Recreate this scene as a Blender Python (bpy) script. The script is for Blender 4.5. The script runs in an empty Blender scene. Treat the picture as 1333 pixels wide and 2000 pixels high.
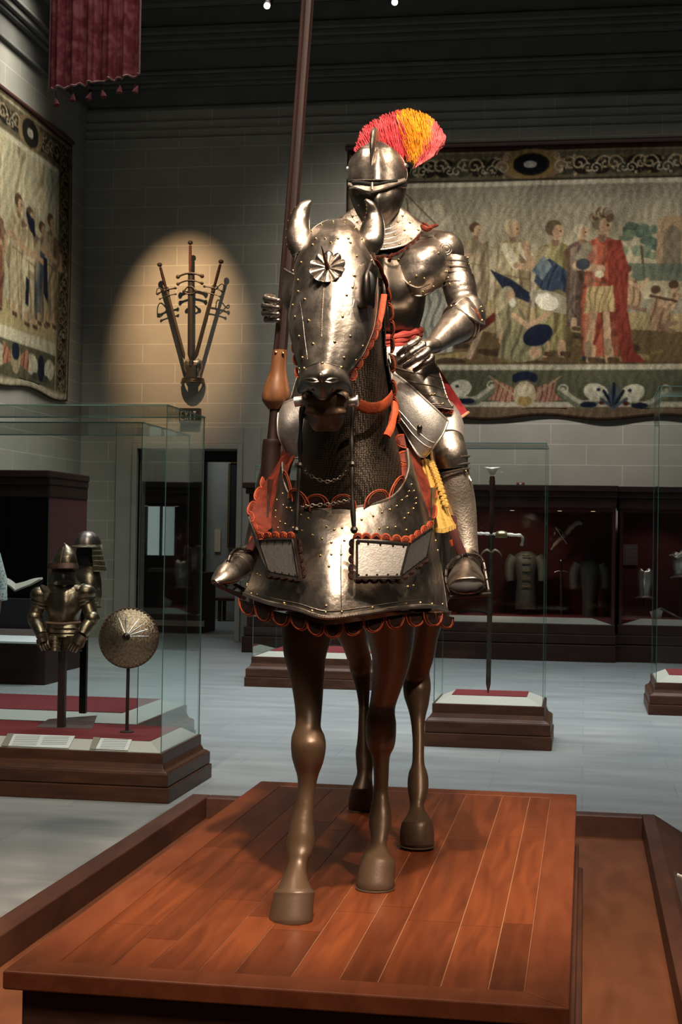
import bpy, math, random
import numpy as np
from mathutils import Vector, Matrix
random.seed(7); rng = np.random.RandomState(5)
S = bpy.context.scene; COL = S.collection
PI = math.pi

# ------------------------------------------------------------ camera
F = 2900.0; CH = 1.6
_d = Vector((477.5, -60, -F)); _x = Vector(((F*F-220*60)/477.5, -220, F))
EX = _x.normalized(); EY = _d.normalized(); EZ = EX.cross(EY)
M3 = Matrix((EX, EY, EZ))
cam = bpy.data.cameras.new('camera'); co = bpy.data.objects.new('camera', cam); COL.objects.link(co)
cam.sensor_fit = 'AUTO'; cam.sensor_width = 36; cam.lens = F/2000*36; cam.clip_end = 200
co.matrix_world = Matrix.Translation((0, 0, CH)) @ M3.to_4x4(); S.camera = co
def at(px, py, Y):
    w = M3 @ Vector((px-666.5, 1000-py, -F)); return Vector((0, 0, CH)) + w*(Y/w.y)
def onz(px, py, Z):
    w = M3 @ Vector((px-666.5, 1000-py, -F)); return Vector((0, 0, CH)) + w*((Z-CH)/w.z)
def onx(px, py, X):
    w = M3 @ Vector((px-666.5, 1000-py, -F)); return Vector((0, 0, CH)) + w*(X/w.x)
M3T = M3.transposed()
def pr(p):
    c = M3T @ (Vector(p)-Vector((0, 0, CH))); return (666.5+F*c.x/-c.z, 1000-F*c.y/-c.z)

# ------------------------------------------------------------ world, lights, exposure
S.view_settings.view_transform = 'Standard'; S.view_settings.look = 'None'
S.view_settings.gamma = 1; S.view_settings.exposure = 0.0; S.view_settings.use_curve_mapping = False
W = bpy.data.worlds.new('world'); S.world = W; W.use_nodes = True
W.node_tree.nodes['Background'].inputs[0].default_value = (0.62, 0.58, 0.52, 1)
W.node_tree.nodes['Background'].inputs[1].default_value = 0.034
def spot(name, loc, tgt, power, ang, color=(1, .86, .7), size=.12, blend=.5):
    l = bpy.data.lights.new(name, 'SPOT'); l.energy = power; l.color = color
    l.spot_size = math.radians(ang); l.spot_blend = blend; l.shadow_soft_size = size
    o = bpy.data.objects.new(name, l); COL.objects.link(o); o.location = loc
    o.rotation_euler = (Vector(tgt)-Vector(loc)).to_track_quat('-Z', 'Y').to_euler(); return o
def area(name, loc, tgt, power, sx, sy, color):
    l = bpy.data.lights.new(name, 'AREA'); l.energy = power; l.color = color; l.shape = 'RECTANGLE'
    l.size = sx; l.size_y = sy
    o = bpy.data.objects.new(name, l); COL.objects.link(o); o.location = loc
    o.rotation_euler = (Vector(tgt)-Vector(loc)).to_track_quat('-Z', 'Y').to_euler(); return o
WARM = (1, .80, .60); COOL = (.90, .97, 1)
# warm ceiling spots on the mounted figure
spot('knight_spot', (-.05, .35, 7.4), (-.7, 4.3, 2.1), 3100, 26, WARM, .14)
spot('knight_spot', (2.6, .9, 7.8), (-.7, 4.4, 2.2), 1700, 24, WARM, .12)
area('added_front_fill', (-.4, -.4, 7.4), (-.7, 4.4, 1.9), 60, 3.2, 1.4, (1, .84, .68)).data.spread = math.radians(70)  # soft area light added for broad reflections on the armour
spot('knight_spot', (-2.0, .6, 7.4), (-.7, 4.3, 1.9), 160, 26, WARM, .10)
spot('knight_spot', (.5, 2.9, 7.8), (-.6, 4.6, 2.3), 520, 26, WARM, .25)
spot('platform_spot', (1.2, 5.5, 7.8), (-.35, 4.3, .55), 520, 26, (1, .72, .50), .10)
spot('platform_spot', (-3.2, 6.6, 7.8), (-1.0, 4.6, .55), 430, 24, (1, .76, .56), .10)
spot('platform_spot', (-1.0, .2, 7.4), (-.85, 3.7, .55), 260, 14, (1, .74, .52), .10)
# daylight-coloured gallery light from the ceiling over floor and cases
for loc, tgt, pw in (((-3.2, 12.5, 9.4), (-3.0, 12.6, 0), 205), ((1.5, 14.5, 9.4), (1.4, 14.6, 0), 165), ((-3.6, 17.0, 9.4), (-3.6, 17.4, 0), 110)):
    area('gallery_light', loc, tgt, pw, 4, 4, COOL).data.spread = math.radians(80)
# wall washers
area('wall_washer', (-.6, 18.6, 8.2), (-.6, 22.2, 4.8), 105, 6, .5, (1, .94, .84)).data.spread = math.radians(70)
area('wall_washer', (-5.2, 18.0, 8.2), (-7.8, 19.0, 4.4), 80, .5, 5, (1, .94, .80)).data.spread = math.radians(62)
spot('sword_spot', (-5.9, 18.9, 8.9), (-6.2, 22.2, 4.85), 2900, 27, (1, .63, .33), .04, 1.0)
# case lighting over the left case and sword case
spot('case_spot', (-2.4, 5.6, 7.5), (-3.1, 9.1, .9), 1000, 22, (1, .90, .74), .06)
spot('case_spot', (-.4, 8.6, 7.5), (-.7, 11.9, .8), 800, 20, (1, .92, .80), .06)
spot('case_spot', (1.0, 11.6, 7.5), (1.0, 14.6, .4), 420, 20, (1, .92, .80), .06)
spot('case_spot', (-2.6, 13.0, 8), (-2.8, 16.3, .4), 420, 20, (1, .92, .80), .06)

# ------------------------------------------------------------ materials
def nt(name):
    m = bpy.data.materials.new(name); m.use_nodes = True; t = m.node_tree
    return m, t, t.nodes['Principled BSDF']
def N(t, k, **kw):
    n = t.nodes.new(k)
    for a, v in kw.items():
        if a.startswith('i_'):
            n.inputs[a[2:].replace('_', ' ')].default_value = v
        else: setattr(n, a, v)
    return n
def ramp(t, src, stops):
    r = t.nodes.new('ShaderNodeValToRGB'); e = r.color_ramp.elements
    while len(e) < len(stops): e.new(.5)
    for x, (p, c) in zip(e, stops): x.position = p; x.color = tuple(c)+(1,)
    t.links.new(src, r.inputs[0]); return r
def coords(t, scale=(1, 1, 1), kind='Object'):
    c = t.nodes.new('ShaderNodeTexCoord'); m = t.nodes.new('ShaderNodeMapping')
    m.inputs['Scale'].default_value = scale; t.links.new(c.outputs[kind], m.inputs[0]); return m.outputs[0]
def noisy(name, c1, c2, scale=8, rough=.5, metal=0, bump=.0, bscale=60, stretch=(1, 1, 1), spec=.5, rvar=0):
    m, t, b = nt(name); v = coords(t, stretch)
    n = N(t, 'ShaderNodeTexNoise'); n.inputs['Scale'].default_value = scale; n.inputs['Detail'].default_value = 6
    t.links.new(v, n.inputs['Vector'])
    r = ramp(t, n.outputs['Fac'], [(.32, c1), (.68, c2)]); t.links.new(r.outputs[0], b.inputs['Base Color'])
    b.inputs['Roughness'].default_value = rough; b.inputs['Metallic'].default_value = metal
    b.inputs['Specular IOR Level'].default_value = spec
    if rvar:
        mp = N(t, 'ShaderNodeMapRange'); mp.inputs[3].default_value = rough-rvar; mp.inputs[4].default_value = rough+rvar
        n3 = N(t, 'ShaderNodeTexNoise'); n3.inputs['Scale'].default_value = scale*2.3; n3.inputs['Detail'].default_value = 8
        t.links.new(v, n3.inputs['Vector']); t.links.new(n3.outputs['Fac'], mp.inputs[0]); t.links.new(mp.outputs[0], b.inputs['Roughness'])
    if bump:
        if metal == 1: b.inputs['Anisotropic'].default_value = .3
        n2 = N(t, 'ShaderNodeTexNoise'); n2.inputs['Scale'].default_value = bscale; n2.inputs['Detail'].default_value = 4
        t.links.new(v, n2.inputs['Vector'])
        bp = N(t, 'ShaderNodeBump'); bp.inputs['Strength'].default_value = bump; bp.inputs['Distance'].default_value = .01
        t.links.new(n2.outputs['Fac'], bp.inputs['Height']); t.links.new(bp.outputs[0], b.inputs['Normal'])
    return m
def plain(name, c, rough=.6, metal=0, spec=.5, emit=None, es=1):
    m, t, b = nt(name); b.inputs['Base Color'].default_value = tuple(c)+(1,)
    b.inputs['Roughness'].default_value = rough; b.inputs['Metallic'].default_value = metal
    b.inputs['Specular IOR Level'].default_value = spec
    if emit: b.inputs['Emission Color'].default_value = tuple(emit)+(1,); b.inputs['Emission Strength'].default_value = es
    return m
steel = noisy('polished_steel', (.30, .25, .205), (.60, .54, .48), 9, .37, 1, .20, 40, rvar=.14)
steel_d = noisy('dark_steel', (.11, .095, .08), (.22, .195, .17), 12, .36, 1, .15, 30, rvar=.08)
steel_m = noisy('worn_steel', (.20, .165, .135), (.42, .375, .33), 9, .37, 1, .20, 40, rvar=.14)
steel_b = noisy('bright_steel', (.60, .57, .53), (.74, .70, .65), 20, .42, 1, .10, 60, rvar=.08)
etched = noisy('etched_steel', (.56, .52, .48), (.70, .66, .62), 90, .50, .9, .12, 200)
brass = plain('brass_rivet', (.52, .37, .17), .32, 1)
dark_iron = plain('dark_iron', (.07, .06, .055), .42, 1)
old_steel = noisy('aged_gilt_steel', (.19, .145, .10), (.37, .30, .21), 18, .36, 1, .2, 50, rvar=.08)
bronze = noisy('bronze_paint', (.090, .053, .031), (.108, .065, .038), 5, .40, .35, .03, 200, spec=.45)
hoof_m = noisy('hoof_paint', (.090, .055, .036), (.11, .068, .044), 9, .42, .3, .05, 120)
leather = noisy('red_leather', (.075, .012, .007), (.18, .030, .015), 26, .62, 0, .25, 160, spec=.18)
leather_rim = noisy('orange_leather', (.27, .046, .016), (.39, .076, .028), 30, .6, 0, .2, 160, spec=.18)
leather_k = noisy('dark_leather', (.016, .007, .006), (.038, .014, .010), 26, .6, 0, .25, 160, spec=.18)
red_cloth = noisy('red_velvet', (.26, .012, .018), (.42, .030, .035), 40, .85, 0, .3, 200)
yellow_cloth = noisy('yellow_cloth', (.40, .235, .045), (.52, .33, .08), 20, .9, 0, .25, 120)
black_cloth = noisy('black_cloth', (.008, .008, .008), (.018, .016, .015), 20, .9)
def wood(name, c1, c2, rough=.35, st=(1, 6, 6), sc=3, attr=False):
    m, t, b = nt(name); v = coords(t, st)
    n = N(t, 'ShaderNodeTexNoise'); n.inputs['Scale'].default_value = sc; n.inputs['Detail'].default_value = 8; n.inputs['Distortion'].default_value = .6
    t.links.new(v, n.inputs['Vector']); r = ramp(t, n.outputs['Fac'], [(.3, c1), (.7, c2)])
    out = r.outputs[0]
    if attr:
        a = N(t, 'ShaderNodeAttribute', attribute_name='tone'); mx = N(t, 'ShaderNodeMix', data_type='RGBA', blend_type='MULTIPLY')
        mx.inputs[0].default_value = 1; t.links.new(out, mx.inputs[6]); t.links.new(a.outputs['Color'], mx.inputs[7]); out = mx.outputs[2]
    t.links.new(out, b.inputs['Base Color']); b.inputs['Roughness'].default_value = rough
    b.inputs['Specular IOR Level'].default_value = .3
    bp = N(t, 'ShaderNodeBump'); bp.inputs['Strength'].default_value = .08; bp.inputs['Distance'].default_value = .01
    t.links.new(n.outputs['Fac'], bp.inputs['Height']); t.links.new(bp.outputs[0], b.inputs['Normal'])
    return m
plank = wood('plank_wood', (.095, .022, .0075), (.18, .046, .0145), .38, (9, .8, 3), 3, attr=True)
plank_trim = wood('platform_wood', (.12, .030, .011), (.18, .048, .018), .42, (6, 1, 6), 3)
tray_wood = wood('tray_wood', (.10, .034, .015), (.16, .056, .025), .45, (4, 1, 4), 2.5)
dark_tray = wood('dark_tray_wood', (.050, .020, .013), (.085, .033, .020), .5, (4, 1, 4), 3)
case_wood = wood('case_wood', (.050, .019, .010), (.10, .038, .018), .45, (1.5, 8, 8), 2.5)
case_wood_d = wood('dark_case_wood', (.020, .0075, .005), (.040, .014, .009), .6, (1.5, 8, 8), 2.5)
lance_wood = wood('dark_lance_wood', (.009, .0035, .003), (.022, .007, .006), .6, (30, 30, 2), 2)
grip_wood = wood('grip_wood', (.11, .042, .018), (.22, .095, .040), .42, (14, 14, 3), 2)
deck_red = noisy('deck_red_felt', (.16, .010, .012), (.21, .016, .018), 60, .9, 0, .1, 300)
deck_white = plain('deck_cream_board', (.52, .49, .42), .7)
label_white = plain('label_card', (.72, .72, .68), .6)
label_grey = plain('label_print', (.35, .35, .33), .7)
tan_card = plain('tan_card', (.26, .23, .16), .7)
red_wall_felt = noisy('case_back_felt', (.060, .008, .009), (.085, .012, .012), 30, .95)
post_m = plain('dark_post', (.035, .020, .018), .45)
def mail_mat():
    m, t, b = nt('riveted_mail'); v = coords(t)
    vo = N(t, 'ShaderNodeTexVoronoi'); vo.inputs['Scale'].default_value = 150; vo.inputs['Randomness'].default_value = .22
    t.links.new(v, vo.inputs['Vector'])
    r = ramp(t, vo.outputs['Distance'], [(.12, (.004, .0035, .003)), (.34, (.12, .088, .062)), (.55, (.03, .022, .016))])
    t.links.new(r.outputs[0], b.inputs['Base Color'])
    b.inputs['Metallic'].default_value = .75; b.inputs['Roughness'].default_value = .42
    bp = N(t, 'ShaderNodeBump'); bp.inputs['Strength'].default_value = .9; bp.inputs['Distance'].default_value = .006
    t.links.new(r.outputs[0], bp.inputs['Height']); t.links.new(bp.outputs[0], b.inputs['Normal']); return m
mail = mail_mat()
def glass_mat(name, tint, refl=1.0):
    m = bpy.data.materials.new(name); m.use_nodes = True; t = m.node_tree; t.nodes.clear()
    o = N(t, 'ShaderNodeOutputMaterial'); tr = N(t, 'ShaderNodeBsdfTransparent'); gl = N(t, 'ShaderNodeBsdfGlossy')
    tr.inputs[0].default_value = tuple(tint)+(1,); gl.inputs['Roughness'].default_value = .02
    gl.inputs[0].default_value = (.9, 1, .97, 1)
    fr = N(t, 'ShaderNodeFresnel'); fr.inputs[0].default_value = 1.42
    mu = N(t, 'ShaderNodeMath', operation='MULTIPLY'); mu.inputs[1].default_value = refl
    mx = N(t, 'ShaderNodeMixShader'); t.links.new(fr.outputs[0], mu.inputs[0]); t.links.new(mu.outputs[0], mx.inputs[0])
    t.links.new(tr.outputs[0], mx.inputs[1]); t.links.new(gl.outputs[0], mx.inputs[2]); t.links.new(mx.outputs[0], o.inputs[0])
    return m
glass = glass_mat('case_glass', (.985, .995, .99), .38)
glass_edge = plain('glass_edge', (.11, .22, .19), .15)
def block_mat(name, c1, c2, mortar, sx, rot=False):
    m, t, b = nt(name); c = N(t, 'ShaderNodeTexCoord'); sep = N(t, 'ShaderNodeSeparateXYZ'); cb = N(t, 'ShaderNodeCombineXYZ')
    t.links.new(c.outputs['Object'], sep.inputs[0])
    t.links.new(sep.outputs[1 if rot else 0], cb.inputs[0]); t.links.new(sep.outputs[2], cb.inputs[1])
    br = N(t, 'ShaderNodeTexBrick'); br.inputs['Color1'].default_value = tuple(c1)+(1,); br.inputs['Color2'].default_value = tuple(c2)+(1,)
    br.inputs['Mortar'].default_value = tuple(mortar)+(1,); br.inputs['Scale'].default_value = 1
    br.inputs['Mortar Size'].default_value = .007; br.inputs['Brick Width'].default_value = sx; br.inputs['Row Height'].default_value = .305
    br.inputs['Mortar Smooth'].default_value = .3
    t.links.new(cb.outputs[0], br.inputs['Vector'])
    n = N(t, 'ShaderNodeTexNoise'); n.inputs['Scale'].default_value = 1.6; n.inputs['Detail'].default_value = 8
    t.links.new(c.outputs['Object'], n.inputs['Vector'])
    r = ramp(t, n.outputs['Fac'], [(.3, (.82, .82, .82)), (.7, (1, 1, 1))])
    mx = N(t, 'ShaderNodeMix', data_type='RGBA', blend_type='MULTIPLY'); mx.inputs[0].default_value = 1
    t.links.new(br.outputs['Color'], mx.inputs[6]); t.links.new(r.outputs[0], mx.inputs[7])
    t.links.new(mx.outputs[2], b.inputs['Base Color']); b.inputs['Roughness'].default_value = .85
    return m
stone = block_mat('limestone_blocks', (.30, .285, .25), (.33, .315, .275), (.46, .44, .39), 1.05)
stone_s = block_mat('limestone_blocks_side', (.25, .25, .22), (.28, .275, .24), (.40, .39, .35), 1.05, True)
stone_plain = noisy('limestone_trim', (.28, .27, .24), (.33, .315, .28), 3, .85)
cornice_m = noisy('dark_plaster', (.10, .10, .092), (.13, .13, .12), 3, .9)
def floor_mat():
    m, t, b = nt('grey_stone_floor'); c = N(t, 'ShaderNodeTexCoord')
    br = N(t, 'ShaderNodeTexBrick'); br.inputs['Color1'].default_value = (.27, .285, .285, 1); br.inputs['Color2'].default_value = (.31, .325, .32, 1)
    br.inputs['Mortar'].default_value = (.23, .24, .24, 1); br.inputs['Scale'].default_value = 1; br.inputs['Mortar Size'].default_value = .004
    br.inputs['Brick Width'].default_value = 1.2; br.inputs['Row Height'].default_value = .6; br.inputs['Bias'].default_value = .2
    t.links.new(c.outputs['Object'], br.inputs['Vector'])
    n = N(t, 'ShaderNodeTexNoise'); n.inputs['Scale'].default_value = 2; n.inputs['Detail'].default_value = 9
    mp = N(t, 'ShaderNodeMapping'); mp.inputs['Scale'].default_value = (.6, 2.5, 1); t.links.new(c.outputs['Object'], mp.inputs[0]); t.links.new(mp.outputs[0], n.inputs['Vector'])
    r = ramp(t, n.outputs['Fac'], [(.3, (.72, .72, .72)), (.7, (1.0, 1.0, 1.0))])
    mx = N(t, 'ShaderNodeMix', data_type='RGBA', blend_type='MULTIPLY'); mx.inputs[0].default_value = 1
    t.links.new(br.outputs['Color'], mx.inputs[6]); t.links.new(r.outputs[0], mx.inputs[7]); t.links.new(mx.outputs[2], b.inputs['Base Color'])
    b.inputs['Roughness'].default_value = .42; return m
floor_m = floor_mat()

# ------------------------------------------------------------ mesh helpers
class MB:
    def __init__(s): s.v = []; s.f = []; s.m = []
    def add(s, vs, fs, mi=0):
        o = len(s.v); s.v += [tuple(v) for v in vs]; s.f += [tuple(i+o for i in f) for f in fs]; s.m += [mi]*len(fs); return s
    def box(s, c, d, mi=0, R=None):
        c = Vector(c); vs = []
        for x in (-.5, .5):
            for y in (-.5, .5):
                for z in (-.5, .5):
                    p = Vector((x*d[0], y*d[1], z*d[2])); vs.append(c+(R @ p if R else p))
        return s.add(vs, [(0, 1, 3, 2), (4, 6, 7, 5), (0, 4, 5, 1), (2, 3, 7, 6), (0, 2, 6, 4), (1, 5, 7, 3)], mi)
    def bb(s, a, b, mi=0):
        return s.box([(a[i]+b[i])/2 for i in range(3)], [abs(b[i]-a[i]) for i in range(3)], mi)
    def rings(s, rs, mi=0, cap=True):
        n = len(rs[0]); vs = [p for r in rs for p in r]; fs = []
        for i in range(len(rs)-1):
            for j in range(n):
                k = (j+1) % n; fs.append((i*n+j, i*n+k, (i+1)*n+k, (i+1)*n+j))
        if cap: fs += [tuple(reversed(range(n))), tuple((len(rs)-1)*n+j for j in range(n))]
        return s.add(vs, fs, mi)
    def tube(s, pts, rad, mi=0, n=12, flat=1.0, cap=True, up=None):
        pts = [Vector(p) for p in pts]
        if not hasattr(rad, '__len__'): rad = [rad]*len(pts)
        rs = []; u = up
        for i, p in enumerate(pts):
            t = (pts[min(i+1, len(pts)-1)]-pts[max(i-1, 0)]).normalized()
            if u is None: u = Vector((0, 0, 1)) if abs(t.z) < .9 else Vector((0, 1, 0))
            u = (u-t*u.dot(t)); u = u.normalized() if u.length > 1e-6 else t.orthogonal().normalized()
            w = t.cross(u)
            rs.append([p+u*(math.cos(2*PI*j/n)*rad[i]*flat)+w*(math.sin(2*PI*j/n)*rad[i]) for j in range(n)])
        return s.rings(rs, mi, cap)
    def ball(s, c, r, mi=0, n=8, sc=(1, 1, 1)):
        rs = []
        for i in range(n//2+1):
            a = PI*(i+.02)/(n//2+.04); rs.append([(c[0]+r*sc[0]*math.sin(a)*math.cos(2*PI*j/n), c[1]+r*sc[1]*math.sin(a)*math.sin(2*PI*j/n), c[2]+r*sc[2]*math.cos(a)) for j in range(n)])
        return s.rings(rs, mi)
    def lathe(s, c, prof, mi=0, n=32, ax=None):
        R = Vector((0, 0, 1)).rotation_difference(Vector(ax).normalized()).to_matrix() if ax is not None else Matrix.Identity(3)
        c = Vector(c); rs = [[c+R @ Vector((max(r, 1e-4)*math.cos(2*PI*j/n), max(r, 1e-4)*math.sin(2*PI*j/n), z)) for j in range(n)] for r, z in prof]
        return s.rings(rs, mi)
    def prism(s, poly, ex, mi=0):
        n = len(poly); ex = Vector(ex); a = [Vector(p) for p in poly]; b = [p+ex for p in a]
        return s.add(a+b, [tuple(reversed(range(n))), tuple(range(n, 2*n))]+[(i, (i+1) % n, n+(i+1) % n, n+i) for i in range(n)], mi)
    def grid(s, g, mi=0, th=0, nrm=None):
        """g: 2-D list of Vectors; th: thickness pushed along normals"""
        a, b = len(g), len(g[0])
        if th:
            nn = normals(g) if nrm is None else nrm
            g2 = [[g[i][j]+nn[i][j]*th for j in range(b)] for i in range(a)]
            o = a*b; vs = [p for r in g for p in r]+[p for r in g2 for p in r]; fs = []
            for i in range(a-1):
                for j in range(b-1):
                    q = (i*b+j, i*b+j+1, (i+1)*b+j+1, (i+1)*b+j); fs.append(q); fs.append(tuple(o+k for k in reversed(q)))
            for i in range(a-1):
                for j in (0, b-1):
                    q = (i*b+j, (i+1)*b+j, o+(i+1)*b+j, o+i*b+j); fs.append(q if j == 0 else q[::-1])
            for j in range(b-1):
                for i in (0, a-1):
                    q = (i*b+j, o+i*b+j, o+i*b+j+1, i*b+j+1); fs.append(q if i == 0 else q[::-1])
            return s.add(vs, fs, mi)
        return s.add([p for r in g for p in r], [(i*b+j, i*b+j+1, (i+1)*b+j+1, (i+1)*b+j) for i in range(a-1) for j in range(b-1)], mi)
    def build(s, name, mats, parent=None, smooth=True, ang=40, bevel=0, origin=True):
        me = bpy.data.meshes.new(name); me.from_pydata(s.v, [], s.f)
        if not isinstance(mats, (list, tuple)): mats = [mats]
        for m in mats: me.materials.append(m)
        me.polygons.foreach_set('material_index', s.m); me.update()
        import bmesh
        b = bmesh.new(); b.from_mesh(me); bmesh.ops.recalc_face_normals(b, faces=b.faces); b.to_mesh(me); b.free()
        if smooth:
            me.polygons.foreach_set('use_smooth', [True]*len(me.polygons))
            me.set_sharp_from_angle(angle=math.radians(ang))
        o = bpy.data.objects.new(name, me); COL.objects.link(o)
        if parent:
            o.parent = parent; o.matrix_parent_inverse = Matrix.Identity(4)
            me.transform(Matrix.Translation(parent_origin(parent)).inverted())
        elif origin:
            A = np.array(s.v); c = Vector(((A[:, 0].min()+A[:, 0].max())/2, (A[:, 1].min()+A[:, 1].max())/2, A[:, 2].min()))
            me.transform(Matrix.Translation(-c)); o.location = c
        if bevel:
            bv = o.modifiers.new('bevel', 'BEVEL'); bv.width = bevel; bv.segments = 2; bv.limit_method = 'ANGLE'
        return o
def parent_origin(p):
    v = Vector(p.location)
    while p.parent: p = p.parent; v += Vector(p.location)
    return v
def thing(name, loc, label, cat, group=None):
    o = bpy.data.objects.new(name, None); COL.objects.link(o); o.location = loc; o.empty_display_size = .1
    return tag(o, label, cat, group)
def tag(o, label, cat, group=None):
    o['label'] = label; o['category'] = cat
    if group: o['group'] = group
    return o
def struct(o): o['kind'] = 'structure'; return o
def normals(g):
    a, b = len(g), len(g[0]); out = []
    for i in range(a):
        r = []
        for j in range(b):
            du = g[i][min(j+1, b-1)]-g[i][max(j-1, 0)]; dv = g[min(i+1, a-1)][j]-g[max(i-1, 0)][j]
            n = du.cross(dv); r.append(n.normalized() if n.length > 1e-12 else Vector((0, -1, 0)))
        out.append(r)
    return out
def cr1(P, t):
    n = len(P)-1; t = min(max(t, 0), 1)*n; i = min(int(t), n-1); f = t-i
    a = P[max(i-1, 0)]; b = P[i]; c = P[i+1]; d = P[min(i+2, n)]
    return tuple(.5*((2*b[k])+(-a[k]+c[k])*f+(2*a[k]-5*b[k]+4*c[k]-d[k])*f*f+(-a[k]+3*b[k]-3*c[k]+d[k])*f**3) for k in range(len(b)))
def cr(P, n): return [cr1(P, i/(n-1)) for i in range(n)]
def crv(P, n): return [Vector(x) for x in cr([tuple(p) for p in P], n)]
def crp(P, n): return [at(*x) for x in cr(P, n)]
def shell(rows, nv=40, nu=40, a0=-90, a1=90, pw=1.0, ridge=0):
    """rows: (py, pxl, pxr, Yfront, depth); a curved plate bulging to the front; ridge: central crease"""
    g = []
    for py, l, r, Y, d in cr(rows, nv):
        row = []; cx = (l+r)/2; hw = (r-l)/2; amax = math.sin(math.radians(max(abs(a0), abs(a1))))
        for j in range(nu):
            a = math.radians(a0+(a1-a0)*j/(nu-1)); sn = math.sin(a)/amax; cs = abs(math.cos(a))**pw
            row.append(at(cx+hw*sn, py, Y+d*(1-cs)-ridge*math.exp(-(a*5)**2)))
        g.append(row)
    return g
def patch(ctrl, nv=24, nu=24):
    """ctrl: rows of (px,py,Y) control points"""
    rows = [cr(r, nu) for r in ctrl]; cols = [cr([rows[i][j] for i in range(len(rows))], nv) for j in range(nu)]
    return [[at(*cols[j][i]) for j in range(nu)] for i in range(nv)]
def front(g):
    """make grid normals face the camera (-Y side)"""
    nn = normals(g); s = sum(n.y for r in nn for n in r)
    if s > 0: nn = [[-n for n in r] for r in nn]
    return nn
def rivets(mb, g, pts, r=.0045, mi=1, off=.0, th=0.0):
    nn = front(g); fl = [(g[i][j], nn[i][j]) for i in range(len(g)) for j in range(len(g[0]))]
    pp = [pr(p) for p, _ in fl]
    for x, y in pts:
        k = min(range(len(pp)), key=lambda q: (pp[q][0]-x)**2+(pp[q][1]-y)**2); p, n = fl[k]
        mb.lathe(p+n*(th+off), [(r, 0), (r, r*.35), (r*.75, r*.8), (r*.35, r), (0, r*1.05)], mi, 8, n)
def plate(name, g, mats, parent, th=.003, riv=(), rr=.0045, edge=0, extra=None, smooth=True):
    mb = MB(); nn = front(g); mb.grid(g, 0, th, nn)
    if riv: rivets(mb, g, riv, rr, 1, 0, th)
    if edge:   # rolled border
        a, b = len(g), len(g[0]); loop = [(0, j) for j in range(b)]+[(i, b-1) for i in range(1, a)]+[(a-1, j) for j in range(b-2, -1, -1)]+[(i, 0) for i in range(a-2, 0, -1)]
        pts = [g[i][j]+nn[i][j]*th*.5 for i, j in loop]; mb.tube(pts+[pts[0]], edge, 0, 6)
    if extra: extra(mb, g, nn)
    return mb.build(name, mats, parent)
def ellrow(py, l, r, Yc, dep, n=32, pw=2.0, back=None):
    cx, hw = (l+r)/2, (r-l)/2; out = []
    for j in range(n):
        a = 2*PI*j/n; c, s = math.cos(a), math.sin(a); dd = dep if (s < 0 or back is None) else back
        out.append(at(cx+hw*math.copysign(abs(c)**(2/pw), c), py, Yc+dd*math.copysign(abs(s)**(2/pw), s)))
    return out
def slices(mb, rows, nv=30, n=32, mi=0, pw=2.0, cap=True):
    """rows: (py, l, r, Ycentre, frontdepth, backdepth): a closed solid of horizontal slices"""
    return mb.rings([ellrow(q[0], q[1], q[2], q[3], q[4], n, pw, q[5]) for q in cr(rows, nv)], mi, cap)
def petals(mb, line, out, n, w, h, mb_i=0, rim_i=1, th=.004, jit=.1, npow=1.0, tilt=None, skip=()):
    """row of scalloped leather petals along line (px,py,Y); out=(dx,dy[,dY]) direction in px, sized w,h px"""
    for k in range(n):
        if k in skip: continue
        t = (k+.5)/n; c = Vector(cr1(line, t)); e = Vector(cr1(line, min(t+.02, 1)))-Vector(cr1(line, max(t-.02, 0)))
        e.normalize(); o = Vector(out if len(out) == 3 else (out[0], out[1], 0)) if not callable(out) else Vector(out(t))
        tg = Vector((e[0], e[1], e[2] if abs(e[2]) < 1 else 0)); pts = []
        for j in range(13):
            a = PI*j/12; pts.append(c+Vector((tg[0]*math.cos(a)*w/2+o[0]*h*math.sin(a)**.8, tg[1]*math.cos(a)*w/2+o[1]*h*math.sin(a)**.8, e[2]*w/2*math.cos(a)+o[2]*math.sin(a))))
        P = [at(*p) for p in pts]; nrm = (P[0]-P[6]).cross(P[12]-P[6])
        nrm = nrm.normalized() if nrm.length > 1e-9 else Vector((0, -1, 0))
        if nrm.y > 0: nrm = -nrm
        mid = sum(P, Vector())/13
        P2 = [p-nrm*th for p in P]; m2 = mid+nrm*.006; m3 = mid-nrm*th
        q = len(P); fs = [(i, i+1, 2*q) for i in range(q-1)]+[(q-1, 0, 2*q)]+[(q+i+1, q+i, 2*q+1) for i in range(q-1)]+[(q, 2*q-1, 2*q+1)]+[(i, (i+1) % q, q+(i+1) % q, q+i) for i in range(q)]
        mb.add(P+P2+[m2, m3], fs, mb_i)
        mb.tube(P, .0020, rim_i, 6)
        inner = [mid.lerp(p, .74)+nrm*.0035 for p in P]; mb.tube(inner, .0009, rim_i, 5)
    return mb
# ================================================================ THE SETTING
WY = 22.2; WX = -7.8; CZ = 10.2
mb = MB().bb((-10, -4, -.1), (9, 30, 0)); struct(mb.build('floor', floor_m, smooth=False, origin=False))
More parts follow.
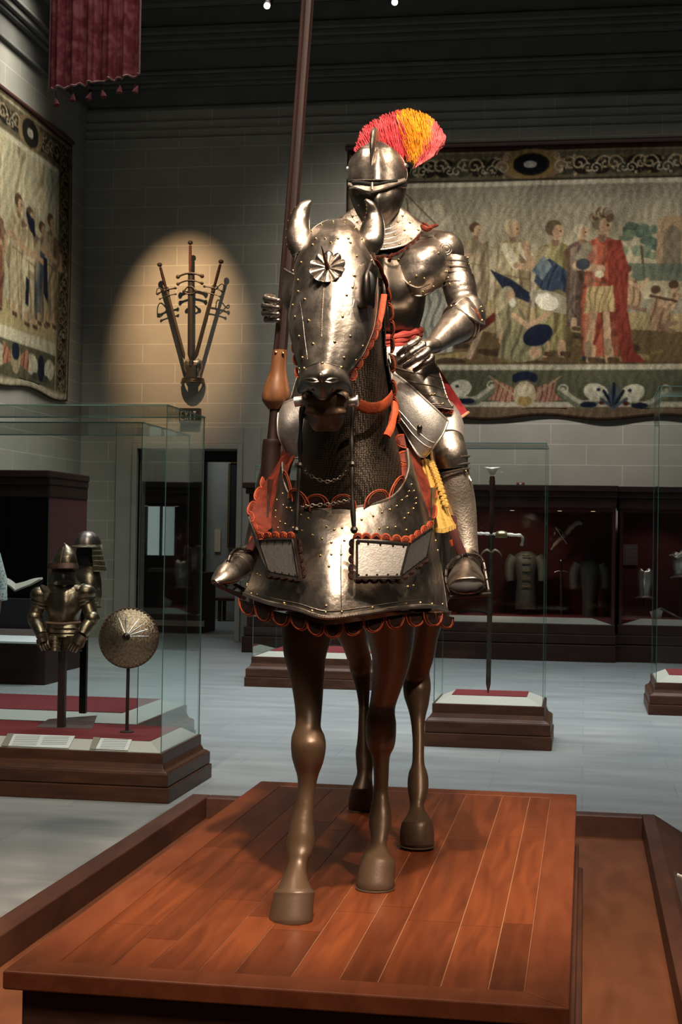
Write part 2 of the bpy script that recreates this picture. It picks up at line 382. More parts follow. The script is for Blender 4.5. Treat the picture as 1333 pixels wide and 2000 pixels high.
# back wall with a doorway
DX0, DX1, DZ = at(269, 1000, WY).x, at(464, 1000, WY).x, at(464, 878, WY).z
mb = MB().bb((WX-.4, WY, 0), (DX0, WY+.4, DZ)).bb((DX1, WY, 0), (9, WY+.4, DZ)).bb((WX-.4, WY, DZ), (9, WY+.4, CZ))
struct(mb.build('wall_back', stone, smooth=False, origin=False))
struct(MB().bb((WX-.4, -2, 0), (WX, WY+.4, CZ)).build('wall_left', stone_s, smooth=False, origin=False))
mb = MB().bb((WX-.4, -2, CZ), (9, WY+.4, CZ+.2))
for yy in range(2, 22, 4):            # coffers seen at the top of the picture
    mb.bb((WX, yy, CZ-.28), (9, yy+.55, CZ))
for xx in range(-7, 9, 4):
    mb.bb((xx, -2, CZ-.24), (xx+.55, WY, CZ))
struct(mb.build('ceiling', cornice_m, smooth=False, origin=False))
def cornice(name, z0, prof, back=True):
    mb = MB(); z = z0
    for h, o in prof:
        if back: mb.bb((WX, WY-o, z), (9, WY, z+h))
        else: mb.bb((WX, -2, z), (WX+o, WY, z+h))
        z += h
    struct(mb.build(name, cornice_m if back else cornice_m, smooth=False, origin=False, bevel=.02))
zc = at(400, 214, WY).z
prof = [(.05, .06), (.30, .03), (.06, .10), (.10, .16), (.05, .22), (.32, .19), (.08, .34), (.08, .42), (.10, .5), (.30, .46), (.10, .62), (.10, .75), (CZ-zc-1.64, .70)]
cornice('trim_1', zc, prof); cornice('trim_2', zc, prof, False)
# lower string mould on the back wall under the cornice (fine lines near y=260)
mb = MB(); z = at(700, 262, WY).z
for k in range(3): mb.bb((WX, WY-.03, z+k*.13), (9, WY, z+k*.13+.02))
struct(mb.build('trim_3', stone_plain, smooth=False, origin=False))
# stone door surround: outer flat band and inner step
xo, zo = at(508, 1000, WY).x, at(500, 834, WY).z; xo0 = DX0-(xo-DX1)
mb = MB()
for a, b_, t in ((xo0, xo, .04),):
    mb.bb((a, WY-t, 0), (DX0-.08, WY, zo)).bb((DX1+.08, WY-t, 0), (b_, WY, zo)).bb((DX0-.08, WY-t, DZ+.08), (DX1+.08, WY, zo))
    mb.bb((DX0-.08, WY-t-.05, 0), (DX0, WY+.1, DZ+.08)).bb((DX1, WY-t-.05, 0), (DX1+.08, WY+.1, DZ+.08)).bb((DX0, WY-t-.05, DZ), (DX1, WY+.1, DZ+.08))
struct(mb.build('door_1', stone_plain, smooth=False, origin=False, bevel=.01))
# the next room seen through the doorway
NY = 29.5
mb = MB().bb((-13, NY, 0), (at(418, 1000, NY).x, NY+.2, 6)).bb((at(418, 1000, NY).x, NY-1.4, 0), (-5.0, NY-1.2, 6))
mb.bb((-13.2, WY+.4, 0), (-13, NY, 6)).bb((DX1+.5, WY+.4, 0), (DX1+.6, NY-1.2, 6)).bb((-13, WY+.4, 6), (-5, NY, 6.2))
struct(mb.build('wall_far_room', stone_plain, smooth=False, origin=False))
# dark lintel inside the doorway and dark panelling to the left
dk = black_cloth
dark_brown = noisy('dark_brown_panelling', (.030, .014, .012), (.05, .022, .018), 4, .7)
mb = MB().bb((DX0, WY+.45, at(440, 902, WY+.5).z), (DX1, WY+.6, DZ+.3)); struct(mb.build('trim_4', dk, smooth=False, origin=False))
Y2 = 25.0
xa, xb = at(250, 1000, Y2).x, at(400, 1000, Y2).x
mb = MB().bb((xa, Y2, 0), (xb, Y2+.15, 4)); struct(mb.build('wall_panelled', dark_brown, smooth=False, origin=False))
for i, (l, r, tp, bt) in enumerate(((291, 341, 989, 1085),)):
    a = at(l, tp, Y2-.02); b_ = at(r, bt, Y2-.02)
    mb = MB().bb((a.x-.02, Y2-.05, b_.z-.02), (b_.x+.02, Y2-.01, a.z+.02), 0)
    struct(mb.build('window_%d' % (i+1), [dark_iron], smooth=False, origin=False))
    win = plain('window_daylight', (.5, .55, .55), .5, emit=(.62, .72, .70), es=.42)
    w = MB(); xm = (a.x+b_.x)/2; h = a.z-b_.z
    w.bb((a.x, Y2-.06, b_.z), (xm-.03, Y2-.052, a.z)).bb((xm+.03, Y2-.06, b_.z), (b_.x, Y2-.052, a.z))
    o = w.build('window_%d' % (i+2), win, smooth=False, origin=False); struct(o)
# bright window strip left of the pale wall
a = at(403, 902, NY-.05); b_ = at(414, 1090, NY-.05)
struct(MB().bb((a.x, NY-.08, b_.z), (b_.x, NY-.03, a.z)).build('window_3', plain('window_daylight_strip', (.5, .6, .55), .5, emit=(.62, .80, .74), es=.55), smooth=False, origin=False))
struct(MB().bb((at(414, 1, NY-1.5).x, NY-1.6, 0), (at(419, 1, NY-1.5).x, NY-1.4, 4)).build('trim_5', dark_iron, smooth=False, origin=False))
area('next_room_light', (-7.5, 26.5, 5.6), (-8.4, 28.6, 1), 60, 3, 2, (.9, 1, 1))
# things inside the next room
a = at(419, 1034, NY-1.45); b_ = at(430, 1078, NY-1.45)
tag(MB().bb((a.x, NY-1.43, b_.z), (b_.x, NY-1.40, a.z)).build('wall_text_panel', plain('cream_text_panel', (.62, .50, .34), .7), smooth=False), 'narrow cream text panel on the pale wall seen through the doorway', 'sign')
a = at(451, 905, NY-1.45); b_ = at(461, 1070, NY-1.45)
t = thing('framed_picture', (a.x, NY-1.45, b_.z), 'tall dark picture in a thin frame at the right of the doorway view', 'picture')
MB().bb((a.x, NY-1.46, b_.z), (b_.x, NY-1.40, a.z)).build('canvas', black_cloth, t, smooth=False)
mb = MB(); w_ = .04
mb.bb((b_.x, NY-1.48, b_.z), (b_.x+w_, NY-1.40, a.z)).bb((a.x, NY-1.48, a.z), (b_.x+w_, NY-1.40, a.z+w_)).bb((a.x, NY-1.48, b_.z-w_), (b_.x+w_, NY-1.40, b_.z)).bb((a.x-w_, NY-1.48, b_.z), (a.x, NY-1.40, a.z))
mb.build('picture_frame', plain('old_gilt', (.16, .11, .04), .5, .6), t, smooth=False)
a = at(441, 1195, 27.5); t = thing('wooden_bench', (a.x, 27.7, 0), 'small brown wooden bench beyond the doorway on the right', 'bench')
MB().box((a.x+.2, 27.7, .42), (.8, .5, .06)).build('seat', case_wood, t, bevel=.01)
for sx in (-.12, .52):
    for sy in (-.18, .18): MB().box((a.x+sx, 27.7+sy, .2), (.06, .06, .4)).build('leg', case_wood, t, smooth=False)
# display plinth with breastplate in the next room
pA = at(291, 1120, 24.0); pB = at(399, 1120, 24.0)
t = thing('display_plinth', ((pA.x+pB.x)/2, 24.3, 0), 'long dark plinth with a tan top behind the doorway', 'plinth')
MB().bb((pA.x, 24.0, 0), (pB.x, 24.8, 1.0)).build('body', dark_brown, t, smooth=False)
MB().bb((pA.x-.02, 23.97, 1.0), ((pA.x+pB.x)/2, 24.3, 1.06)).build('tan_ledge', plain('tan_ledge', (.30, .20, .13), .6), t, smooth=False)
MB().bb((pA.x-.02, 23.9, at(350, 1222, 24).z), (pB.x+.02, 24.0, at(350, 1215, 24).z+.03)).build('pale_rail', plain('pale_rail', (.55, .45, .38), .6), t, smooth=False)

def breastplate_mesh(mb, c, w, h, mi=0):
    """front half of a body armour, facing -Y; c = centre of the base"""
    g = []
    pf = [(0, .80), (.12, .72), (.3, .82), (.55, 1), (.8, .96), (.93, .86), (1, .62)]
    for v in cr(pf, 18):
        row = []
        for j in range(21):
            a = math.radians(-88+176*j/20); z = v[0]*h-(.12*h*math.exp(-(a*1.6)**2) if v[0] > .9 else 0)*((v[0]-.9)*10)
            row.append(Vector(c)+Vector((w/2*v[1]*math.sin(a), -w*.34*v[1]*math.cos(a)-.012*math.exp(-(a*5)**2), z)))
        g.append(row)
    mb.grid(g, mi, -.004)
    for k in (0, 17): mb.tube([p for p in g[k]], .008, mi, 6)
    return g
a = at(371, 1158, 24.1); t = thing('breastplate', (a.x, 24.2, 1.0), 'dim steel breastplate standing on the plinth beyond the doorway', 'breastplate')
mb = MB(); breastplate_mesh(mb, (a.x, 24.3, 1.02), .34, .44); mb.build('breast', steel_m, t)
mb = MB()
for k in range(2): mb.tube([(a.x-.15, 24.2, 1.05-k*.05), (a.x, 24.08, 1.0-k*.05), (a.x+.15, 24.2, 1.05-k*.05)], .015, 0, 6)
mb.build('waist_lame', steel_m, t)

# ---------------------------------------------------------------- exit sign over the door
SEG = {'E': ['1111', '1', '111', '1', '1111'], 'X': None}
def letter(mb, ch, o, w, h, s, fwd, mi=1, right=Vector((1, 0, 0))):
    def bar(x0, z0, x1, z1):
        a = o+right*(x0*w)+Vector((0, 0, z0*h)); b = o+right*(x1*w)+Vector((0, 0, z1*h))
        d = (b-a).normalized(); p = d.cross(fwd).normalized()*s/2
        mb.prism([a+p, b+p, b-p, a-p], fwd*.006, mi)
    L = {'E': [(0, 0, 0, 1), (0, 0, 1, 0), (0, .5, .85, .5), (0, 1, 1, 1)], 'X': [(0, 0, 1, 1), (0, 1, 1, 0)],
         'I': [(.5, 0, .5, 1)], 'T': [(.5, 0, .5, 1), (0, 1, 1, 1)]}[ch]
    for q in L: bar(*q)
a = at(351, 797, WY-.1); b_ = at(390, 826, WY-.1)
t = thing('exit_sign', ((a.x+b_.x)/2, WY-.1, b_.z), 'black box sign reading EXIT in pale letters above the door surround', 'sign')
MB().bb((a.x, WY-.12, b_.z), (b_.x, WY, a.z)).build('sign_box', plain('black_sign', (.012, .012, .012), .5), t, bevel=.006)
mb = MB()
for k, ch in enumerate('EXIT'): letter(mb, ch, Vector((a.x+.03+k*.065, WY-.122, b_.z+.05)), .042, .12, .016, Vector((0, -1, 0)), 0)
mb.build('lettering', plain('sign_letters', (.55, .55, .5), .5), t, smooth=False)

# ---------------------------------------------------------------- ceiling track lights (tiny, top edge)
for k, (px, py, lab) in enumerate(((521, 8, 'small ceiling spotlight at the top edge just left of the lance'), (771, 1, 'small ceiling spotlight at the top edge right of the lance'))):
    p = at(px, py, 19); t = thing('track_light', p, lab, 'spotlight', None)
    MB().lathe(p+Vector((0, .05, .02)), [(.045, 0), (.06, .05), (.06, .2), (.03, .26)], 0, 16, (0, .7, .7)).build('lamp_housing', dark_iron, t)
    MB().lathe(p+Vector((0, .02, -.02)), [(.001, -.004), (.042, 0), (.042, .02), (.001, .03)], 0, 16, (0, .7, .7)).build('lens', plain('lamp_lens', (.9, .9, .9), .3, emit=(1, .95, .85), es=4 if k == 0 else 2), t)
    MB().tube([p+Vector((0, .17, .15)), p+Vector((0, .17, CZ-p.z))], .012, 0, 6).build('stem', dark_iron, t)

# ================================================================ TAPESTRIES
def hexc(r, g, b): return np.array([r, g, b])/255.
class Canvas:
    def __init__(s, w, h, base):
        s.w, s.h = w, h; s.a = np.ones((h, w, 3))*np.array(base); s.yy, s.xx = np.mgrid[0:h, 0:w].astype(float)
    def mask(s, m, c, al=1): s.a[m] = s.a[m]*(1-al)+np.array(c)*al
    def ell(s, cx, cy, rx, ry, c, al=1, rot=0):
        dx, dy = s.xx-cx, s.yy-cy; co_, si = math.cos(rot), math.sin(rot)
        s.mask(((dx*co_+dy*si)/rx)**2+((-dx*si+dy*co_)/ry)**2 < 1, c, al)
    def poly(s, P, c, al=1):
        ins = np.zeros((s.h, s.w), bool); n = len(P)
        for i in range(n):
            x0, y0 = P[i]; x1, y1 = P[(i+1) % n]
            if y0 == y1: continue
            ins ^= ((y0 > s.yy) != (y1 > s.yy)) & (s.xx < (x1-x0)*(s.yy-y0)/(y1-y0)+x0)
        s.mask(ins, c, al)
    def line(s, P, w, c, al=1):
        for (x0, y0), (x1, y1) in zip(P[:-1], P[1:]):
            d = max((x1-x0)**2+(y1-y0)**2, 1e-6); t = np.clip(((s.xx-x0)*(x1-x0)+(s.yy-y0)*(y1-y0))/d, 0, 1)
            s.mask((s.xx-x0-t*(x1-x0))**2+(s.yy-y0-t*(y1-y0))**2 < (w/2)**2, c, al)
    def wob(s, seed, k, amp):
        r = np.random.RandomState(seed); n = np.zeros((s.h, s.w))
        for q in range(10):
            fx, fy, p = r.uniform(-k, k), r.uniform(-k, k), r.uniform(0, 6.3); n += np.sin(s.xx*fx+s.yy*fy+p)
        return n*amp/3
    def folds(s, P, cols, seed=0, k=.25, al=1):
        """drapery polygon with fold bands"""
        ins = np.zeros((s.h, s.w), bool); n = len(P)
        for i in range(n):
            x0, y0 = P[i]; x1, y1 = P[(i+1) % n]
            if y0 == y1: continue
            ins ^= ((y0 > s.yy) != (y1 > s.yy)) & (s.xx < (x1-x0)*(s.yy-y0)/(y1-y0)+x0)
        w = np.sin(s.xx*k*2+s.wob(seed, .12, 1.6)+s.yy*k*.35)
        c1 = np.array(cols[0])*.5+np.array(cols[1])*.5; c0 = np.array(cols[0])*.45+c1*.55; c2 = np.array(cols[2])*.75+c1*.25; c0, c1, c2 = c1*.9+c0*.1, np.array(cols[1])*.6+c1*.4, c2
        t = np.clip(w*.5+.5, 0, 1)[..., None]
        colr = np.where(t < .5, c0*(1-2*t)+c1*2*t, c1*(2-2*t)+c2*(2*t-1))
        s.a[ins] = (s.a*(1-al)+colr*al)[ins]
SK = hexc(178, 140, 104); SKD = hexc(128, 98, 76); CRM = hexc(196, 182, 146); TAN = hexc(160, 140, 104); GRN = hexc(110, 108, 72)
NAV = hexc(30, 38, 62); BLU = hexc(70, 88, 106); RED = hexc(150, 62, 48); RDD = hexc(96, 38, 34); OCH = hexc(158, 128, 70); BRN = hexc(88, 66, 50); DRK = hexc(38, 34, 34); OLV = hexc(96, 96, 62)
def figure(c, x, y, h, cols, pose=0, lean=0, arms=(), helm=None, seed=0):
    """standing draped figure: feet at (x,y), height h (canvas units)"""
    u = h/8; X = lambda q: x+lean*(1-q/8)
    c.folds([(x-1.0*u, y-.2*u), (x-1.15*u, y-3*u), (X(6)-.9*u, y-5.2*u), (X(6)-1.05*u, y-6.4*u), (X(7)+.0*u, y-6.9*u), (X(6)+1.05*u, y-6.4*u), (X(5)+.85*u, y-5*u), (x+1.25*u, y-2.6*u), (x+1.0*u, y-.2*u)], cols, seed, 2.2/u)
    c.line([(X(6)-.95*u, y-6.3*u), (x-1.15*u, y-3*u), (x-1.0*u, y-.2*u)], .14*u, BRN, .45); c.line([(X(6)+1.05*u, y-6.3*u), (x+1.25*u, y-2.6*u), (x+1.0*u, y-.2*u)], .18*u, BRN, .5); c.line([(X(6)+.1*u, y-6.2*u), (X(4)-.2*u, y-4*u), (x+.2*u, y-.4*u)], .12*u, BRN, .4); c.line([(X(5)-.8*u, y-4.4*u), (X(5)+.9*u, y-4.1*u)], .12*u, BRN, .5); c.poly([(X(6)-.85*u, y-6.2*u), (X(6)-.3*u, y-6.4*u), (x-.5*u, y-.4*u), (x-.95*u, y-.5*u)], CRM, .25); c.poly([(X(6)+.4*u, y-6.2*u), (X(6)+1.0*u, y-6.2*u), (x+1.15*u, y-.6*u), (x+.55*u, y-.3*u)], BRN, .38)
    for s_ in (-.5, .45): c.line([(x+s_*u, y-.6*u), (x+s_*u*1.1, y)], .5*u, SK); c.line([(x+s_*u*1.1, y), (x+s_*u*1.1+.4*u, y+.05*u)], .3*u, BRN)
    for (ax, ay, bx, by, hx, hy, col) in arms:
        c.line([(X(6)+ax*u, y-ay*u), (X(5)+bx*u, y-by*u)], .62*u, col); c.line([(X(5)+bx*u, y-by*u), (X(5)+hx*u, y-hy*u)], .42*u, SK); c.ell(X(5)+hx*u, y-hy*u, .3*u, .26*u, SK)
    c.line([(X(7), y-6.7*u), (X(7.5), y-7.2*u)], .45*u, SKD); c.ell(X(7.6)+.05*u, y-7.45*u, .46*u, .58*u, SK)
    c.ell(X(7.6)-.12*u, y-7.62*u, .50*u, .48*u, BRN if helm is None else helm); c.ell(X(7.6)+.16*u, y-7.38*u, .33*u, .44*u, SK)
    c.ell(X(7.6)+.30*u, y-7.42*u, .07*u, .05*u, DRK); c.line([(X(7.6)+.2*u, y-7.1*u), (X(7.6)+.4*u, y-7.12*u)], .06*u, SKD)
def scroll(c, x, y, r, col, sgn=1, w=None):
    P = [(x+sgn*r*(1-t/22)*math.cos(t*.42), y-r*(1-t/22)*math.sin(t*.42)) for t in range(20)]; c.line(P, w or r*.22, col)
def band(c, x0, x1, y0, y1, seed, dark=DRK, step=34):
    """ornamental border: garlands, scrolls, fruit"""
    r = np.random.RandomState(seed); c.poly([(x0, y0), (x1, y0), (x1, y1), (x0, y1)], hexc(92, 84, 66)); h = abs(y1-y0); horiz = abs(x1-x0) > h
    L = (x1-x0) if horiz else h; wdt = h if horiz else (x1-x0); n = int(L/(wdt*.62))
    for k in range(n):
        t = (k+.5)/n; cx, cy = (x0+t*(x1-x0), (y0+y1)/2) if horiz else ((x0+x1)/2, y0+t*(y1-y0))
        a = wdt*.30; sg = 1 if k % 2 else -1
        c.ell(cx, cy, a*1.3, a*1.1, dark if k % 3 else hexc(60, 60, 50)); scroll(c, cx-a*.5*sg, cy-a*.2, a, TAN, sg); scroll(c, cx+a*.6*sg, cy+a*.4, a*.7, CRM*.9, -sg)
        for q in range(9):
            qx, qy = cx+r.uniform(-1.3, 1.3)*a, cy+r.uniform(-1.25, 1.25)*a
            if x0 < qx < x1 and y0 < qy < y1: c.ell(qx, qy, a*r.uniform(.12, .26), a*r.uniform(.1, .2), [TAN, OLV, OCH*.9, hexc(74, 78, 60), CRM*.85, BRN][r.randint(6)], .9, r.uniform(0, 3))
def tapestry(name, cv, O, U, V, w, h, label, nu, nv, wav, group=None, frame=None):
    """cloth of size w x h hung from O (top-left corner) along unit vectors U (right) and V (down)"""
    nrm = U.cross(V).normalized()
    if nrm.dot(Vector((0, -.5, CH))-O) < 0: nrm = -nrm
    # weave: fine threads, soft mottling
    a = cv.a
    for _ in range(2):
        a = (a+np.roll(a, 1, 0)+np.roll(a, -1, 0)+np.roll(a, 1, 1)+np.roll(a, -1, 1))/5
    g0 = a.mean(2, keepdims=True); a = (g0+(a-g0)*.72); a = (a*.86+hexc(110, 100, 82)*.14)*.86; a = np.clip((a-.42)*1.12+.40, .03, 1)
    cvn = a*(1+.07*rng.randn(cv.h, cv.w, 1)+.10*np.sin(cv.xx*.35+cv.wob(8, .09, 2.2)+cv.yy*.06)[..., None]*np.sin(cv.yy*.11+cv.wob(5, .07, 2))[..., None]+.07*cv.wob(3, .08, 1)[..., None]+.035*np.sin(cv.xx*1.9)[..., None])
    cvn = np.clip(cvn, 0, 1)
    t = thing(name, O+V*h+U*(w/2), label, 'tapestry', group)
    vs = []; cols = []
    for i in range(nv):
        for j in range(nu):
            u, v = j/(nu-1), i/(nv-1); d = .03+wav*(.5+.5*math.sin(u*31+math.sin(v*3)*1.4))*(.25+v*.75)+wav*.5*math.sin(u*12+v*5)
            sag = (.035*math.sin(u*22) if v > .97 else 0); vs.append(O+U*(u*w)+V*(v*h+sag)+nrm*d)
            cols.append(cvn[min(int(v*(cv.h-1)), cv.h-1), min(int(u*(cv.w-1)), cv.w-1)])
    mb = MB(); mb.add(vs, [(i*nu+j, i*nu+j+1, (i+1)*nu+j+1, (i+1)*nu+j) for i in range(nv-1) for j in range(nu-1)])
    m, tt, b = nt(name+'_weave'); a = N(tt, 'ShaderNodeAttribute', attribute_name='weave'); tt.links.new(a.outputs['Color'], b.inputs['Base Color']); b.inputs['Roughness'].default_value = .95
    b.inputs['Specular IOR Level'].default_value = .1
    wv = N(tt, 'ShaderNodeTexWave'); wv.inputs['Scale'].default_value = 30; wv.bands_direction = 'Z'; tt.links.new(coords(tt), wv.inputs['Vector'])
    bp = N(tt, 'ShaderNodeBump'); bp.inputs['Strength'].default_value = .12; bp.inputs['Distance'].default_value = .01; tt.links.new(wv.outputs['Fac'], bp.inputs['Height']); tt.links.new(bp.outputs[0], b.inputs['Normal'])
    o = mb.build('cloth', m, t, ang=80); ca = o.data.color_attributes.new('weave', 'FLOAT_COLOR', 'POINT')
    C = np.ones((len(vs), 4)); C[:, :3] = np.array(cols)**2.2; ca.data.foreach_set('color', C.ravel())
    sm = o.modifiers.new('thickness', 'SOLIDIFY'); sm.thickness = .012; sm.offset = -1 if True else 1
    a0 = O+nrm*.03-V*.05-U*.03; MB().tube([a0, a0+U*(w+.06)], .04, 0, 10).build('hanging_rod', plain(name+'_rod', (.06, .025, .02), .6), t)
    return t
# ---- right (back wall) tapestry. canvas in px units of its own: 660 wide x 530 high covers x 680..1480
TL, TR, BL = at(680, 297, WY), at(1480, 262, WY), at(680, 816, WY)
tw, th_ = TR.x-TL.x, TL.z-BL.z
SC = 1.0; c = Canvas(800, 530, hexc(150, 138, 108))
def q(x, y): return ((x-680), (y-297)+(x-680)*.026)   # from photo-like measuring units to cloth units
def Q(*P): return [q(*p) for p in P]
c.poly([(0, 0), (800, 0), (800, 530), (0, 530)], hexc(58, 40, 32))
c.poly([(4, 8), (796, 8), (796, 522), (4, 522)], hexc(120, 108, 84))
band(c, 8, 792, 12, 66, 4)
for xx, yy in (q(1047, 322), q(1420, 318)):
    c.ell(xx, yy, 66, 30, hexc(128, 100, 72)); c.ell(xx, yy, 52, 27, OCH*.8); c.ell(xx, yy, 36, 22, DRK); c.ell(xx, yy, 31, 19, hexc(22, 24, 34)); c.ell(xx-2, yy, 13, 7, hexc(150, 145, 135))
    for s_ in (-1, 1): scroll(c, xx+s_*56, yy+6, 15, CRM*.8, s_); scroll(c, xx+s_*48, yy-14, 10, TAN, -s_)
c.poly([(8, 66), (792, 66), (792, 76), (8, 76)], hexc(176, 168, 142)); c.poly([(8, 64), (792, 64), (792, 67), (8, 67)], DRK)
c.poly([(8, 76), (792, 76), (792, 430), (8, 430)], hexc(138, 130, 108))
g_ = np.clip((c.yy-76)/200, 0, 1)[..., None]; sel = (c.yy > 76) & (c.yy < 300) & (c.xx > 8) & (c.xx < 792)
c.a[sel] = (hexc(128, 122, 104)*(1-g_)+hexc(172, 156, 120)*g_)[sel]
# hills, lower ground
c.poly(Q((690, 560), (780, 540), (900, 560), (1000, 600), (1333, 610), (1480, 600), (1480, 720), (680, 720)), hexc(158, 136, 92))
c.poly(Q((690, 650), (900, 640), (1060, 665), (1250, 640), (1480, 650), (1480, 722), (690, 722)), hexc(104, 84, 56))
for k in range(26): c.ell(*q(rng.uniform(700, 1470), rng.uniform(655, 712)), rng.uniform(12, 40), rng.uniform(3, 8), [hexc(150, 128, 80), hexc(70, 54, 40), hexc(120, 110, 66), hexc(56, 48, 42)][k % 4], .8, rng.uniform(-.2, .2))
# ship and sails at left
c.folds(Q((800, 520), (806, 400), (870, 390), (905, 470), (915, 600), (820, 640)), (hexc(150, 140, 118), hexc(176, 164, 136), hexc(140, 128, 106)), 3, .12); c.line(Q((801, 390), (836, 640)), 3, BRN); c.line(Q((798, 380), (860, 440)), 2, BRN)
c.folds(Q((830, 560), (860, 530), (880, 600), (900, 690), (840, 700), (825, 640)), (hexc(120, 122, 112), hexc(170, 166, 148), hexc(90, 92, 86)), 5, .2)
figure(c, *q(940, 610), 172, (hexc(140, 124, 94), hexc(168, 150, 116), hexc(110, 94, 72)), seed=1, arms=[(-.6, 6.2, -1.6, 5.2, -.6, 5.0, TAN)])
# tree right and towers
for k in range(26): c.ell(*q(1262+rng.uniform(-34, 40), 470+rng.uniform(-34, 28)), rng.uniform(8, 16), rng.uniform(5, 10), [hexc(82, 102, 84), hexc(104, 118, 92), hexc(64, 84, 76)][k % 3], .9)
c.line(Q((1262, 480), (1268, 540)), 5, BRN)
c.poly(Q((1290, 530), (1292, 430), (1308, 420), (1380, 418), (1380, 535)), hexc(150, 122, 90)); c.poly(Q((1302, 530), (1304, 450), (1320, 436), (1338, 450), (1338, 530)), hexc(110, 100, 80))
c.poly(Q((1200, 512), (1480, 514), (1480, 548), (1240, 546)), hexc(84, 98, 84), .8)
# seated workers at right
for (xx, yy, s_) in ((1296, 640, 1), (1240, 600, 1), (1330, 630, -1)):
    X, Y_ = q(xx, yy); c.folds([(X-14, Y_), (X-18, Y_-40), (X-4, Y_-64), (X+12, Y_-56), (X+26*s_, Y_-20), (X+18, Y_)], (hexc(140, 106, 78), hexc(172, 138, 102), hexc(100, 72, 56)), xx, .2); c.ell(X-4, Y_-72, 9, 11, SK); c.ell(X-6, Y_-77, 10, 8, BRN); c.line([(X, Y_-50), (X+24*s_, Y_-40), (X+34*s_, Y_-56)], 7, SK); c.line([(X, Y_-4), (X+30*s_, Y_+4)], 8, SKD)
c.line(Q((1280, 575), (1330, 585)), 5, BRN); c.line(Q((930, 700), (955, 640), (990, 612)), 11, hexc(170, 140, 110)); c.line(Q((955, 640), (990, 612)), 14, RDD)
# main group: bearded man in cream, woman in green/navy, old man, soldier in red cloak, kneeling worker
figure(c, *q(1012, 668), 236, (hexc(150, 132, 90), hexc(186, 168, 122), hexc(118, 100, 70)), lean=6, helm=hexc(170, 150, 112), seed=2, arms=[(.5, 6.2, 1.6, 4.9, 3.2, 4.2, CRM), (-.5, 6.2, .2, 5, 2.2, 4.6, CRM)])
c.folds(Q((968, 528), (1012, 548), (1050, 575), (1046, 592), (1000, 574)), (NAV, hexc(48, 52, 72), NAV), 4, .2)
figure(c, *q(1096, 690), 256, (hexc(120, 112, 64), hexc(158, 146, 92), hexc(92, 84, 54)), lean=4, helm=hexc(96, 80, 60), seed=5, arms=[(-.7, 6.2, -1.5, 5.4, -1.9, 6.6, TAN), (.8, 6.1, 1.2, 4.9, .2, 4.4, BRN)])
c.folds(Q((1062, 520), (1085, 505), (1120, 530), (1138, 590), (1130, 580), (1106, 565), (1076, 572), (1056, 552)), (NAV, BLU, hexc(34, 42, 60)), 6, .14); c.folds(Q((1050, 530), (1074, 500), (1090, 520), (1072, 548)), (BLU, hexc(120, 130, 130), BLU), 8, .1)
c.ell(*q(1094, 590), 50, 18, hexc(150, 142, 118), 1, .35); c.ell(*q(1081, 590), 23, 16, hexc(214, 204, 180), 1, .35)
figure(c, *q(1147, 640), 200, (hexc(70, 56, 56), hexc(110, 84, 72), hexc(54, 44, 48)), seed=7, helm=hexc(176, 160, 130), arms=[(.5, 6, 1.4, 4.8, .4, 4.6, BRN)])
c.folds(Q((1150, 700), (1152, 600), (1170, 590), (1182, 640), (1176, 705)), (NAV, hexc(50, 66, 92), hexc(28, 30, 48)), 9, .2)
figure(c, *q(1186, 700), 280, (hexc(148, 60, 44), hexc(180, 92, 64), hexc(100, 38, 34)), lean=10, helm=hexc(110, 96, 76), seed=11, arms=[(-.9, 6.2, -1.5, 5.2, -.2, 5.0, hexc(120, 110, 90))])
c.folds(Q((1196, 470), (1222, 468), (1238, 520), (1236, 600), (1250, 680), (1272, 702), (1230, 716), (1214, 640), (1200, 560)), (RDD, RED, hexc(122, 44, 40)), 12, .14)
c.folds(Q((1160, 560), (1208, 556), (1214, 606), (1152, 612)), (hexc(150, 122, 74), hexc(190, 166, 112), hexc(120, 92, 58)), 13, .3)
for a_, b_ in (((1172, 612), (1162, 690)), ((1196, 612), (1200, 684))): c.line(Q(a_, b_), 13, SK); c.line(Q((b_[0], b_[1]-18), b_), 14, hexc(140, 116, 86))
for k in range(16): c.ell(*q(1168+k*2.2, 424-9*math.sin(k*.2)+rng.uniform(-5, 5)), 7, 9, [BRN, TAN, hexc(110, 96, 84)][k % 3], .9, .5)
c.ell(*q(1150, 516), 14, 11, hexc(60, 66, 76)); c.ell(*q(1182, 535), 9, 7, CRM)
X, Y_ = q(1030, 700); c.folds([(X-44, Y_), (X-34, Y_-50), (X-44, Y_-86), (X-20, Y_-112), (X+2, Y_-92), (X+22, Y_-62), (X+46, Y_-60), (X+52, Y_-20), (X+40, Y_+4), (X, Y_+8)], (hexc(112, 106, 72), hexc(152, 144, 104), hexc(84, 80, 60)), 14, .14)
c.ell(X-26, Y_-124, 13, 16, hexc(160, 146, 118)); c.ell(X-20, Y_-120, 9, 12, SK); c.ell(X-16, Y_-108, 7, 9, hexc(190, 180, 160)); c.line([(X-14, Y_-84), (X+16, Y_-60), (X+54, Y_-86)], 10, SK); c.ell(X+34, Y_-44, 30, 20, NAV, 1, -.4); c.ell(X+30, Y_-10, 13, 12, SK)
c.poly([(8, 424), (792, 424), (792, 436), (8, 436)], hexc(172, 164, 138)); c.poly([(8, 422), (792, 422), (792, 424.5), (8, 424.5)], hexc(88, 70, 50))
c.poly([(8, 436), (792, 436), (792, 500), (8, 500)], hexc(84, 86, 66)); c.poly([(8, 498), (792, 498), (792, 508), (8, 508)], hexc(176, 168, 144)); c.poly([(8, 508), (792, 508), (792, 524), (8, 524)], hexc(112, 92, 70))
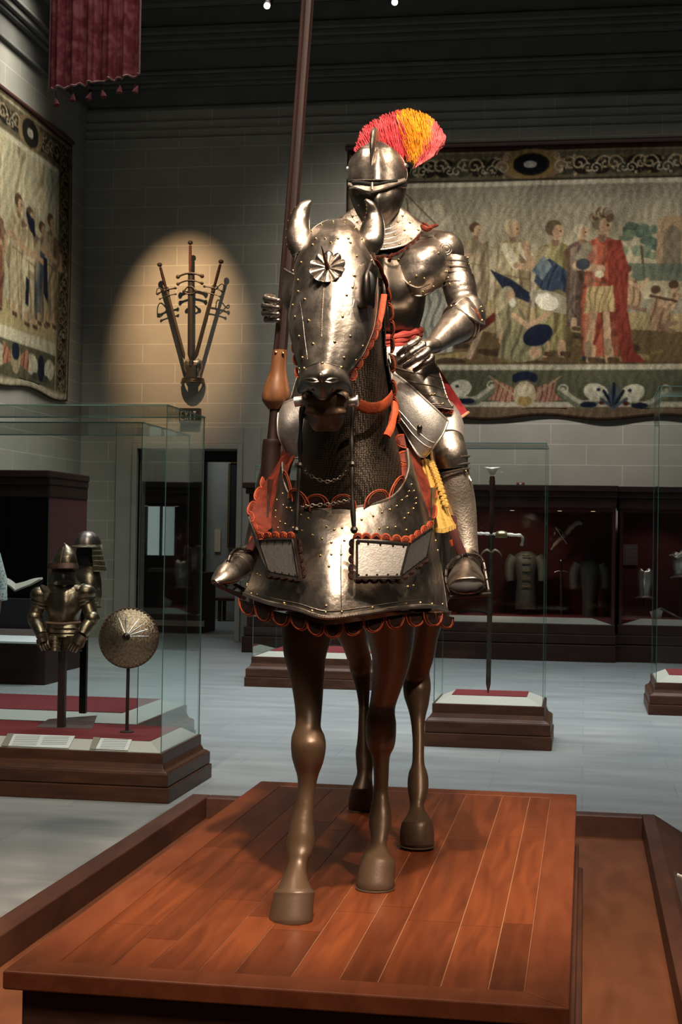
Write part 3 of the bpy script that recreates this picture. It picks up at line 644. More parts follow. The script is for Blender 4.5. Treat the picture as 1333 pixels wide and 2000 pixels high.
def sea_beast(x, y, s_, k=1.0):
    c.line([(x+s_*18*t-s_*10, y+16*math.sin(t*.9)+6) for t in np.linspace(0, 4.2, 16)], 17*k, hexc(104, 112, 92)); c.line([(x+s_*18*t-s_*10, y+16*math.sin(t*.9)+2) for t in np.linspace(0, 4.2, 16)], 8*k, hexc(168, 164, 138))
    c.ell(x, y-2, 24*k, 17*k, hexc(188, 184, 158), 1, -.3*s_); c.ell(x-s_*17, y+10, 9, 6, hexc(176, 168, 140)); c.ell(x-s_*5, y-7, 4, 3, NAV); c.ell(x-s_*12, y+18, 6, 4, RDD)
    scroll(c, x+s_*62, y-8, 11, hexc(190, 186, 160), s_); c.ell(x+s_*14, y+22, 16, 6, NAV)
for xx, s_ in ((920, 1), (1150, 1), (1175, 1), (1252, -1)): pass
for xx, s_ in ((740, 1), (912, 1), (1178, -1), (1248, 1), (1405, 1)): sea_beast(*q(xx, 765), s_)
def trophy(xx):
    X, Y_ = q(xx, 765)
    for s_ in (-1, 1):
        c.folds([(X, Y_+4), (X+s_*62, Y_-26), (X+s_*58, Y_+2), (X+s_*74, Y_+16), (X+s_*30, Y_+22)], (RED*.9, hexc(190, 160, 130), RDD), xx, .3); c.line([(X, Y_+22), (X+s_*70, Y_-30)], 3, TAN)
    c.ell(X, Y_+6, 22, 26, hexc(168, 150, 116)); c.ell(X, Y_+18, 14, 10, OCH); c.ell(X, Y_-2, 15, 12, hexc(186, 172, 140)); 
    for k in range(7): c.ell(X-18+6*k, Y_-26-5*math.sin(k*.5), 7, 9, NAV)
trophy(1040); trophy(1420); trophy(740)
X, Y_ = q(1212, 768)
for k in range(7):
    a = PI*(.12+k*.127); c.line([(X, Y_+24), (X-26*math.cos(a), Y_+24-46*math.sin(a))], 6, NAV if k % 2 else hexc(70, 84, 96))
tapestry('wall_tapestry', c, TL, Vector((1, 0, 0)), Vector((0, 0, -1)), tw, th_, 'wide figured tapestry on the back wall behind the rider, soldier in red cloak', 520, 345, .02)
# ---- left wall tapestry: canvas 500 wide (runs from near to far) x 500 high
P0 = Vector((WX, 14.0, 7.50)); tl = 21.45-14.0; hh = 7.50-3.62
c = Canvas(560, 400, hexc(150, 142, 112)); q = lambda x, y: (x, y)
c.poly([(0, 0), (560, 0), (560, 400), (0, 400)], hexc(74, 62, 46)); c.poly([(4, 4), (556, 4), (556, 396), (4, 396)], hexc(150, 142, 112))
band(c, 6, 554, 8, 50, 9); band(c, 520, 552, 8, 392, 12)
for xx in (280, 430):
    c.ell(xx, 28, 36, 24, hexc(128, 108, 74)); c.ell(xx, 28, 24, 20, DRK); c.ell(xx, 28, 9, 7, hexc(160, 155, 140))
c.poly([(6, 52), (516, 52), (516, 60), (6, 60)], hexc(184, 176, 146)); c.poly([(8, 60), (514, 60), (514, 318), (8, 318)], hexc(172, 164, 130))
for xx in (330, 392, 452): c.folds([(xx, 60), (xx+28, 60), (xx+26, 190), (xx+2, 190)], (hexc(168, 156, 118), hexc(198, 186, 150), hexc(132, 122, 92)), xx, .1)
c.folds([(478, 60), (514, 60), (514, 150), (488, 130)], (hexc(140, 138, 124), hexc(172, 166, 146), hexc(128, 126, 112)), 2, .1)
c.poly([(8, 288), (514, 276), (514, 318), (8, 318)], hexc(166, 148, 102)); c.poly([(330, 188), (420, 196), (420, 206), (330, 200)], hexc(128, 116, 84))
c.ell(385, 220, 24, 28, hexc(186, 172, 130)); c.ell(385, 220, 15, 20, hexc(140, 126, 92))
figs = [(342, 296, 150, (RED, hexc(180, 120, 86), RDD)), (404, 296, 170, (hexc(150, 126, 88), CRM, TAN)), (436, 304, 168, (hexc(176, 158, 112), CRM, hexc(140, 120, 84))), (470, 296, 150, (NAV, BLU, hexc(150, 136, 98))), (496, 292, 165, (hexc(140, 124, 92), hexc(182, 164, 124), hexc(104, 92, 70))),
        (60, 296, 160, (NAV, TAN, BLU)), (130, 300, 170, (RED, TAN, OCH)), (220, 300, 150, (CRM, TAN, OLV)), (290, 300, 150, (TAN, CRM, BRN))]
for k, (xx, yy, h_, cl) in enumerate(figs): figure(c, xx, yy, h_, cl, seed=k+20, arms=[(-.6, 6.2, -1.2, 5.2, .6, 4.8, TAN), (.6, 6.2, 1.4, 5.4, 1.4, 4.4, SKD)])
c.poly([(424, 142), (446, 150), (450, 176), (436, 168), (428, 158)], NAV); c.poly([(474, 196), (484, 196), (488, 262), (474, 250)], NAV); c.poly([(426, 236), (434, 240), (432, 278), (424, 276)], NAV)
c.poly([(8, 318), (516, 318), (516, 336), (8, 336)], hexc(190, 182, 150)); c.poly([(8, 336), (516, 336), (516, 388), (8, 388)], hexc(90, 90, 68))
for xx in (120, 200, 330, 470): 
    for s_ in (-1, 1): c.ell(xx+s_*26, 360, 17, 15, hexc(186, 180, 150), 1, -.3*s_); scroll(c, xx+s_*34, 362, 14, CRM*.9, s_); c.ell(xx+s_*14, 376, 12, 6, hexc(70, 74, 62))
    c.ell(xx, 362, 10, 20, NAV)
for xx in (400, 265):
    for s_ in (-1, 1): c.folds([(xx, 362), (xx+s_*34, 338), (xx+s_*36, 372)], (RED, hexc(190, 150, 110), RDD), xx, .3)
    c.ell(xx, 358, 14, 22, TAN); c.ell(xx, 348, 11, 13, NAV)
c.poly([(4, 388), (556, 388), (556, 396), (4, 396)], hexc(180, 170, 140))
tapestry('wall_tapestry', c, P0, Vector((0, 1, 0)), Vector((0, 0, -1)), tl, hh, 'pale figured tapestry hanging on the left wall with cream and blue robed figures', 460, 260, .015)

# ---------------------------------------------------------------- crimson banner
A, B = at(92, 150, 12), at(260, 150, 12); g = []
m, tt, b = nt('banner_damask'); v = coords(tt, (1, 1, 1))
n1 = N(tt, 'ShaderNodeTexNoise'); n1.inputs['Scale'].default_value = 11; n1.inputs['Detail'].default_value = 5; tt.links.new(v, n1.inputs['Vector'])
r_ = ramp(tt, n1.outputs['Fac'], [(.40, (.15, .022, .026)), (.50, (.21, .040, .045)), (.62, (.29, .080, .080))]); tt.links.new(r_.outputs[0], b.inputs['Base Color']); b.inputs['Roughness'].default_value = .8; b.inputs['Specular IOR Level'].default_value = .1
t = thing('hanging_banner', (A.x, 12, 5.3), 'crimson damask banner hanging from the ceiling at upper left', 'banner')
for i in range(40):
    row = []
    for j in range(90):
        u, v_ = j/89, i/39; bot = at(93, 175, 12).lerp(at(260, 131, 12), u); top = Vector((bot.x, 12, 7.4)); p = top.lerp(bot, v_)
        p.z += .010*math.sin(u*60)*(v_ > .98); p.y += .022*math.sin(u*34+1.2*math.sin(v_*2))+.014*math.sin(u*79+2)+.2*u; row.append(p)
    g.append(row)
o = MB().grid(g, 0, .006).build('cloth', m, t, ang=80)
mb = MB(); tl_ = [g[-1][j] for j in range(90)]; mb.tube(tl_, .009, 0, 6); mb.tube([g[i][89] for i in range(40)], .008, 0, 6); mb.tube([g[i][0] for i in range(40)], .006, 0, 6)
mb.build('braid_edge', noisy('banner_braid', (.20, .085, .065), (.28, .13, .10), 60, .8), t)
for k in range(6):
    p = g[-1][7+15*k]; p = Vector(p)+Vector((0, .02, -.02)); mb = MB(); mb.tube([p+Vector((0, 0, .02)), p+Vector((.01, 0, -.05))], .004, 0, 5); mb.lathe(p+Vector((.012, 0, -.11)), [(.028, 0), (.022, .03), (.010, .055), (.004, .07)], 0, 10, (.3*(k % 3-1), .2, 1)); mb.build('tassel', plain('tassel_red', (.10, .02, .02), .9, spec=.1), t)
mb = MB(); p = g[0][0]; mb.tube([p+Vector((-.15, 0, .02)), g[0][89]+Vector((.15, 0, .02))], .03, 0, 10); mb.tube([g[0][45], (g[0][45].x, g[0][45].y, CZ)], .01, 0, 6); mb.build('banner_pole', lance_wood, t)

# ---------------------------------------------------------------- three swords over a breastplate on the back wall
dull_iron = plain('dull_iron', (.045, .035, .03), .5, .6)
def sword3(name, label, top, bot, guards, blade_w, group, wav=0, grip=.24, red=False):
    top, bot = Vector(top), Vector(bot); d = (bot-top); L = d.length; d.normalize(); s_ = d.cross(Vector((0, 1, 0))).normalized(); t = thing(name, bot, label, 'sword', group)
    f = Vector((0, -1, 0)); gp = top+d*(L*grip)
    # blade: lozenge section
    rs = []; n = 26
    for k in range(n+1):
        a = k/n; w = blade_w*(1 if a < .93 else (1-a)/.07+.03)*(1+(wav*math.sin(a*60))); p = gp+d*((L*(1-grip))*a)
        rs.append([p+s_*w, p+f*.012, p-s_*w, p-f*.012])
    MB().rings(rs).build('blade', dull_iron, t, smooth=False)
    mb = MB(); mb.tube([top+d*.04, top.lerp(gp, .5), gp], [.018, .024, .020], 0, 10); [mb.tube([top+d*(.06+k*.03), top+d*(.065+k*.03)], .026, 0, 8) for k in range(int(L*grip/.03)-2)]; mb.build('grip', leather_k if not red else noisy('wrapped_grip', (.03, .012, .010), (.12, .025, .018), 30, .8), t)
    MB().ball(top, .042, 0, 10, (1, 1, .8)).build('pommel', dull_iron, t)
    mb = MB()
    for off, w, curl, r in guards:
        c_ = gp+d*off; pts = []
        for k in range(21):
            u = -1+k/10; pts.append(c_+s_*(u*w)-d*(curl*abs(u)**2*-1)+f*.01)
        mb.tube(pts, [r*(1.2 if abs(-1+k/10) > .88 else .8) for k in range(21)], 0, 8)
        for e in (0, -1): mb.ball(pts[e], r*1.7, 0, 8)
    mb.build('crossguard', dull_iron, t); return t
yw = WY-.22
sword3('two_handed_sword', 'longest two-handed sword, upright middle one of the fan on the back wall', at(372, 474, yw), at(371, 705, yw), [(.0, .19, .05, .02), (.11, .19, .05, .016), (.20, .09, .07, .014), (.32, .10, -.04, .014)], .036, 'swords fanned on the back wall', 0, .26, True)
for tp, bt, lab in (((312, 517), (361, 703), 'left leaning sword of the fan on the back wall'), ((432, 511), (381, 703), 'right leaning sword of the fan on the back wall')):
    t = sword3('rapier', lab, at(*tp, yw-.03), at(*bt, yw), [(.0, .15, .01, .013), (.09, .13, .01, .010)], .032, 'swords fanned on the back wall', 0, .27)
    p = at(tp[0]+(6 if tp[0] < 372 else -6), tp[1]+52, yw); mb = MB()
    mb.tube([p+Vector((.10*math.cos(k*PI/8), -.05*math.sin(k*PI/8), .06*math.sin(k*PI/4))) for k in range(17)], .008, 0, 6); mb.build('ring_guard', dull_iron, t)
a = at(371, 736, yw); t = thing('wall_breastplate', (a.x, WY, a.z), 'small bright breastplate on the wall holding the tips of three swords', 'breastplate')
mb = MB(); breastplate_mesh(mb, (a.x, WY-.02, at(371, 735, yw).z), .30, .28); mb.build('breast', steel, t)
mb = MB(); z0 = at(371, 738, yw).z
for k in range(3):
    mb.tube([(a.x+.16*math.sin(q_)*(1+.06*k), WY-.02-.15*math.cos(q_)*(1+.1*k), z0-k*.03) for q_ in np.linspace(-1.5, 1.5, 15)], .02, 0, 6)
mb.build('waist_flange', steel_d, t)
MB().bb((a.x-.08, WY-.16, z0-.05), (a.x+.08, WY, z0+.2)).build('mount', black_cloth, t, smooth=False)

# small fire alarm above the wall case
a = at(1018, 942, 21.9); b_ = at(1033, 951, 21.9)
t = thing('fire_alarm', ((a.x+b_.x)/2, 20.6, 2.4), 'tiny red fire alarm box above the long wall case', 'alarm')
yy = 21.9
MB().bb((a.x, 20.5, at(1018, 950, 20.5).z), (b_.x, 20.6, at(1018, 942, 20.5).z)).build('alarm_box', plain('alarm_red', (.28, .06, .05), .5), t, bevel=.01)
MB().ball(((a.x+b_.x)/2, 20.49, at(1026, 946, 20.5).z), .02, 0, 10).build('strobe', label_white, t)
# ================================================================ PLATFORM
PX0, PX1, PY0, PY1, PZ = -1.37, -.023, 3.41, 6.29, .55
t = thing('display_platform', ((PX0+PX1)/2, (PY0+PY1)/2, 0), 'low red-brown planked wooden platform carrying the armoured horse', 'platform')
m = MB().bb((PX0+.05, PY0+.06, .1), (PX1-.05, PY1-.05, PZ-.20), 0).bb((PX0+.02, PY0+.02, PZ-.20), (PX1-.02, PY1-.02, PZ-.165), 0).bb((PX0+.035, PY0+.035, PZ-.165), (PX1-.035, PY1-.035, PZ-.05), 0)
m.bb((PX0-.06, PY0-.10, .1), (PX1+.0, PY0+.06, PZ-.26), 0).bb((PX1-.03, PY0+.02, .1), (PX1+.012, PY1-.01, PZ-.20), 0).bb((PX1-.03, PY0, .1), (PX1+.030, PY1, PZ-.30), 0)
m.build('plinth_body', dark_tray, t, smooth=False, bevel=.008)
BW = .105; ZT = PZ
m = MB(); z0 = PZ-.045     # mitred border boards
for P in (((PX0, PY0), (PX1, PY0), (PX1-BW, PY0+BW), (PX0+BW, PY0+BW)), ((PX0, PY1), (PX0+BW, PY1-BW), (PX1-BW, PY1-BW), (PX1, PY1)),
          ((PX0, PY0), (PX0+BW, PY0+BW), (PX0+BW, PY1-BW), (PX0, PY1)), ((PX1, PY0), (PX1, PY1), (PX1-BW, PY1-BW), (PX1-BW, PY0+BW))):
    m.prism([(x, y, z0) for x, y in P], (0, 0, PZ-z0))
m.build('border_boards', plank_trim, t, smooth=False, bevel=.004)
m = MB(); tones = []; xs = [PX0+BW]; ws = [.145, .10, .13, .095, .15, .125, .10, .16, .12, .09]; 
for w_ in ws: xs.append(xs[-1]+w_)
sc_ = (PX1-BW-xs[0])/(xs[-1]-xs[0]); xs = [xs[0]+(x-xs[0])*sc_ for x in xs]
R2 = random.Random(3)
for k in range(len(xs)-1):
    y = PY0+BW; first = True
    while y < PY1-BW-.01:
        L = R2.uniform(.25, .8) if first else R2.uniform(.75, 1.5); first = False; y2 = min(y+L, PY1-BW)
        if PY1-BW-y2 < .2: y2 = PY1-BW
        g_ = .0014; m.bb((xs[k]+g_, y+g_, z0), (xs[k+1]-g_, y2-g_, PZ-.0015)); tn = R2.uniform(.72, 1.2); tones += [tn]*6; y = y2
o = m.build('floor_planks', plank, t, smooth=False)
at_ = o.data.color_attributes.new('tone', 'FLOAT_COLOR', 'CORNER'); col_ = []
for k, p in enumerate(o.data.polygons): col_ += [tones[k], tones[k]*.98, tones[k]*.95, 1]*len(p.vertices)
at_.data.foreach_set('color', col_)
m = MB().bb((PX0+BW, PY0+BW, z0-.002), (PX1-BW, PY1-BW, PZ-.004)); m.build('plank_joints', plain('pale_joint', (.30, .15, .08), .6), t, smooth=False)
# surrounding tray
TX0, TX1, TY0, TY1, RZ = -1.98, .306, 2.2, 7.72, .21
t = thing('platform_tray', ((TX0+TX1)/2, 5, 0), 'wide shallow wooden tray with raised rim surrounding the horse platform', 'tray')
MB().bb((TX0-.02, TY0, .04), (TX1+.02, TY1+.02, .1)).build('tray_bed', tray_wood, t, smooth=False)
m = MB()
m.bb((TX0-.10, TY0, 0), (TX0, TY1+.10, RZ)).bb((TX0, TY1, 0), (TX1, TY1+.1, RZ))
m.build('rim', dark_tray, t, smooth=False, bevel=.006)
m = MB(); q0 = Vector((TX1, TY0, RZ)); pr_ = [(0, 0, RZ), (.06, 0, RZ), (.30, 0, .10), (.30, 0, 0), (0, 0, 0)]
pl = [(TX1+x, TY0, z) for x, _, z in pr_]; L_ = TY1+.1-TY0
a_ = [Vector(p) for p in pl]; b_ = [Vector((p[0], TY1+.1-(0 if p[0] < TX1+.1 else .22), p[2])) for p in pl]
m.add(a_+b_, [(4, 3, 2, 1, 0), (5, 6, 7, 8, 9)]+[(i, (i+1) % 5, 5+(i+1) % 5, 5+i) for i in range(5)])
m.build('sloped_rail', dark_tray, t, smooth=False, bevel=.004)
# printed label lying on the sloped rail
e1 = onz(1305, 1704, .195); sl = Vector((.24, 0, -.11)).normalized(); up_ = Vector((.11, 0, .24)).normalized()
o_ = Vector((TX1+.075, onz(1305, 1704, .2).y, 0)); o_.z = RZ-(.015)*.11/.24
t = thing('text_label', o_, 'clear slanted text panel on the right hand rail of the tray', 'label')
m = MB(); P = [o_+up_*.003, o_+up_*.003-Vector((0, 1.35, 0)), o_+up_*.003-Vector((0, 1.35, 0))+sl*.24, o_+up_*.003+sl*.24]
m.prism(P, up_*.004); m.build('label_panel', plain('brown_acrylic', (.085, .055, .045), .25), t, smooth=False)
m = MB()
for k in range(26):
    yy = o_.y-.10-k*.030; 
    xx = .035
    while xx < .21:
        w_ = R2.uniform(.008, .028); a = o_+up_*.0085+sl*xx; a.y = yy; m.prism([a, a+sl*w_, a+sl*w_-Vector((0, .008, 0)), a-Vector((0, .008, 0))], up_*.0006); xx += w_+.006
m.build('printed_text', plain('silver_text', (.42, .42, .42), .4), t, smooth=False)
m = MB(); a = o_+up_*.009+sl*.02; m.tube([a+sl*(.03*k)+Vector((0, -.03-.012*math.sin(k*2.1), 0)) for k in range(7)], .003, 0, 5); m.tube([a+Vector((0, -.045, 0)), a+sl*.06+Vector((0, -.02, 0)), a+sl*.03+Vector((0, -.01, 0)), a+Vector((0, -.045, 0))], .003, 0, 5)
m.build('heading', plain('silver_heading', (.75, .75, .75), .35), t)

# ================================================================ GLASS CASES
def glass_case(name, label, x0, x1, y0, y1, zt, base, deckz, group=None, prof=None, wood_m=case_wood, deck=True, inset=.07, topm=True, sl=.10):
    """free-standing case: moulded wooden base, cream sloped border round a red deck, five glass panels"""
    t = thing(name, ((x0+x1)/2, (y0+y1)/2, 0), label, 'display case', group)
    m = MB(); m.bb((x0, y0, 0), (x1, y1, base*.32)); m.bb((x0+.01, y0+.01, base*.33), (x1-.01, y1-.01, base*.60))
    i0, i1, z0, z1 = .015, inset-.01, base*.60, base*.78
    def fr(i, z): return [(x0+i, y0+i, z), (x1-i, y0+i, z), (x1-i, y1-i, z), (x0+i, y1-i, z)]
    m.rings([fr(i0, z0), fr(i0+.01, z0+.01), fr(i0+(i1-i0)*.65, z0+(z1-z0)*.35), fr(i1, z1), fr(i1, base)])
    m.build('base', wood_m, t, smooth=False, bevel=.006)
    a, b, c_, d = x0+inset, x1-inset, y0+inset, y1-inset
    if deck:
        m = MB(); A = [(a+.012, c_+.012, base), (b-.012, c_+.012, base), (b-.012, d-.012, base), (a+.012, d-.012, base)]; B = [(a+sl, c_+sl, deckz), (b-sl, c_+sl, deckz), (b-sl, d-sl, deckz), (a+sl, d-sl, deckz)]
        m.rings([A, B]); m.build('sloped_border', deck_white, t, smooth=False)
        MB().bb((a+sl, c_+sl, deckz-.01), (b-sl, d-sl, deckz+.004)).build('felt_deck', deck_red, t, smooth=False)
    th = .006
    for (p, q_) in (((a, c_), (b, c_+th)), ((a, d-th), (b, d)), ((a, c_+th), (a+th, d-th)), ((b-th, c_+th), (b, d-th))):
        m = MB().bb((p[0], p[1], base), (q_[0], q_[1], zt))
        m.m = [0]*6
        ew = q_[0]-p[0] > q_[1]-p[1]
        # greenish polished edges: the two narrow upright faces and the top
        m.m = [1, 1, 0, 0, 1, 1] if ew else [0, 0, 1, 1, 1, 1]
        m.build('glass_panel', [glass, glass_edge], t, smooth=False)
    if topm:
        m = MB().bb((a-.004, c_-.004, zt), (b+.004, d+.004, zt+.008)); m.m = [1, 1, 1, 1, 0, 0]; m.build('glass_top', [glass, glass_edge], t, smooth=False)
    return t
def check_face_order(): pass
gl = glass_case('glass_case', 'large glass case on a moulded wood base at left holding the small half armour', -5.3, -2.44, 8.62, 9.66, 2.39, .29, .345, 'free-standing glass cases')
# labels and cards on the front slope of the left case
def on_slope(px, py, z): return onz(px, py, z)
def card(name, pts, z, mat, label=None, cat='label', group=None, dz=.006):
    P = [onz(x, y, z) for x, y in pts]; o = MB().prism(P, (0, 0, dz)).build(name, mat, smooth=False)
    if label: tag(o, label, cat, group)
    return o
slp = lambda px, py, off=.003: None
def slope_pt(px, py, off):
    # the front slope rises from (y=8.70,z=.325) to (y=8.79,z=.36)
    y0, z0, y1, z1 = 8.702, .29, 8.79, .345; lo = Vector((0, y0, z0)); n = Vector((0, -(z1-z0), (y1-y0))).normalized()
    w = M3 @ Vector((px-666.5, 1000-py, -F)); o = Vector((0, 0, CH)); k = (lo+n*off-o).dot(n)/w.dot(n); return o+w*k
def slope_card(nm, pts, mats, label, lines, off=.003):
    n = Vector((0, -.055, .088)).normalized(); P = [slope_pt(x, y, off) for x, y in pts]
    t = thing(nm, P[0], label, 'label', 'labels on the left case border'); MB().prism(P, n*.003).build('card', mats[0], t, smooth=False)
    m = MB()
    for (x0, x1, ys) in lines:
        for yy in ys:
            sk = (yy-pts[0][1])*-.45; a = [slope_pt(x, y, off+.0035) for x, y in ((x0+sk, yy), (x1+sk, yy), (x1+sk, yy+1.1), (x0+sk, yy+1.1))]; m.prism(a, n*.0005)
    if lines: m.build('printed_lines', mats[1], t, smooth=False)
    return t
slope_card('text_label', [(27, 1434), (147, 1438), (134, 1462), (16, 1457)], (label_white, label_grey), 'wide white printed label at the front edge of the left case', [(32, 80, [1437+k*3.4 for k in range(6)]), (88, 138, [1439+k*3.4 for k in range(5)])])
slope_card('text_label', [(197, 1442), (258, 1445), (250, 1466), (187, 1463)], (label_white, label_grey), 'shorter white printed label right of the tan strip in the left case', [(203, 252, [1444+k*3.3 for k in range(6)])])
for pts, lab in (([(15, 1433), (27, 1433), (15, 1458), (2, 1457)], 'tan marker strip at the far left of the left case border'), ([(183, 1440), (196, 1441), (187, 1464), (175, 1463)], 'tan marker strip between the two labels in the left case')):
    slope_card('marker_strip', pts, (tan_card, label_grey), lab, [])
# raised cream wedge behind the shield, grey floor plates under the posts
ZD = .349
glass_case('glass_case', 'second large glass case standing directly behind the one with the half armour', -5.3, -2.985, 9.90, 11.3, 2.385, .29, .345, 'free-standing glass cases', sl=.16)
o = MB().prism([onz(95, 1405, ZD), onz(190, 1398, ZD), onz(180, 1424, ZD), onz(70, 1421, ZD)], (0, 0, .003)).build('acrylic_plate', plain('grey_plate', (.15, .10, .10), .35), smooth=False); tag(o, 'thin grey plate on the felt under the half armour post', 'plate')

# ---- small half armour on a post
AY = 9.10
def px(y=AY): return y/F
pz = onz(120, 1421, ZD).y; AY = pz; base = at(120, 1421, AY)
ha = thing('half_armour', (base.x, AY, ZD), 'small bronze-toned half armour with closed helmet standing in the left case', 'armour')
MB().bb((base.x-.024, AY-.02, ZD), (base.x+.024, AY+.02, at(120, 1180, AY).z)).build('post', post_m, ha, smooth=False, bevel=.003)
ar = old_steel
g = shell([(1136, 100, 150, AY-.04, .06), (1148, 92, 160, AY-.08, .08), (1170, 90, 162, AY-.115, .11), (1192, 92, 158, AY-.12, .11), (1210, 94, 152, AY-.09, .09), (1217, 92, 154, AY-.08, .08)], 24, 24, ridge=.012)
plate('breastplate', g, [ar, brass], ha, .004, edge=.004)
g = shell([(1140, 100, 150, AY+.02, .02), (1170, 92, 160, AY+.09, -.09), (1212, 96, 152, AY+.07, -.07)], 14, 16); MB().grid(g, 0, .003).build('backplate', ar, ha)
m = MB()
for k, (y0_, l, r) in enumerate(((1217, 92, 155), (1226, 88, 156), (1234, 86, 158))):
    g = shell([(y0_, l, r, AY-.095, .08), (y0_+10, l-2, r+2, AY-.11, .09)], 6, 24, ridge=.006); m.grid(g, 0, .003, front(g)); m.tube([p for p in g[-1]], .003, 0, 5)
m.build('fauld', ar, ha)
for s_, (a_, b_, c_) in ((0, (88, 118, 1)), (1, (124, 160, 1))):
    m = MB()
    for k in range(4):
        y0_ = 1242+k*7; g = shell([(y0_, a_+k, b_-k*.5, AY-.12, .05), (y0_+8, a_+k-1, b_-k*.5+1, AY-.125, .05)], 5, 14); m.grid(g, 0, .003, front(g)); m.tube(g[-1], .0028, 0, 5)
    m.build('tasset', ar, ha)
m = MB(); m.tube([at(90+k*8.5, 1216+2*math.sin(k*.45), AY-.115+.06*abs(k-4)/4) for k in range(9)], .008, 0, 6); m.build('waist_belt', plain('pinkish_belt', (.28, .17, .12), .5), ha)
for (sx, pl_, el, wr, hd, wd) in (((94, 1152), (78, 1170), (68, 1206), (82, 1240), (90, 1268), 1), ((152, 1150), (168, 1165), (180, 1208), (160, 1240), (140, 1270), 1)):
    Y1, Y2_, Y3 = AY-.02, AY-.05, AY-.13
    m = MB(); m.tube(crp([(sx[0], sx[1], Y1), (pl_[0], pl_[1]+6, Y1), (el[0], el[1], Y2_)], 12), [.056, .058, .056, .054, .052, .05, .05, .048, .046, .045, .044, .044], 0, 14); m.build('upper_arm', ar, ha)
    m = MB(); m.ball(at(pl_[0], pl_[1]-8, Y1-.01), .066, 0, 14, (1, .9, .85)); 
    for k in range(3): m.tube([at(pl_[0], pl_[1]-2+k*7, Y1), at(pl_[0]+(el[0]-pl_[0])*.1, pl_[1]+2+k*7, Y1)], [.064, .060], 0, 14)
    m.build('pauldron', ar, ha)
    MB().ball(at(el[0], el[1], Y2_-.01), .052, 0, 12, (1, 1, .95)).build('elbow_cop', ar, ha)
    m = MB(); m.tube(crp([(el[0], el[1]+4, Y2_), ((el[0]+wr[0])/2, (el[1]+wr[1])/2, (Y2_+Y3)/2), (wr[0], wr[1], Y3)], 8), [.048, .047, .046, .044, .042, .040, .036, .034], 0, 14); m.build('forearm', ar, ha)
    h = MB(); c_ = at(wr[0], wr[1], Y3); e_ = at(hd[0], hd[1], Y3-.02); d_ = e_-c_; s__ = d_.cross(Vector((0, 1, 0))).normalized()
    h.tube([c_, c_+d_*.25, c_+d_*.55], [.040, .034, .030], 0, 10, 1.2)
    for f in range(4):
        o_ = c_+d_*.5+s__*(.018*(f-1.5)); h.tube([o_, o_+d_*.25+Vector((0, -.01, 0)), o_+d_*(.5+.05*(f in (1, 2)))], [.010, .010, .007], 0, 7)
    o_ = c_+d_*.2+s__*(.034 if el[0] > 120 else -.034); h.tube([o_, o_+d_*.3+s__*(.01 if el[0] > 120 else -.01), o_+d_*.5], [.011, .010, .007], 0, 7)
    h.build('gauntlet', ar, ha)
g = shell([(1118, 98, 146, AY-.05, .06), (1132, 96, 150, AY-.07, .08), (1140, 94, 156, AY-.07, .08)], 8, 20); plate('gorget', g, [ar, brass], ha, .003, edge=.003)
m = MB(); sk = [(1062, 125, 129, AY-.01, .01, .01), (1072, 114, 142, AY, .05, .07), (1088, 104, 150, AY, .095, .10), (1104, 99, 152, AY, .105, .11)]; slices(m, sk, 14, 24); 
m.tube([at(126, 1061, AY), at(120, 1082, AY-.085), at(117, 1103, AY-.11)], [.004, .006, .004], 0, 6)
m.build('helmet_skull', ar, ha)
m = MB(); g = shell([(1100, 92, 152, AY-.12, .10), (1110, 94, 153, AY-.14, .11)], 5, 20); m.grid(g, 0, .004, front(g)); m.tube(g[-1], .004, 0, 6); m.build('brow_peak', noisy('rusty_peak', (.06, .025, .018), (.16, .08, .05), 40, .6, .6), ha)
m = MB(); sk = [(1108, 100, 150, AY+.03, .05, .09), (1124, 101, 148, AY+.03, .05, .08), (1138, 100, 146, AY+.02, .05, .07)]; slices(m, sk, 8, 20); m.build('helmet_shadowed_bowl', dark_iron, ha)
m = MB(); g = shell([(1122, 106, 142, AY-.12, .12), (1132, 104, 146, AY-.135, .13), (1142, 104, 148, AY-.11, .11)], 8, 20, ridge=.02); m.grid(g, 0, .004, front(g)); m.build('chin_piece', dark_iron, ha)

# ---- lobster tailed helmet on cuirass behind
HY = onz(162, 1393, ZD).y; base = at(162, 1393, HY)
hh_ = thing('half_armour', (base.x, HY, ZD), 'taller half armour with ribbed lobster-tailed helmet, behind the first in the left case', 'armour')
MB().bb((base.x-.024, HY-.02, ZD), (base.x+.024, HY+.02, at(162, 1180, HY).z)).build('post', post_m, hh_, smooth=False, bevel=.003)
g = shell([(1106, 150, 190, HY-.06, .08), (1130, 142, 196, HY-.12, .12), (1165, 142, 197, HY-.13, .13), (1185, 146, 192, HY-.10, .10)], 18, 22); plate('breastplate', g, [old_steel, brass], hh_, .004, edge=.004)
g = shell([(1106, 150, 190, HY+.04, -.04), (1130, 142, 196, HY+.10, -.10), (1185, 146, 192, HY+.08, -.08)], 12, 16); MB().grid(g, 0, .003).build('backplate', old_steel, hh_)
m = MB(); n = 48; rs = []
for k in range(14):
    a = k/13*PI/2; rr = math.sin(a)*.088+.002; z = math.cos(a)*.098; rs.append([(at(171, 1066, HY).x+rr*(1+.05*abs(math.cos(j*PI/8)))*math.cos(2*PI*j/n)*1.02, HY+rr*(1+.05*abs(math.cos(j*PI/8)))*math.sin(2*PI*j/n)*1.15, at(171, 1064, HY).z+z) for j in range(n)])
m.rings(rs); m.build('ribbed_skull', noisy('pinkish_steel', (.26, .20, .18), (.42, .34, .31), 18, .4, 1), hh_)
m = MB(); c_ = at(160, 1064, HY)
g = []
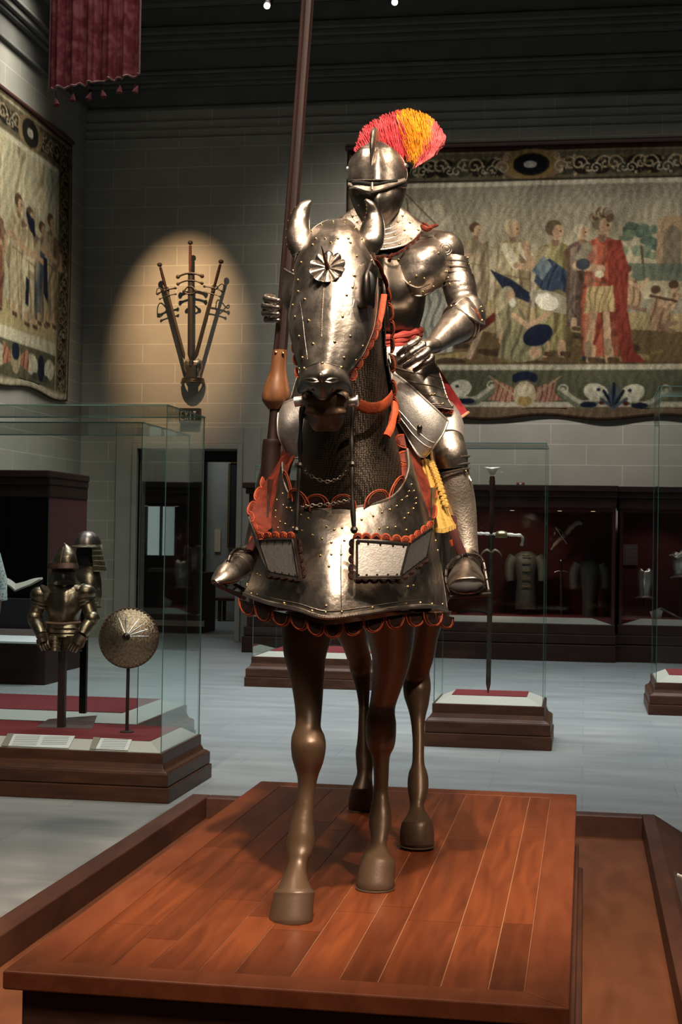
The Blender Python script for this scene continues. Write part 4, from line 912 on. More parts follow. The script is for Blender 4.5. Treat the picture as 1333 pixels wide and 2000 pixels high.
for i in range(8):
    row = []
    for j in range(20):
        a = -2.3+j/19*2.3; rr = .088+.075*i/7*max(0, math.sin((a+2.3)/2.3*PI))**.5; row.append(at(171, 1066, HY)+Vector((rr*math.cos(a-.35), rr*math.sin(a-.35)*1.1, .022*math.sin(i/7*1.2)*(-1)+.012)))
    g.append(row)
m.grid(g, 0, .004); m.tube(g[-1], .004, 0, 6); m.build('peak', old_steel, hh_)
m = MB()
for k in range(5):
    z = at(180, 1066+k*9, HY).z; g = []
    for i in range(4):
        row = []
        for j in range(16):
            a = -.9+j/15*3.4; rr = .086+.010*k+.006*i/3; row.append(Vector((at(172, 1070, HY).x+rr*math.cos(a), HY+rr*math.sin(a)*1.1, z-.030*i/3-.004*k)))
        g.append(row)
    m.grid(g, 0, .003); m.tube(g[-1], .0025, 0, 5)
for k in range(9):
    p = at(170+k*4.2, 1098+k*1.6, HY-.09); m.ball(p, .004, 1, 6)
m.build('neck_tail', [noisy('yellowed_steel', (.30, .22, .11), (.50, .40, .22), 22, .42, 1), brass], hh_)
m = MB(); slices(m, [(1070, 150, 182, HY, .05, .06), (1090, 148, 180, HY, .06, .06), (1108, 152, 186, HY, .05, .06)], 8, 18); m.build('helmet_stand', black_cloth, hh_)
m = MB(); m.tube([at(176, 1184, HY-.10), at(190, 1186, HY-.08), at(196, 1186, HY-.05)], .009, 0, 8); m.build('waist_hook', old_steel, hh_)

# ---- round shield on a thin stand
SY = onz(248, 1430, ZD).y; c_ = at(252, 1246, SY); 
sh = thing('round_shield', at(248, 1430, SY), 'round etched shield with central boss on a thin post in the left case', 'shield')
R_ = 60*SY/F; ax = Vector((.10, -1, .18)).normalized(); Q1 = Vector((0, 0, 1)).rotation_difference(ax).to_matrix()
m = MB(); m.lathe(c_, [(R_, 0), (R_*.99, .008), (R_*.86, .022), (R_*.6, .046), (R_*.3, .066), (R_*.12, .078), (R_*.05, .082), (0, .083)], 0, 60, ax); 
m.build('shield_face', noisy('etched_gilt_steel', (.24, .17, .11), (.48, .38, .27), 70, .38, 1, .4, 120), sh)
m = MB(); m.tube([c_+Q1 @ Vector((R_*math.cos(a), R_*math.sin(a), .003)) for a in np.linspace(0, 2*PI, 61)], .006, 0, 6)
for k in range(44):
    a = 2*PI*k/44; m.ball(c_+Q1 @ Vector((R_*.985*math.cos(a), R_*.985*math.sin(a), .006)), .010, 0, 6)
m.build('fringe_rim', plain('dark_red_fringe', (.085, .040, .028), .8), sh)
m = MB(); inv = Q1.transposed(); upv = (inv @ Vector((0, 0, 1))); a0 = math.atan2(upv.y, upv.x)
for k in range(7):
    a = a0+math.radians(28-k*19)
    h = lambda r: (.083-.083*r**1.35)+.002
    m.tube([c_+Q1 @ Vector((R_*r*math.cos(a), R_*r*math.sin(a), h(r))) for r in (.12, .3, .5, .72)], .004, 0, 5)
m.tube([c_+Q1 @ Vector((R_*.72*math.cos(a), R_*.72*math.sin(a), .083-.083*.72**1.35+.002)) for a in [a0+math.radians(28-k*5.7) for k in range(21)]], .003, 0, 5)
m.build('bright_bands', steel_b, sh)
m = MB(); m.lathe(c_+Q1 @ Vector((0, 0, .078)), [(.026, 0), (.024, .01), (.012, .016), (.010, .034), (0, .04)], 0, 12, ax); m.build('boss', dark_iron, sh)
MB().tube([at(248, 1430, SY), at(251, 1290, SY), c_+Vector((0, .03, 0))], .011, 0, 10).build('post', post_m, sh)
m = MB().lathe(Vector((at(248, 1430, SY).x, SY, ZD)), [(.045, 0), (.045, .006), (.02, .012)], 0, 20); m.build('foot', post_m, sh)

# ================================================================ SWORD CASE (right of the horse)
glass_case('glass_case', 'narrow tall glass case right of the horse holding one upright two-handed sword', -1.225, -.236, 11.52, 12.35, 2.36, .33, .385, 'free-standing glass cases', sl=.13)
SY = 11.9; t = thing('two_handed_sword', at(957, 1358, SY), 'huge two-handed sword standing point down in the case right of the horse', 'sword')
gp = (961, 1043); tipp = (954, 1358)
rs = []
for k in range(31):
    a = k/30; x = 960+(954-960)*a; y = 1046+(1357-1046)*a; w = (5.6-1.0*a)*(1 if a < .93 else (1-a)/.07+.02); p = at(x, y, SY); u = w*SY/F
    rs.append([p+Vector((u, 0, 0)), p+Vector((u*.25, -.006, 0)), p+Vector((-u*.25, -.006, 0)), p+Vector((-u, 0, 0)), p+Vector((0, .008, 0))])
MB().rings(rs).build('blade', steel_d, t, smooth=False)
m = MB(); pts = crp([(962, 930, SY), (962, 960, SY), (961, 985, SY), (961, 1010, SY), (960, 1043, SY)], 30); m.tube(pts, [(.017+.006*math.sin(k*.35)+.0035*(k % 2)) for k in range(30)], 0, 10); m.build('grip', leather_k, t)
m = MB(); p = at(962, 928, SY); 
m.rings([[p+Vector((r*math.cos(a)*(1.35 if abs(math.cos(a)) > .7 else 1), r*.5*math.sin(a), z+(.012*abs(math.cos(a)) if z > .02 else 0))) for a in np.linspace(0, 2*PI, 24, endpoint=False)] for r, z in ((.012, 0), (.022, .02), (.034, .035), (.052, .05), (.03, .056))]); m.build('pommel', steel, t)
m = MB(); gy = 1041
m.tube(crp([(926, 1040, SY), (935, 1042, SY), (945, 1042, SY), (961, 1043, SY), (985, 1043, SY), (1005, 1045, SY), (1018, 1046, SY), (1022, 1054, SY), (1019, 1066, SY)], 28), [.008+.006*abs(math.sin(k*.9)) for k in range(28)], 0, 8)
m.tube(crp([(926, 1040, SY), (925, 1030, SY), (932, 1028, SY)], 8), .006, 0, 6); m.build('crossguard', steel_b, t)
m = MB(); 
for s_ in (-1, 1): m.tube(crp([(960, 1079, SY), (960+s_*8, 1074, SY), (960+s_*18, 1080, SY), (960+s_*21, 1088, SY)], 10), [.008, .009, .009, .009, .009, .008, .007, .006, .004, .002], 0, 7)
m.build('parrying_lugs', steel_m, t)
m = MB(); m.lathe(at(980, 1043, SY+.02), [(.048, -.03), (.052, -.01), (.050, .01), (.035, .022), (.01, .028)], 0, 20); m.tube([at(980, 1043, SY+.02)+Vector((.05*math.cos(a), .05*math.sin(a), 0)) for a in np.linspace(0, 6.28, 21)], .008, 0, 6); m.build('gilt_boss', plain('gilt_boss', (.55, .45, .25), .3, 1), t)

# right-hand case cut by the frame
glass_case('glass_case', 'glass case cut off by the right edge of the picture', .60, 1.9, 14.2, 15.3, 3.08, .30, .36, 'free-standing glass cases', sl=.13)
# case behind the horse
glass_case('glass_case', 'low glass case seen behind the horse legs', -3.60, -2.0, 15.6, 17.0, 2.38, .32, .37, 'free-standing glass cases', sl=.16)
# its contents: a gilt gauntlet between the legs and open red felt
a = at(722, 1272, 16.2); t = thing('gauntlet', a, 'small pale gauntlet glimpsed between the horse legs', 'gauntlet')
MB().tube([a+Vector((0, 0, .0)), a+Vector((0, 0, .05)), a+Vector((.01, 0, .12))], [.05, .035, .03], 0, 12).build('cuff', steel_b, t)
m = MB()
for f in range(4): m.tube([a+Vector((-.02+.015*f, 0, .11)), a+Vector((-.02+.016*f, -.02, .15)), a+Vector((-.018+.016*f, -.05, .17))], [.009, .009, .006], 0, 6)
m.tube([a+Vector((.03, 0, .07)), a+Vector((.05, -.02, .10)), a+Vector((.055, -.03, .12))], [.01, .009, .006], 0, 6); m.build('fingers', steel_b, t)

# ================================================================ LONG WALL CASES
def wall_case(name, label, x0, x1, y0, y1, ztop, base, panels, group):
    t = thing(name, ((x0+x1)/2, (y0+y1)/2, 0), label, 'display case', group)
    m = MB(); m.bb((x0-.08, y0-.06, 0), (x1+.02, y1, base*.45)).bb((x0-.06, y0-.04, base*.47), (x1+.02, y1, base*.72)).bb((x0-.02, y0-.02, base*.72), (x1+.01, y1, base))
    m.build('base', case_wood_d, t, smooth=False, bevel=.01)
    m = MB(); m.bb((x0-.02, y0-.01, ztop-.30), (x1+.01, y1, ztop-.16)).bb((x0-.06, y0-.05, ztop-.16), (x1+.02, y1, ztop-.08)).bb((x0-.10, y0-.09, ztop-.08), (x1+.03, y1, ztop))
    m.build('cornice', case_wood_d, t, smooth=False, bevel=.012)
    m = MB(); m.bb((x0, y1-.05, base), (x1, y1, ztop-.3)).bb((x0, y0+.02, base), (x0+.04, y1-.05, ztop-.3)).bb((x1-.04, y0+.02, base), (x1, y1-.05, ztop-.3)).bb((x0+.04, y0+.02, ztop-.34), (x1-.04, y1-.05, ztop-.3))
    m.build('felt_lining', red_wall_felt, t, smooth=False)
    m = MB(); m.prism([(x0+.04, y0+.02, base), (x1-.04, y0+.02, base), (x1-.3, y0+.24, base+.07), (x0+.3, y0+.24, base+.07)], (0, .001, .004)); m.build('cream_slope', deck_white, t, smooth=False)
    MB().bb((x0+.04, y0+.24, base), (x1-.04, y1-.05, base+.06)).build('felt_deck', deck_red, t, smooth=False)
    xs_ = [x0]+panels+[x1]
    for a, b in zip(xs_[:-1], xs_[1:]):
        m = MB().bb((a+.004, y0, base), (b-.004, y0+.01, ztop-.3)); m.m = [1, 1, 0, 0, 1, 1]; m.build('glass_panel', [glass, glass_edge], t, smooth=False)
    return t
zc = at(1100, 948, 20.25).z
wall_case('wall_case', 'long dark wooden wall case behind the horse showing mail shirts and a crossbow', -4.63, .40, 20.27, 21.9, zc, .50, [at(905, 1100, 20.27).x, at(1072, 1100, 20.27).x], 'dark wall cases')
wall_case('wall_case', 'dark wall case at the far right behind the right-hand glass case', .46, 3.4, 20.45, 21.9, zc, .50, [], 'dark wall cases')
wall_case('wall_case', 'dark wall case at left behind the open book', -7.79, -6.02, 16.1, 17.4, at(60, 918, 16.0).z, .50, [], 'dark wall cases')
# downlights inside cases
for k, x in enumerate((-3.6, -1.55, -1.0, -.35, .1)):
    p = Vector((x, 20.55, zc-.33)); o = MB().lathe(p, [(.02, -.012), (.035, -.01), (.035, 0)], 0, 14).build('case_downlight', plain('downlight_glow', (1, .8, .6), .4, emit=(1, .72, .45), es=1.6)); tag(o, ('leftmost', 'second from left', 'middle', 'fourth from left', 'rightmost')[k]+' tiny recessed downlight under the long wall case cornice', 'light', 'downlights in the long wall case')
spot('case_interior_light', (-1.0, 20.6, zc-.36), (-1.2, 21.5, 1.0), 7, 110, (1, .80, .62), .1).data.energy = 24
spot('case_interior_light', (1.2, 20.8, zc-.36), (1.0, 21.4, 1.2), 9, 90, (1, .9, .8), .05)
spot('case_interior_light', (-6.9, 16.5, 2.0), (-7.0, 16.9, .8), 3, 100, (1, .85, .6), .1)
# ---- contents of the long wall case
def shirt(px0, pyt, pyb, w, label, clasp, skirt=1.0):
    Y = 21.35; k = Y/F; top = at(px0, pyt, Y); t = thing('mail_shirt', at(px0, pyb, Y), label, 'armour', 'coats of plates in the long wall case')
    L = (pyb-pyt); m = MB(); S_ = lambda y, hw, d: (pyt+y*L, px0-hw*w, px0+hw*w, Y, d, d)
    slices(m, [S_(0, .28, .06), S_(.05, .60, .10), (pyt+.14*L, px0-.80*w, px0+.80*w, Y, .13, .13), S_(.3, .66, .14), S_(.5, .56, .13), S_(.75, .62*skirt, .14), S_(1, .66*skirt, .14)], 26, 28)
    mm_ = noisy('dim_mail_%d' % px0, (.10, .10, .085), (.22, .21, .17), 90, .6, .6, .4, 150)
    m.build('body_garment', mm_, t)
    for s_ in (-1, 1):
        m = MB(); m.tube(crp([(px0+s_*.72*w, pyt+.10*L, Y), (px0+s_*.98*w, pyt+.22*L, Y-.02), (px0+s_*1.02*w, pyt+.40*L, Y-.04), (px0+s_*.98*w, pyt+.52*L, Y-.06)], 12), [.09, .088, .085, .08, .078, .075, .072, .07, .068, .066, .06, .055], 0, 12); m.build('sleeve', mm_, t)
    if clasp:
        for q_ in range(5): m = MB(); m.tube([at(px0+x, pyt+(.07+.13*q_)*L+1.5*(1-abs(x)/8), Y-.155) for x in (-8, -4, 0, 4, 8)], .010, 0, 6).build('clasp', brass, t)
    else: m = MB(); m.tube([at(px0+8*math.cos(a), pyt-2+3*math.sin(a), Y-.1+.05*math.sin(a)) for a in np.linspace(0, 6.28, 15)], .018, 0, 6); m.build('collar', leather_k, t)
    MB().tube([at(px0, pyb-4, Y), (top.x, Y, .55)], .018, 0, 8).build('post', post_m, t)
shirt(1028, 1077, 1190, 32, 'armoured coat with brass clasps hanging behind the upright sword', True)
shirt(1153, 1092, 1205, 30, 'plain mail shirt with dark collar in the long wall case', False, .8)
Y = 21.5; t = thing('sword', at(1097, 1232, Y), 'slim upright sword between the two mail shirts in the wall case', 'sword')
rs = [[at(1097+w, y, Y), at(1097, y, Y-.01), at(1097-w, y, Y), at(1097, y, Y+.01)] for y, w in ((1117, 2.4), (1150, 2.2), (1200, 1.9), (1228, 1.4), (1233, .1))]; MB().rings(rs).build('blade', steel_m, t, smooth=False)
m = MB(); m.tube([at(1084, 1118, Y), at(1090, 1115.5, Y), at(1097, 1116, Y), at(1104, 1115.5, Y), at(1110, 1118, Y)], .013, 0, 8); m.build('crossguard', steel_m, t)
MB().tube([at(1097, 1116, Y), at(1097, 1098, Y)], [.017, .014], 0, 8).build('grip', leather_k, t); MB().ball(at(1097, 1095, Y), .028, 0, 10).build('pommel', steel_m, t)
t = thing('crossbow', at(1080, 1073, Y), 'crossbow mounted diagonally on the wall case back', 'crossbow')
MB().tube(crp([(1077, 1074, Y), (1090, 1058, Y), (1104, 1045, Y), (1118, 1029, Y), (1130, 1021, Y), (1138, 1024, Y)], 24), [.016]*3+[.03]*6+[.04]*6+[.034]*5+[.03, .026, .022, .018], 0, 10).build('stock', noisy('bone_inlaid_wood', (.16, .09, .05), (.42, .34, .24), 40, .5), t)
m = MB(); m.tube(crp([(1086, 1030, Y), (1094, 1034, Y-.03), (1104, 1044, Y-.04), (1108, 1056, Y), (1108, 1062, Y)], 14), .016, 0, 8); m.build('bow', steel_d, t)
m = MB(); m.tube([at(1086, 1030, Y-.04), at(1098, 1049, Y-.06), at(1108, 1062, Y-.04)], .005, 0, 5); m.build('bowstring', label_white, t)
a = at(1218, 1063, 21.8); b_ = at(1246, 1104, 21.8); t = thing('gallery_notice', (a.x, 21.8, b_.z), 'dim grey text panel on the back of the right wall case', 'sign')
MB().bb((a.x, 21.78, b_.z), (b_.x, 21.83, a.z)).build('panel', plain('dim_panel', (.10, .07, .065), .7), t, smooth=False)
m = MB()
for k in range(12): m.bb((a.x+.03, 21.772, a.z-.04-k*.02), (b_.x-.03-.03*(k % 3), 21.78, a.z-.034-k*.02))
m.build('printed_text', plain('dim_text', (.2, .16, .15), .7), t, smooth=False)
for (x_, y_, w_, h_, lab) in ((1259, 1170, .24, .40, 'bright steel breastplate hanging in the far right wall case'), (1330, 1130, .26, .34, 'steel breastplate at the right picture edge in the wall case')):
    Yb = 21.2; a = at(x_, y_, Yb); t = thing('breastplate', a, lab, 'breastplate'); m = MB(); breastplate_mesh(m, (a.x, Yb, a.z+.03), w_, h_); m.build('breast', steel_b, t)
    m = MB(); m.tube([(a.x+w_*.5*math.sin(q_), Yb-w_*.4*math.cos(q_), a.z+.02+.01*math.cos(q_*2)) for q_ in np.linspace(-1.5, 1.5, 13)], .016, 0, 6); m.build('waist_lame', steel_b, t)
    MB().tube([(a.x, Yb-.02, a.z+.02), (a.x, Yb-.02, .55)], .014, 0, 8).build('post', post_m, t)
a = at(1324, 1085, 21.1); t = thing('gauntlet', a, 'pale steel gauntlet at the right picture edge above a breastplate', 'gauntlet')
MB().tube([a+Vector((-.02, 0, -.03)), a+Vector((.04, 0, 0)), a+Vector((.10, 0, .03))], [.035, .045, .07], 0, 12).build('cuff', steel_b, t)
m = MB()
for f in range(4): m.tube([a+Vector((-.02, -.03+.02*f, -.02)), a+Vector((-.07, -.03+.02*f, .01)), a+Vector((-.11, -.03+.02*f, .0))], [.013, .012, .008], 0, 6)
m.tube([a+Vector((0, -.04, -.03)), a+Vector((-.03, -.07, -.03)), a+Vector((-.05, -.08, -.02))], [.012, .011, .007], 0, 6); m.build('fingers', steel_b, t)
Yb = 20.9; t = thing('poleaxe', at(1290, 1200, Yb), 'poleaxe lying low in the far right wall case', 'polearm')
MB().tube([at(1291, 1188, Yb), at(1345, 1216, Yb)], .018, 0, 8).build('shaft', steel_m, t)
MB().prism([at(1270, 1195, Yb), at(1290, 1187, Yb), at(1296, 1190, Yb), at(1292, 1208, Yb), at(1276, 1212, Yb)], (0, .02, 0)).build('axe_head', steel_b, t, smooth=False)
a = at(925, 1212, 21.3); t = thing('saddle', a, 'rounded reddish leather saddle low in the wall case behind the stirrup', 'saddle')
m = MB(); m.ball(a, .24, 0, 20, (1, .7, .45)); m.build('seat', plain('dull_red_leather', (.12, .035, .035), .6), t)
m = MB(); m.tube([a+Vector((.22*math.sin(q_), -.1, .09+.06*math.cos(q_))) for q_ in np.linspace(-1.4, 1.4, 11)], .025, 0, 8); m.build('pommel_roll', leather_k, t)

# ---- left wall case: gilt vessels and open book
for k, (x_, y_, s_) in enumerate(((10, 1085, 1), (30, 1085, 1.1), (45, 1083, .9))):
    Y = 16.7; p = at(x_, 1130, Y); h = at(x_, y_, Y).z-p.z; t = thing('gilt_cup', p, ('gilt cup nearest the left picture edge in the dark wall case', 'middle one of three gilt cups in the dark left wall case', 'rightmost of three gilt cups in the dark left wall case')[k], 'cup', 'gilt cups in the left wall case')
    MB().lathe(p, [(.05, 0), (.045, .01), (.012, .03), (.010, h*.5), (.02, h*.55), (.045, h*.75), (.05, h), (.043, h), (.01, h*.6)], 0, 20).build('bowl', plain('old_gold', (.55, .42, .2), .3, 1), t)
    MB().lathe(p+Vector((0, 0, h)), [(.05, 0), (.03, .02), (.008, .03), (.012, .045), (0, .055)], 0, 14).build('lid', plain('old_gold_lid', (.6, .45, .2), .3, 1), t)
t = thing('shelf_block', at(30, 1133, 16.7), 'dark shelf block beneath the gilt cups', 'shelf'); a = at(-10, 1133, 16.6); b_ = at(62, 1136, 16.9)
MB().bb((a.x, 16.5, b_.z-.06), (b_.x, 16.95, a.z)).build('slab', case_wood_d, t, smooth=False, bevel=.005)
MB().bb((a.x+.1, 16.6, .5), (a.x+.16, 16.9, b_.z-.06)).build('support', case_wood_d, t, smooth=False); MB().bb((b_.x-.16, 16.6, .5), (b_.x-.1, 16.9, b_.z-.06)).build('support', case_wood_d, t, smooth=False)
Yk = 15.2; t = thing('open_book', at(30, 1150, Yk), 'large open book with cream pages on a cradle behind the half armour', 'book')
def page(P, nm='pages'):
    g = patch(P, 6, 14); return MB().grid(g, 0, .02, front(g)).build(nm, plain('cream_paper', (.50, .46, .38), .8), t)
page([[(-22, 1139, Yk+.1), (-6, 1130, Yk+.1), (14, 1132, Yk+.1), (30, 1143, Yk+.1)], [(-24, 1148, Yk), (-4, 1142, Yk), (14, 1144, Yk), (29, 1156, Yk)]])
page([[(30, 1143, Yk+.1), (48, 1139, Yk+.1), (66, 1133, Yk+.1), (84, 1131, Yk+.1)], [(29, 1156, Yk), (46, 1149, Yk), (62, 1143, Yk), (80, 1133, Yk)]])
m = MB(); g = patch([[(-26, 1150, Yk+.02), (29, 1160, Yk+.04), (84, 1136, Yk+.02)], [(-20, 1170, Yk+.1), (29, 1172, Yk+.1), (70, 1166, Yk+.1)]], 6, 14); m.grid(g, 0, .02); m.build('cover', leather_k, t)
t2 = thing('book_case', (at(30, 1200, 15.3).x, 15.3, 0), 'dark wooden desk case carrying the open book at left', 'display case')
a, b_ = at(-60, 1230, 15.1).x, at(93, 1230, 15.1).x; zb = at(40, 1168, Yk+.1).z
MB().bb((a, 15.05, 0), (b_, 15.7, zb-.40)).build('base', case_wood_d, t2, smooth=False, bevel=.01)
MB().bb((a, 15.05, zb-.40), (b_, 15.08, zb-.32)).build('front_label_rail', plain('dim_label_rail', (.22, .17, .14), .7), t2, smooth=False)
MB().bb((a+.05, 15.1, zb-.40), (b_-.05, 15.6, zb)).build('desk', black_cloth, t2, smooth=False)
a0 = at(8, 1235, 15.0); b0 = at(76, 1235, 15.0)
MB().prism([(a0.x, 14.9, at(40, 1257, 14.9).z), (b0.x+.03, 14.9, at(40, 1257, 14.9).z), (b0.x, 15.05, at(40, 1245, 15.05).z), (a0.x-.5, 15.05, at(40, 1245, 15.05).z), (a0.x-.5, 14.9, at(40, 1257, 14.9).z)], (0, 0, .02)).build('label_shelf', label_white, t2, smooth=False)

# visitor standing at the left, only a sleeve edge enters the frame
vy = 12.3; vx = at(-52, 1200, vy).x
t = thing('person', (vx, vy, 0), 'person in a pale blue patterned top just cut by the left picture edge', 'person')
def remesh(o, vox=.012, sm=8):
    r = o.modifiers.new('skin', 'REMESH'); r.mode = 'VOXEL'; r.voxel_size = vox; r.use_smooth_shade = True
    s_ = o.modifiers.new('soften', 'SMOOTH'); s_.factor = .6; s_.iterations = sm; return o
skin = noisy('skin', (.42, .25, .18), (.50, .31, .23), 9, .55)
m = MB(); V = Vector((vx, vy, 0))
m.tube([V+Vector(p) for p in ((0, 0, .85), (0, 0, 1.0), (0, .01, 1.2), (0, .01, 1.38), (0, 0, 1.45), (0, -.01, 1.52))], [.15, .15, .14, .16, .10, .06], 0, 20, .65)
m.ball(V+Vector((0, -.02, 1.63)), .105, 0, 18, (.78, .95, 1.12)); m.ball(V+Vector((0, -.125, 1.61)), .018, 0, 8, (.8, 1, 1.2))
for s_ in (-1, 1):
    m.tube([V+Vector(p) for p in ((s_*.17, 0, 1.40), (s_*.22, .01, 1.12), (s_*.23, -.05, .88))], [.055, .045, .032], 0, 12)
    m.tube([V+Vector(p) for p in ((s_*.09, 0, .90), (s_*.10, 0, .5), (s_*.10, .02, .08))], [.085, .058, .042], 0, 12); m.tube([V+Vector(p) for p in ((s_*.10, .05, .04), (s_*.11, -.14, .03))], [.042, .034], 0, 10, .8)
    m.tube([V+Vector(p) for p in ((s_*.23, -.05, .88), (s_*.23, -.07, .82))], [.032, .034], 0, 10, .6)
    for f in range(4): m.tube([V+Vector((s_*.23, -.10+.02*f, .83)), V+Vector((s_*.225, -.10+.02*f, .79)), V+Vector((s_*.21, -.10+.02*f, .76-.006*(f % 3)))], .0085, 0, 6)
    m.tube([V+Vector((s_*.22, -.09, .85)), V+Vector((s_*.20, -.12, .81))], .010, 0, 6)
    m.ball(V+Vector((s_*.085, -.01, 1.62)), .022, 0, 8, (.5, 1, 1.4))
remesh(m.build('body', skin, t), .009, 3)
m = MB(); m.ball(V+Vector((0, .015, 1.67)), .112, 0, 18, (.85, 1, 1)); m.build('hair', plain('brown_hair', (.05, .03, .02), .7), t)
pat, tt, b = nt('blue_patterned_cotton'); vo = N(tt, 'ShaderNodeTexVoronoi'); vo.inputs['Scale'].default_value = 45; tt.links.new(coords(tt), vo.inputs['Vector'])
r_ = ramp(tt, vo.outputs['Distance'], [(.2, (.10, .22, .34)), (.4, (.45, .52, .50)), (.6, (.62, .62, .52))]); tt.links.new(r_.outputs[0], b.inputs['Base Color']); b.inputs['Roughness'].default_value = .9
m = MB(); m.tube([V+Vector(p) for p in ((0, 0, .78), (0, 0, .95), (0, .01, 1.2), (0, .01, 1.40), (0, 0, 1.47))], [.22, .19, .165, .175, .09], 0, 24, .7)
for s_ in (-1, 1): m.tube([V+Vector(p) for p in ((s_*.16, 0, 1.41), (s_*.225, .01, 1.2), (s_*.24, -.01, 1.02))], [.075, .07, .07], 0, 14)
m.build('patterned_top', pat, t)
m = MB()
for s_ in (-1, 1): m.tube([V+Vector(p) for p in ((s_*.09, 0, .90), (s_*.10, 0, .5), (s_*.10, .02, .10))], [.11, .085, .075], 0, 14)
m.build('trousers', plain('dark_trousers', (.02, .025, .04), .8), t)
# ================================================================ THE HORSE
horse = thing('horse', (-.71, 4.75, PZ), 'life-size bronze-brown horse mannequin in plate barding striding towards the viewer on the platform', 'horse')
L3 = lambda cx, cy: (480+cx/3.03, 1180+cy/3.03)
def leg_rows(rows, Yf, k=1.15):
    out = []
    for cy, l, r in rows:
        x0, y0 = L3(l, cy); x1, _ = L3(r, cy); Y = Yf(cy); hw = (x1-x0)/2*Y/F; kk = k(cy) if callable(k) else k
        out.append((y0, x0, x1, Y, hw*kk, hw*kk))
    return out
def interp(tab):
    return lambda c: float(np.interp(c, [a for a, _ in tab], [b for _, b in tab]))
legs = [
 ([(40, 235, 560), (150, 215, 530), (300, 225, 480), (450, 265, 465), (600, 290, 455), (700, 295, 447), (735, 290, 447), (775, 273, 468), (830, 268, 477), (900, 272, 470), (955, 286, 455), (1020, 305, 430), (1100, 308, 415), (1200, 296, 405), (1290, 266, 404), (1370, 248, 412), (1430, 240, 410), (1480, 246, 394), (1525, 250, 368), (1590, 230, 364), (1650, 203, 378), (1688, 185, 398), (1705, 172, 405), (1725, 168, 404), (1790, 153, 398), (1862, 141, 394), (1885, 143, 389), (1898, 147, 384)],
  interp([(0, 4.30), (600, 4.24), (830, 4.19), (1100, 4.20), (1430, 4.17), (1560, 4.12), (1700, 4.065), (1898, 4.04)])),
 ([(40, 660, 1010), (150, 705, 1005), (300, 745, 985), (400, 750, 960), (500, 745, 925), (600, 731, 890), (650, 719, 886), (710, 709, 893), (800, 712, 890), (850, 722, 880), (900, 745, 856), (1000, 757, 849), (1100, 757, 846), (1160, 748, 852), (1230, 734, 865), (1300, 728, 865), (1360, 740, 850), (1420, 738, 837), (1470, 700, 848), (1500, 686, 868), (1518, 680, 882), (1540, 676, 884), (1600, 665, 880), (1655, 657, 878), (1680, 660, 874), (1695, 664, 868)],
  interp([(0, 4.42), (600, 4.60), (750, 4.60), (1100, 4.62), (1260, 4.60), (1370, 4.54), (1500, 4.48), (1695, 4.45)])),
 ([(40, 960, 1230), (150, 985, 1155), (300, 965, 1122), (400, 945, 1092), (450, 935, 1096), (500, 932, 1098), (550, 938, 1092), (610, 958, 1082), (680, 975, 1065), (800, 987, 1060), (940, 985, 1060), (995, 966, 1077), (1050, 958, 1085), (1100, 960, 1083), (1145, 967, 1072), (1195, 972, 1057), (1245, 957, 1080), (1280, 932, 1102), (1295, 924, 1109), (1350, 918, 1112), (1415, 918, 1113), (1432, 922, 1108), (1446, 930, 1098)],
  interp([(0, 5.20), (200, 5.22), (450, 5.40), (560, 5.38), (900, 5.26), (1060, 5.22), (1190, 5.16), (1300, 5.08), (1446, 5.06)])),
 ([(40, 470, 720), (170, 525, 722), (250, 570, 728), (330, 600, 748), (400, 620, 742), (500, 652, 737), (600, 668, 732), (700, 667, 730), (800, 661, 737), (880, 651, 750), (950, 655, 757), (1000, 659, 752), (1050, 643, 752), (1085, 626, 756), (1100, 621, 758), (1160, 615, 757), (1205, 613, 754), (1222, 616, 750), (1233, 622, 744)],
  interp([(0, 5.66), (200, 5.76), (380, 6.02), (520, 5.98), (760, 5.88), (900, 5.84), (1000, 5.78), (1100, 5.73), (1233, 5.72)])),
]
m = MB()
for rows, yf in legs: slices(m, leg_rows(rows, yf, interp([(0, 1.25), (500, 1.15), (1000, 1.15), (1400, 1.15), (1900, 1.05)])), 110, 28)
rs = []     # barrel, chest, rump
for Y, zc_, rx, rz in cr([(4.36, 1.55, .10, .12), (4.40, 1.55, .17, .20), (4.45, 1.60, .215, .27), (4.8, 1.64, .235, .30), (5.2, 1.65, .24, .30), (5.6, 1.68, .245, .28), (5.85, 1.66, .20, .25), (5.98, 1.64, .10, .15)], 26):
    rs.append([Vector((-.71+rx*math.cos(a), Y, zc_+rz*math.sin(a))) for a in np.linspace(0, 2*PI, 30, endpoint=False)])
m.rings(rs)
for s_, Y in ((-1, 5.82), (1, 5.35)): m.tube([(-.71+s_*.10, 5.65, 1.66), (-.71+s_*.135, Y-.08, 1.42), (-.71+s_*.15, Y-.10, 1.33)], [.15, .11, .06], 0, 18)
m.tube([(-.71, 5.95, 1.82), (-.71, 6.08, 1.75), (-.71, 6.12, 1.45), (-.71, 6.10, 1.15)], [.04, .05, .06, .02], 0, 12)
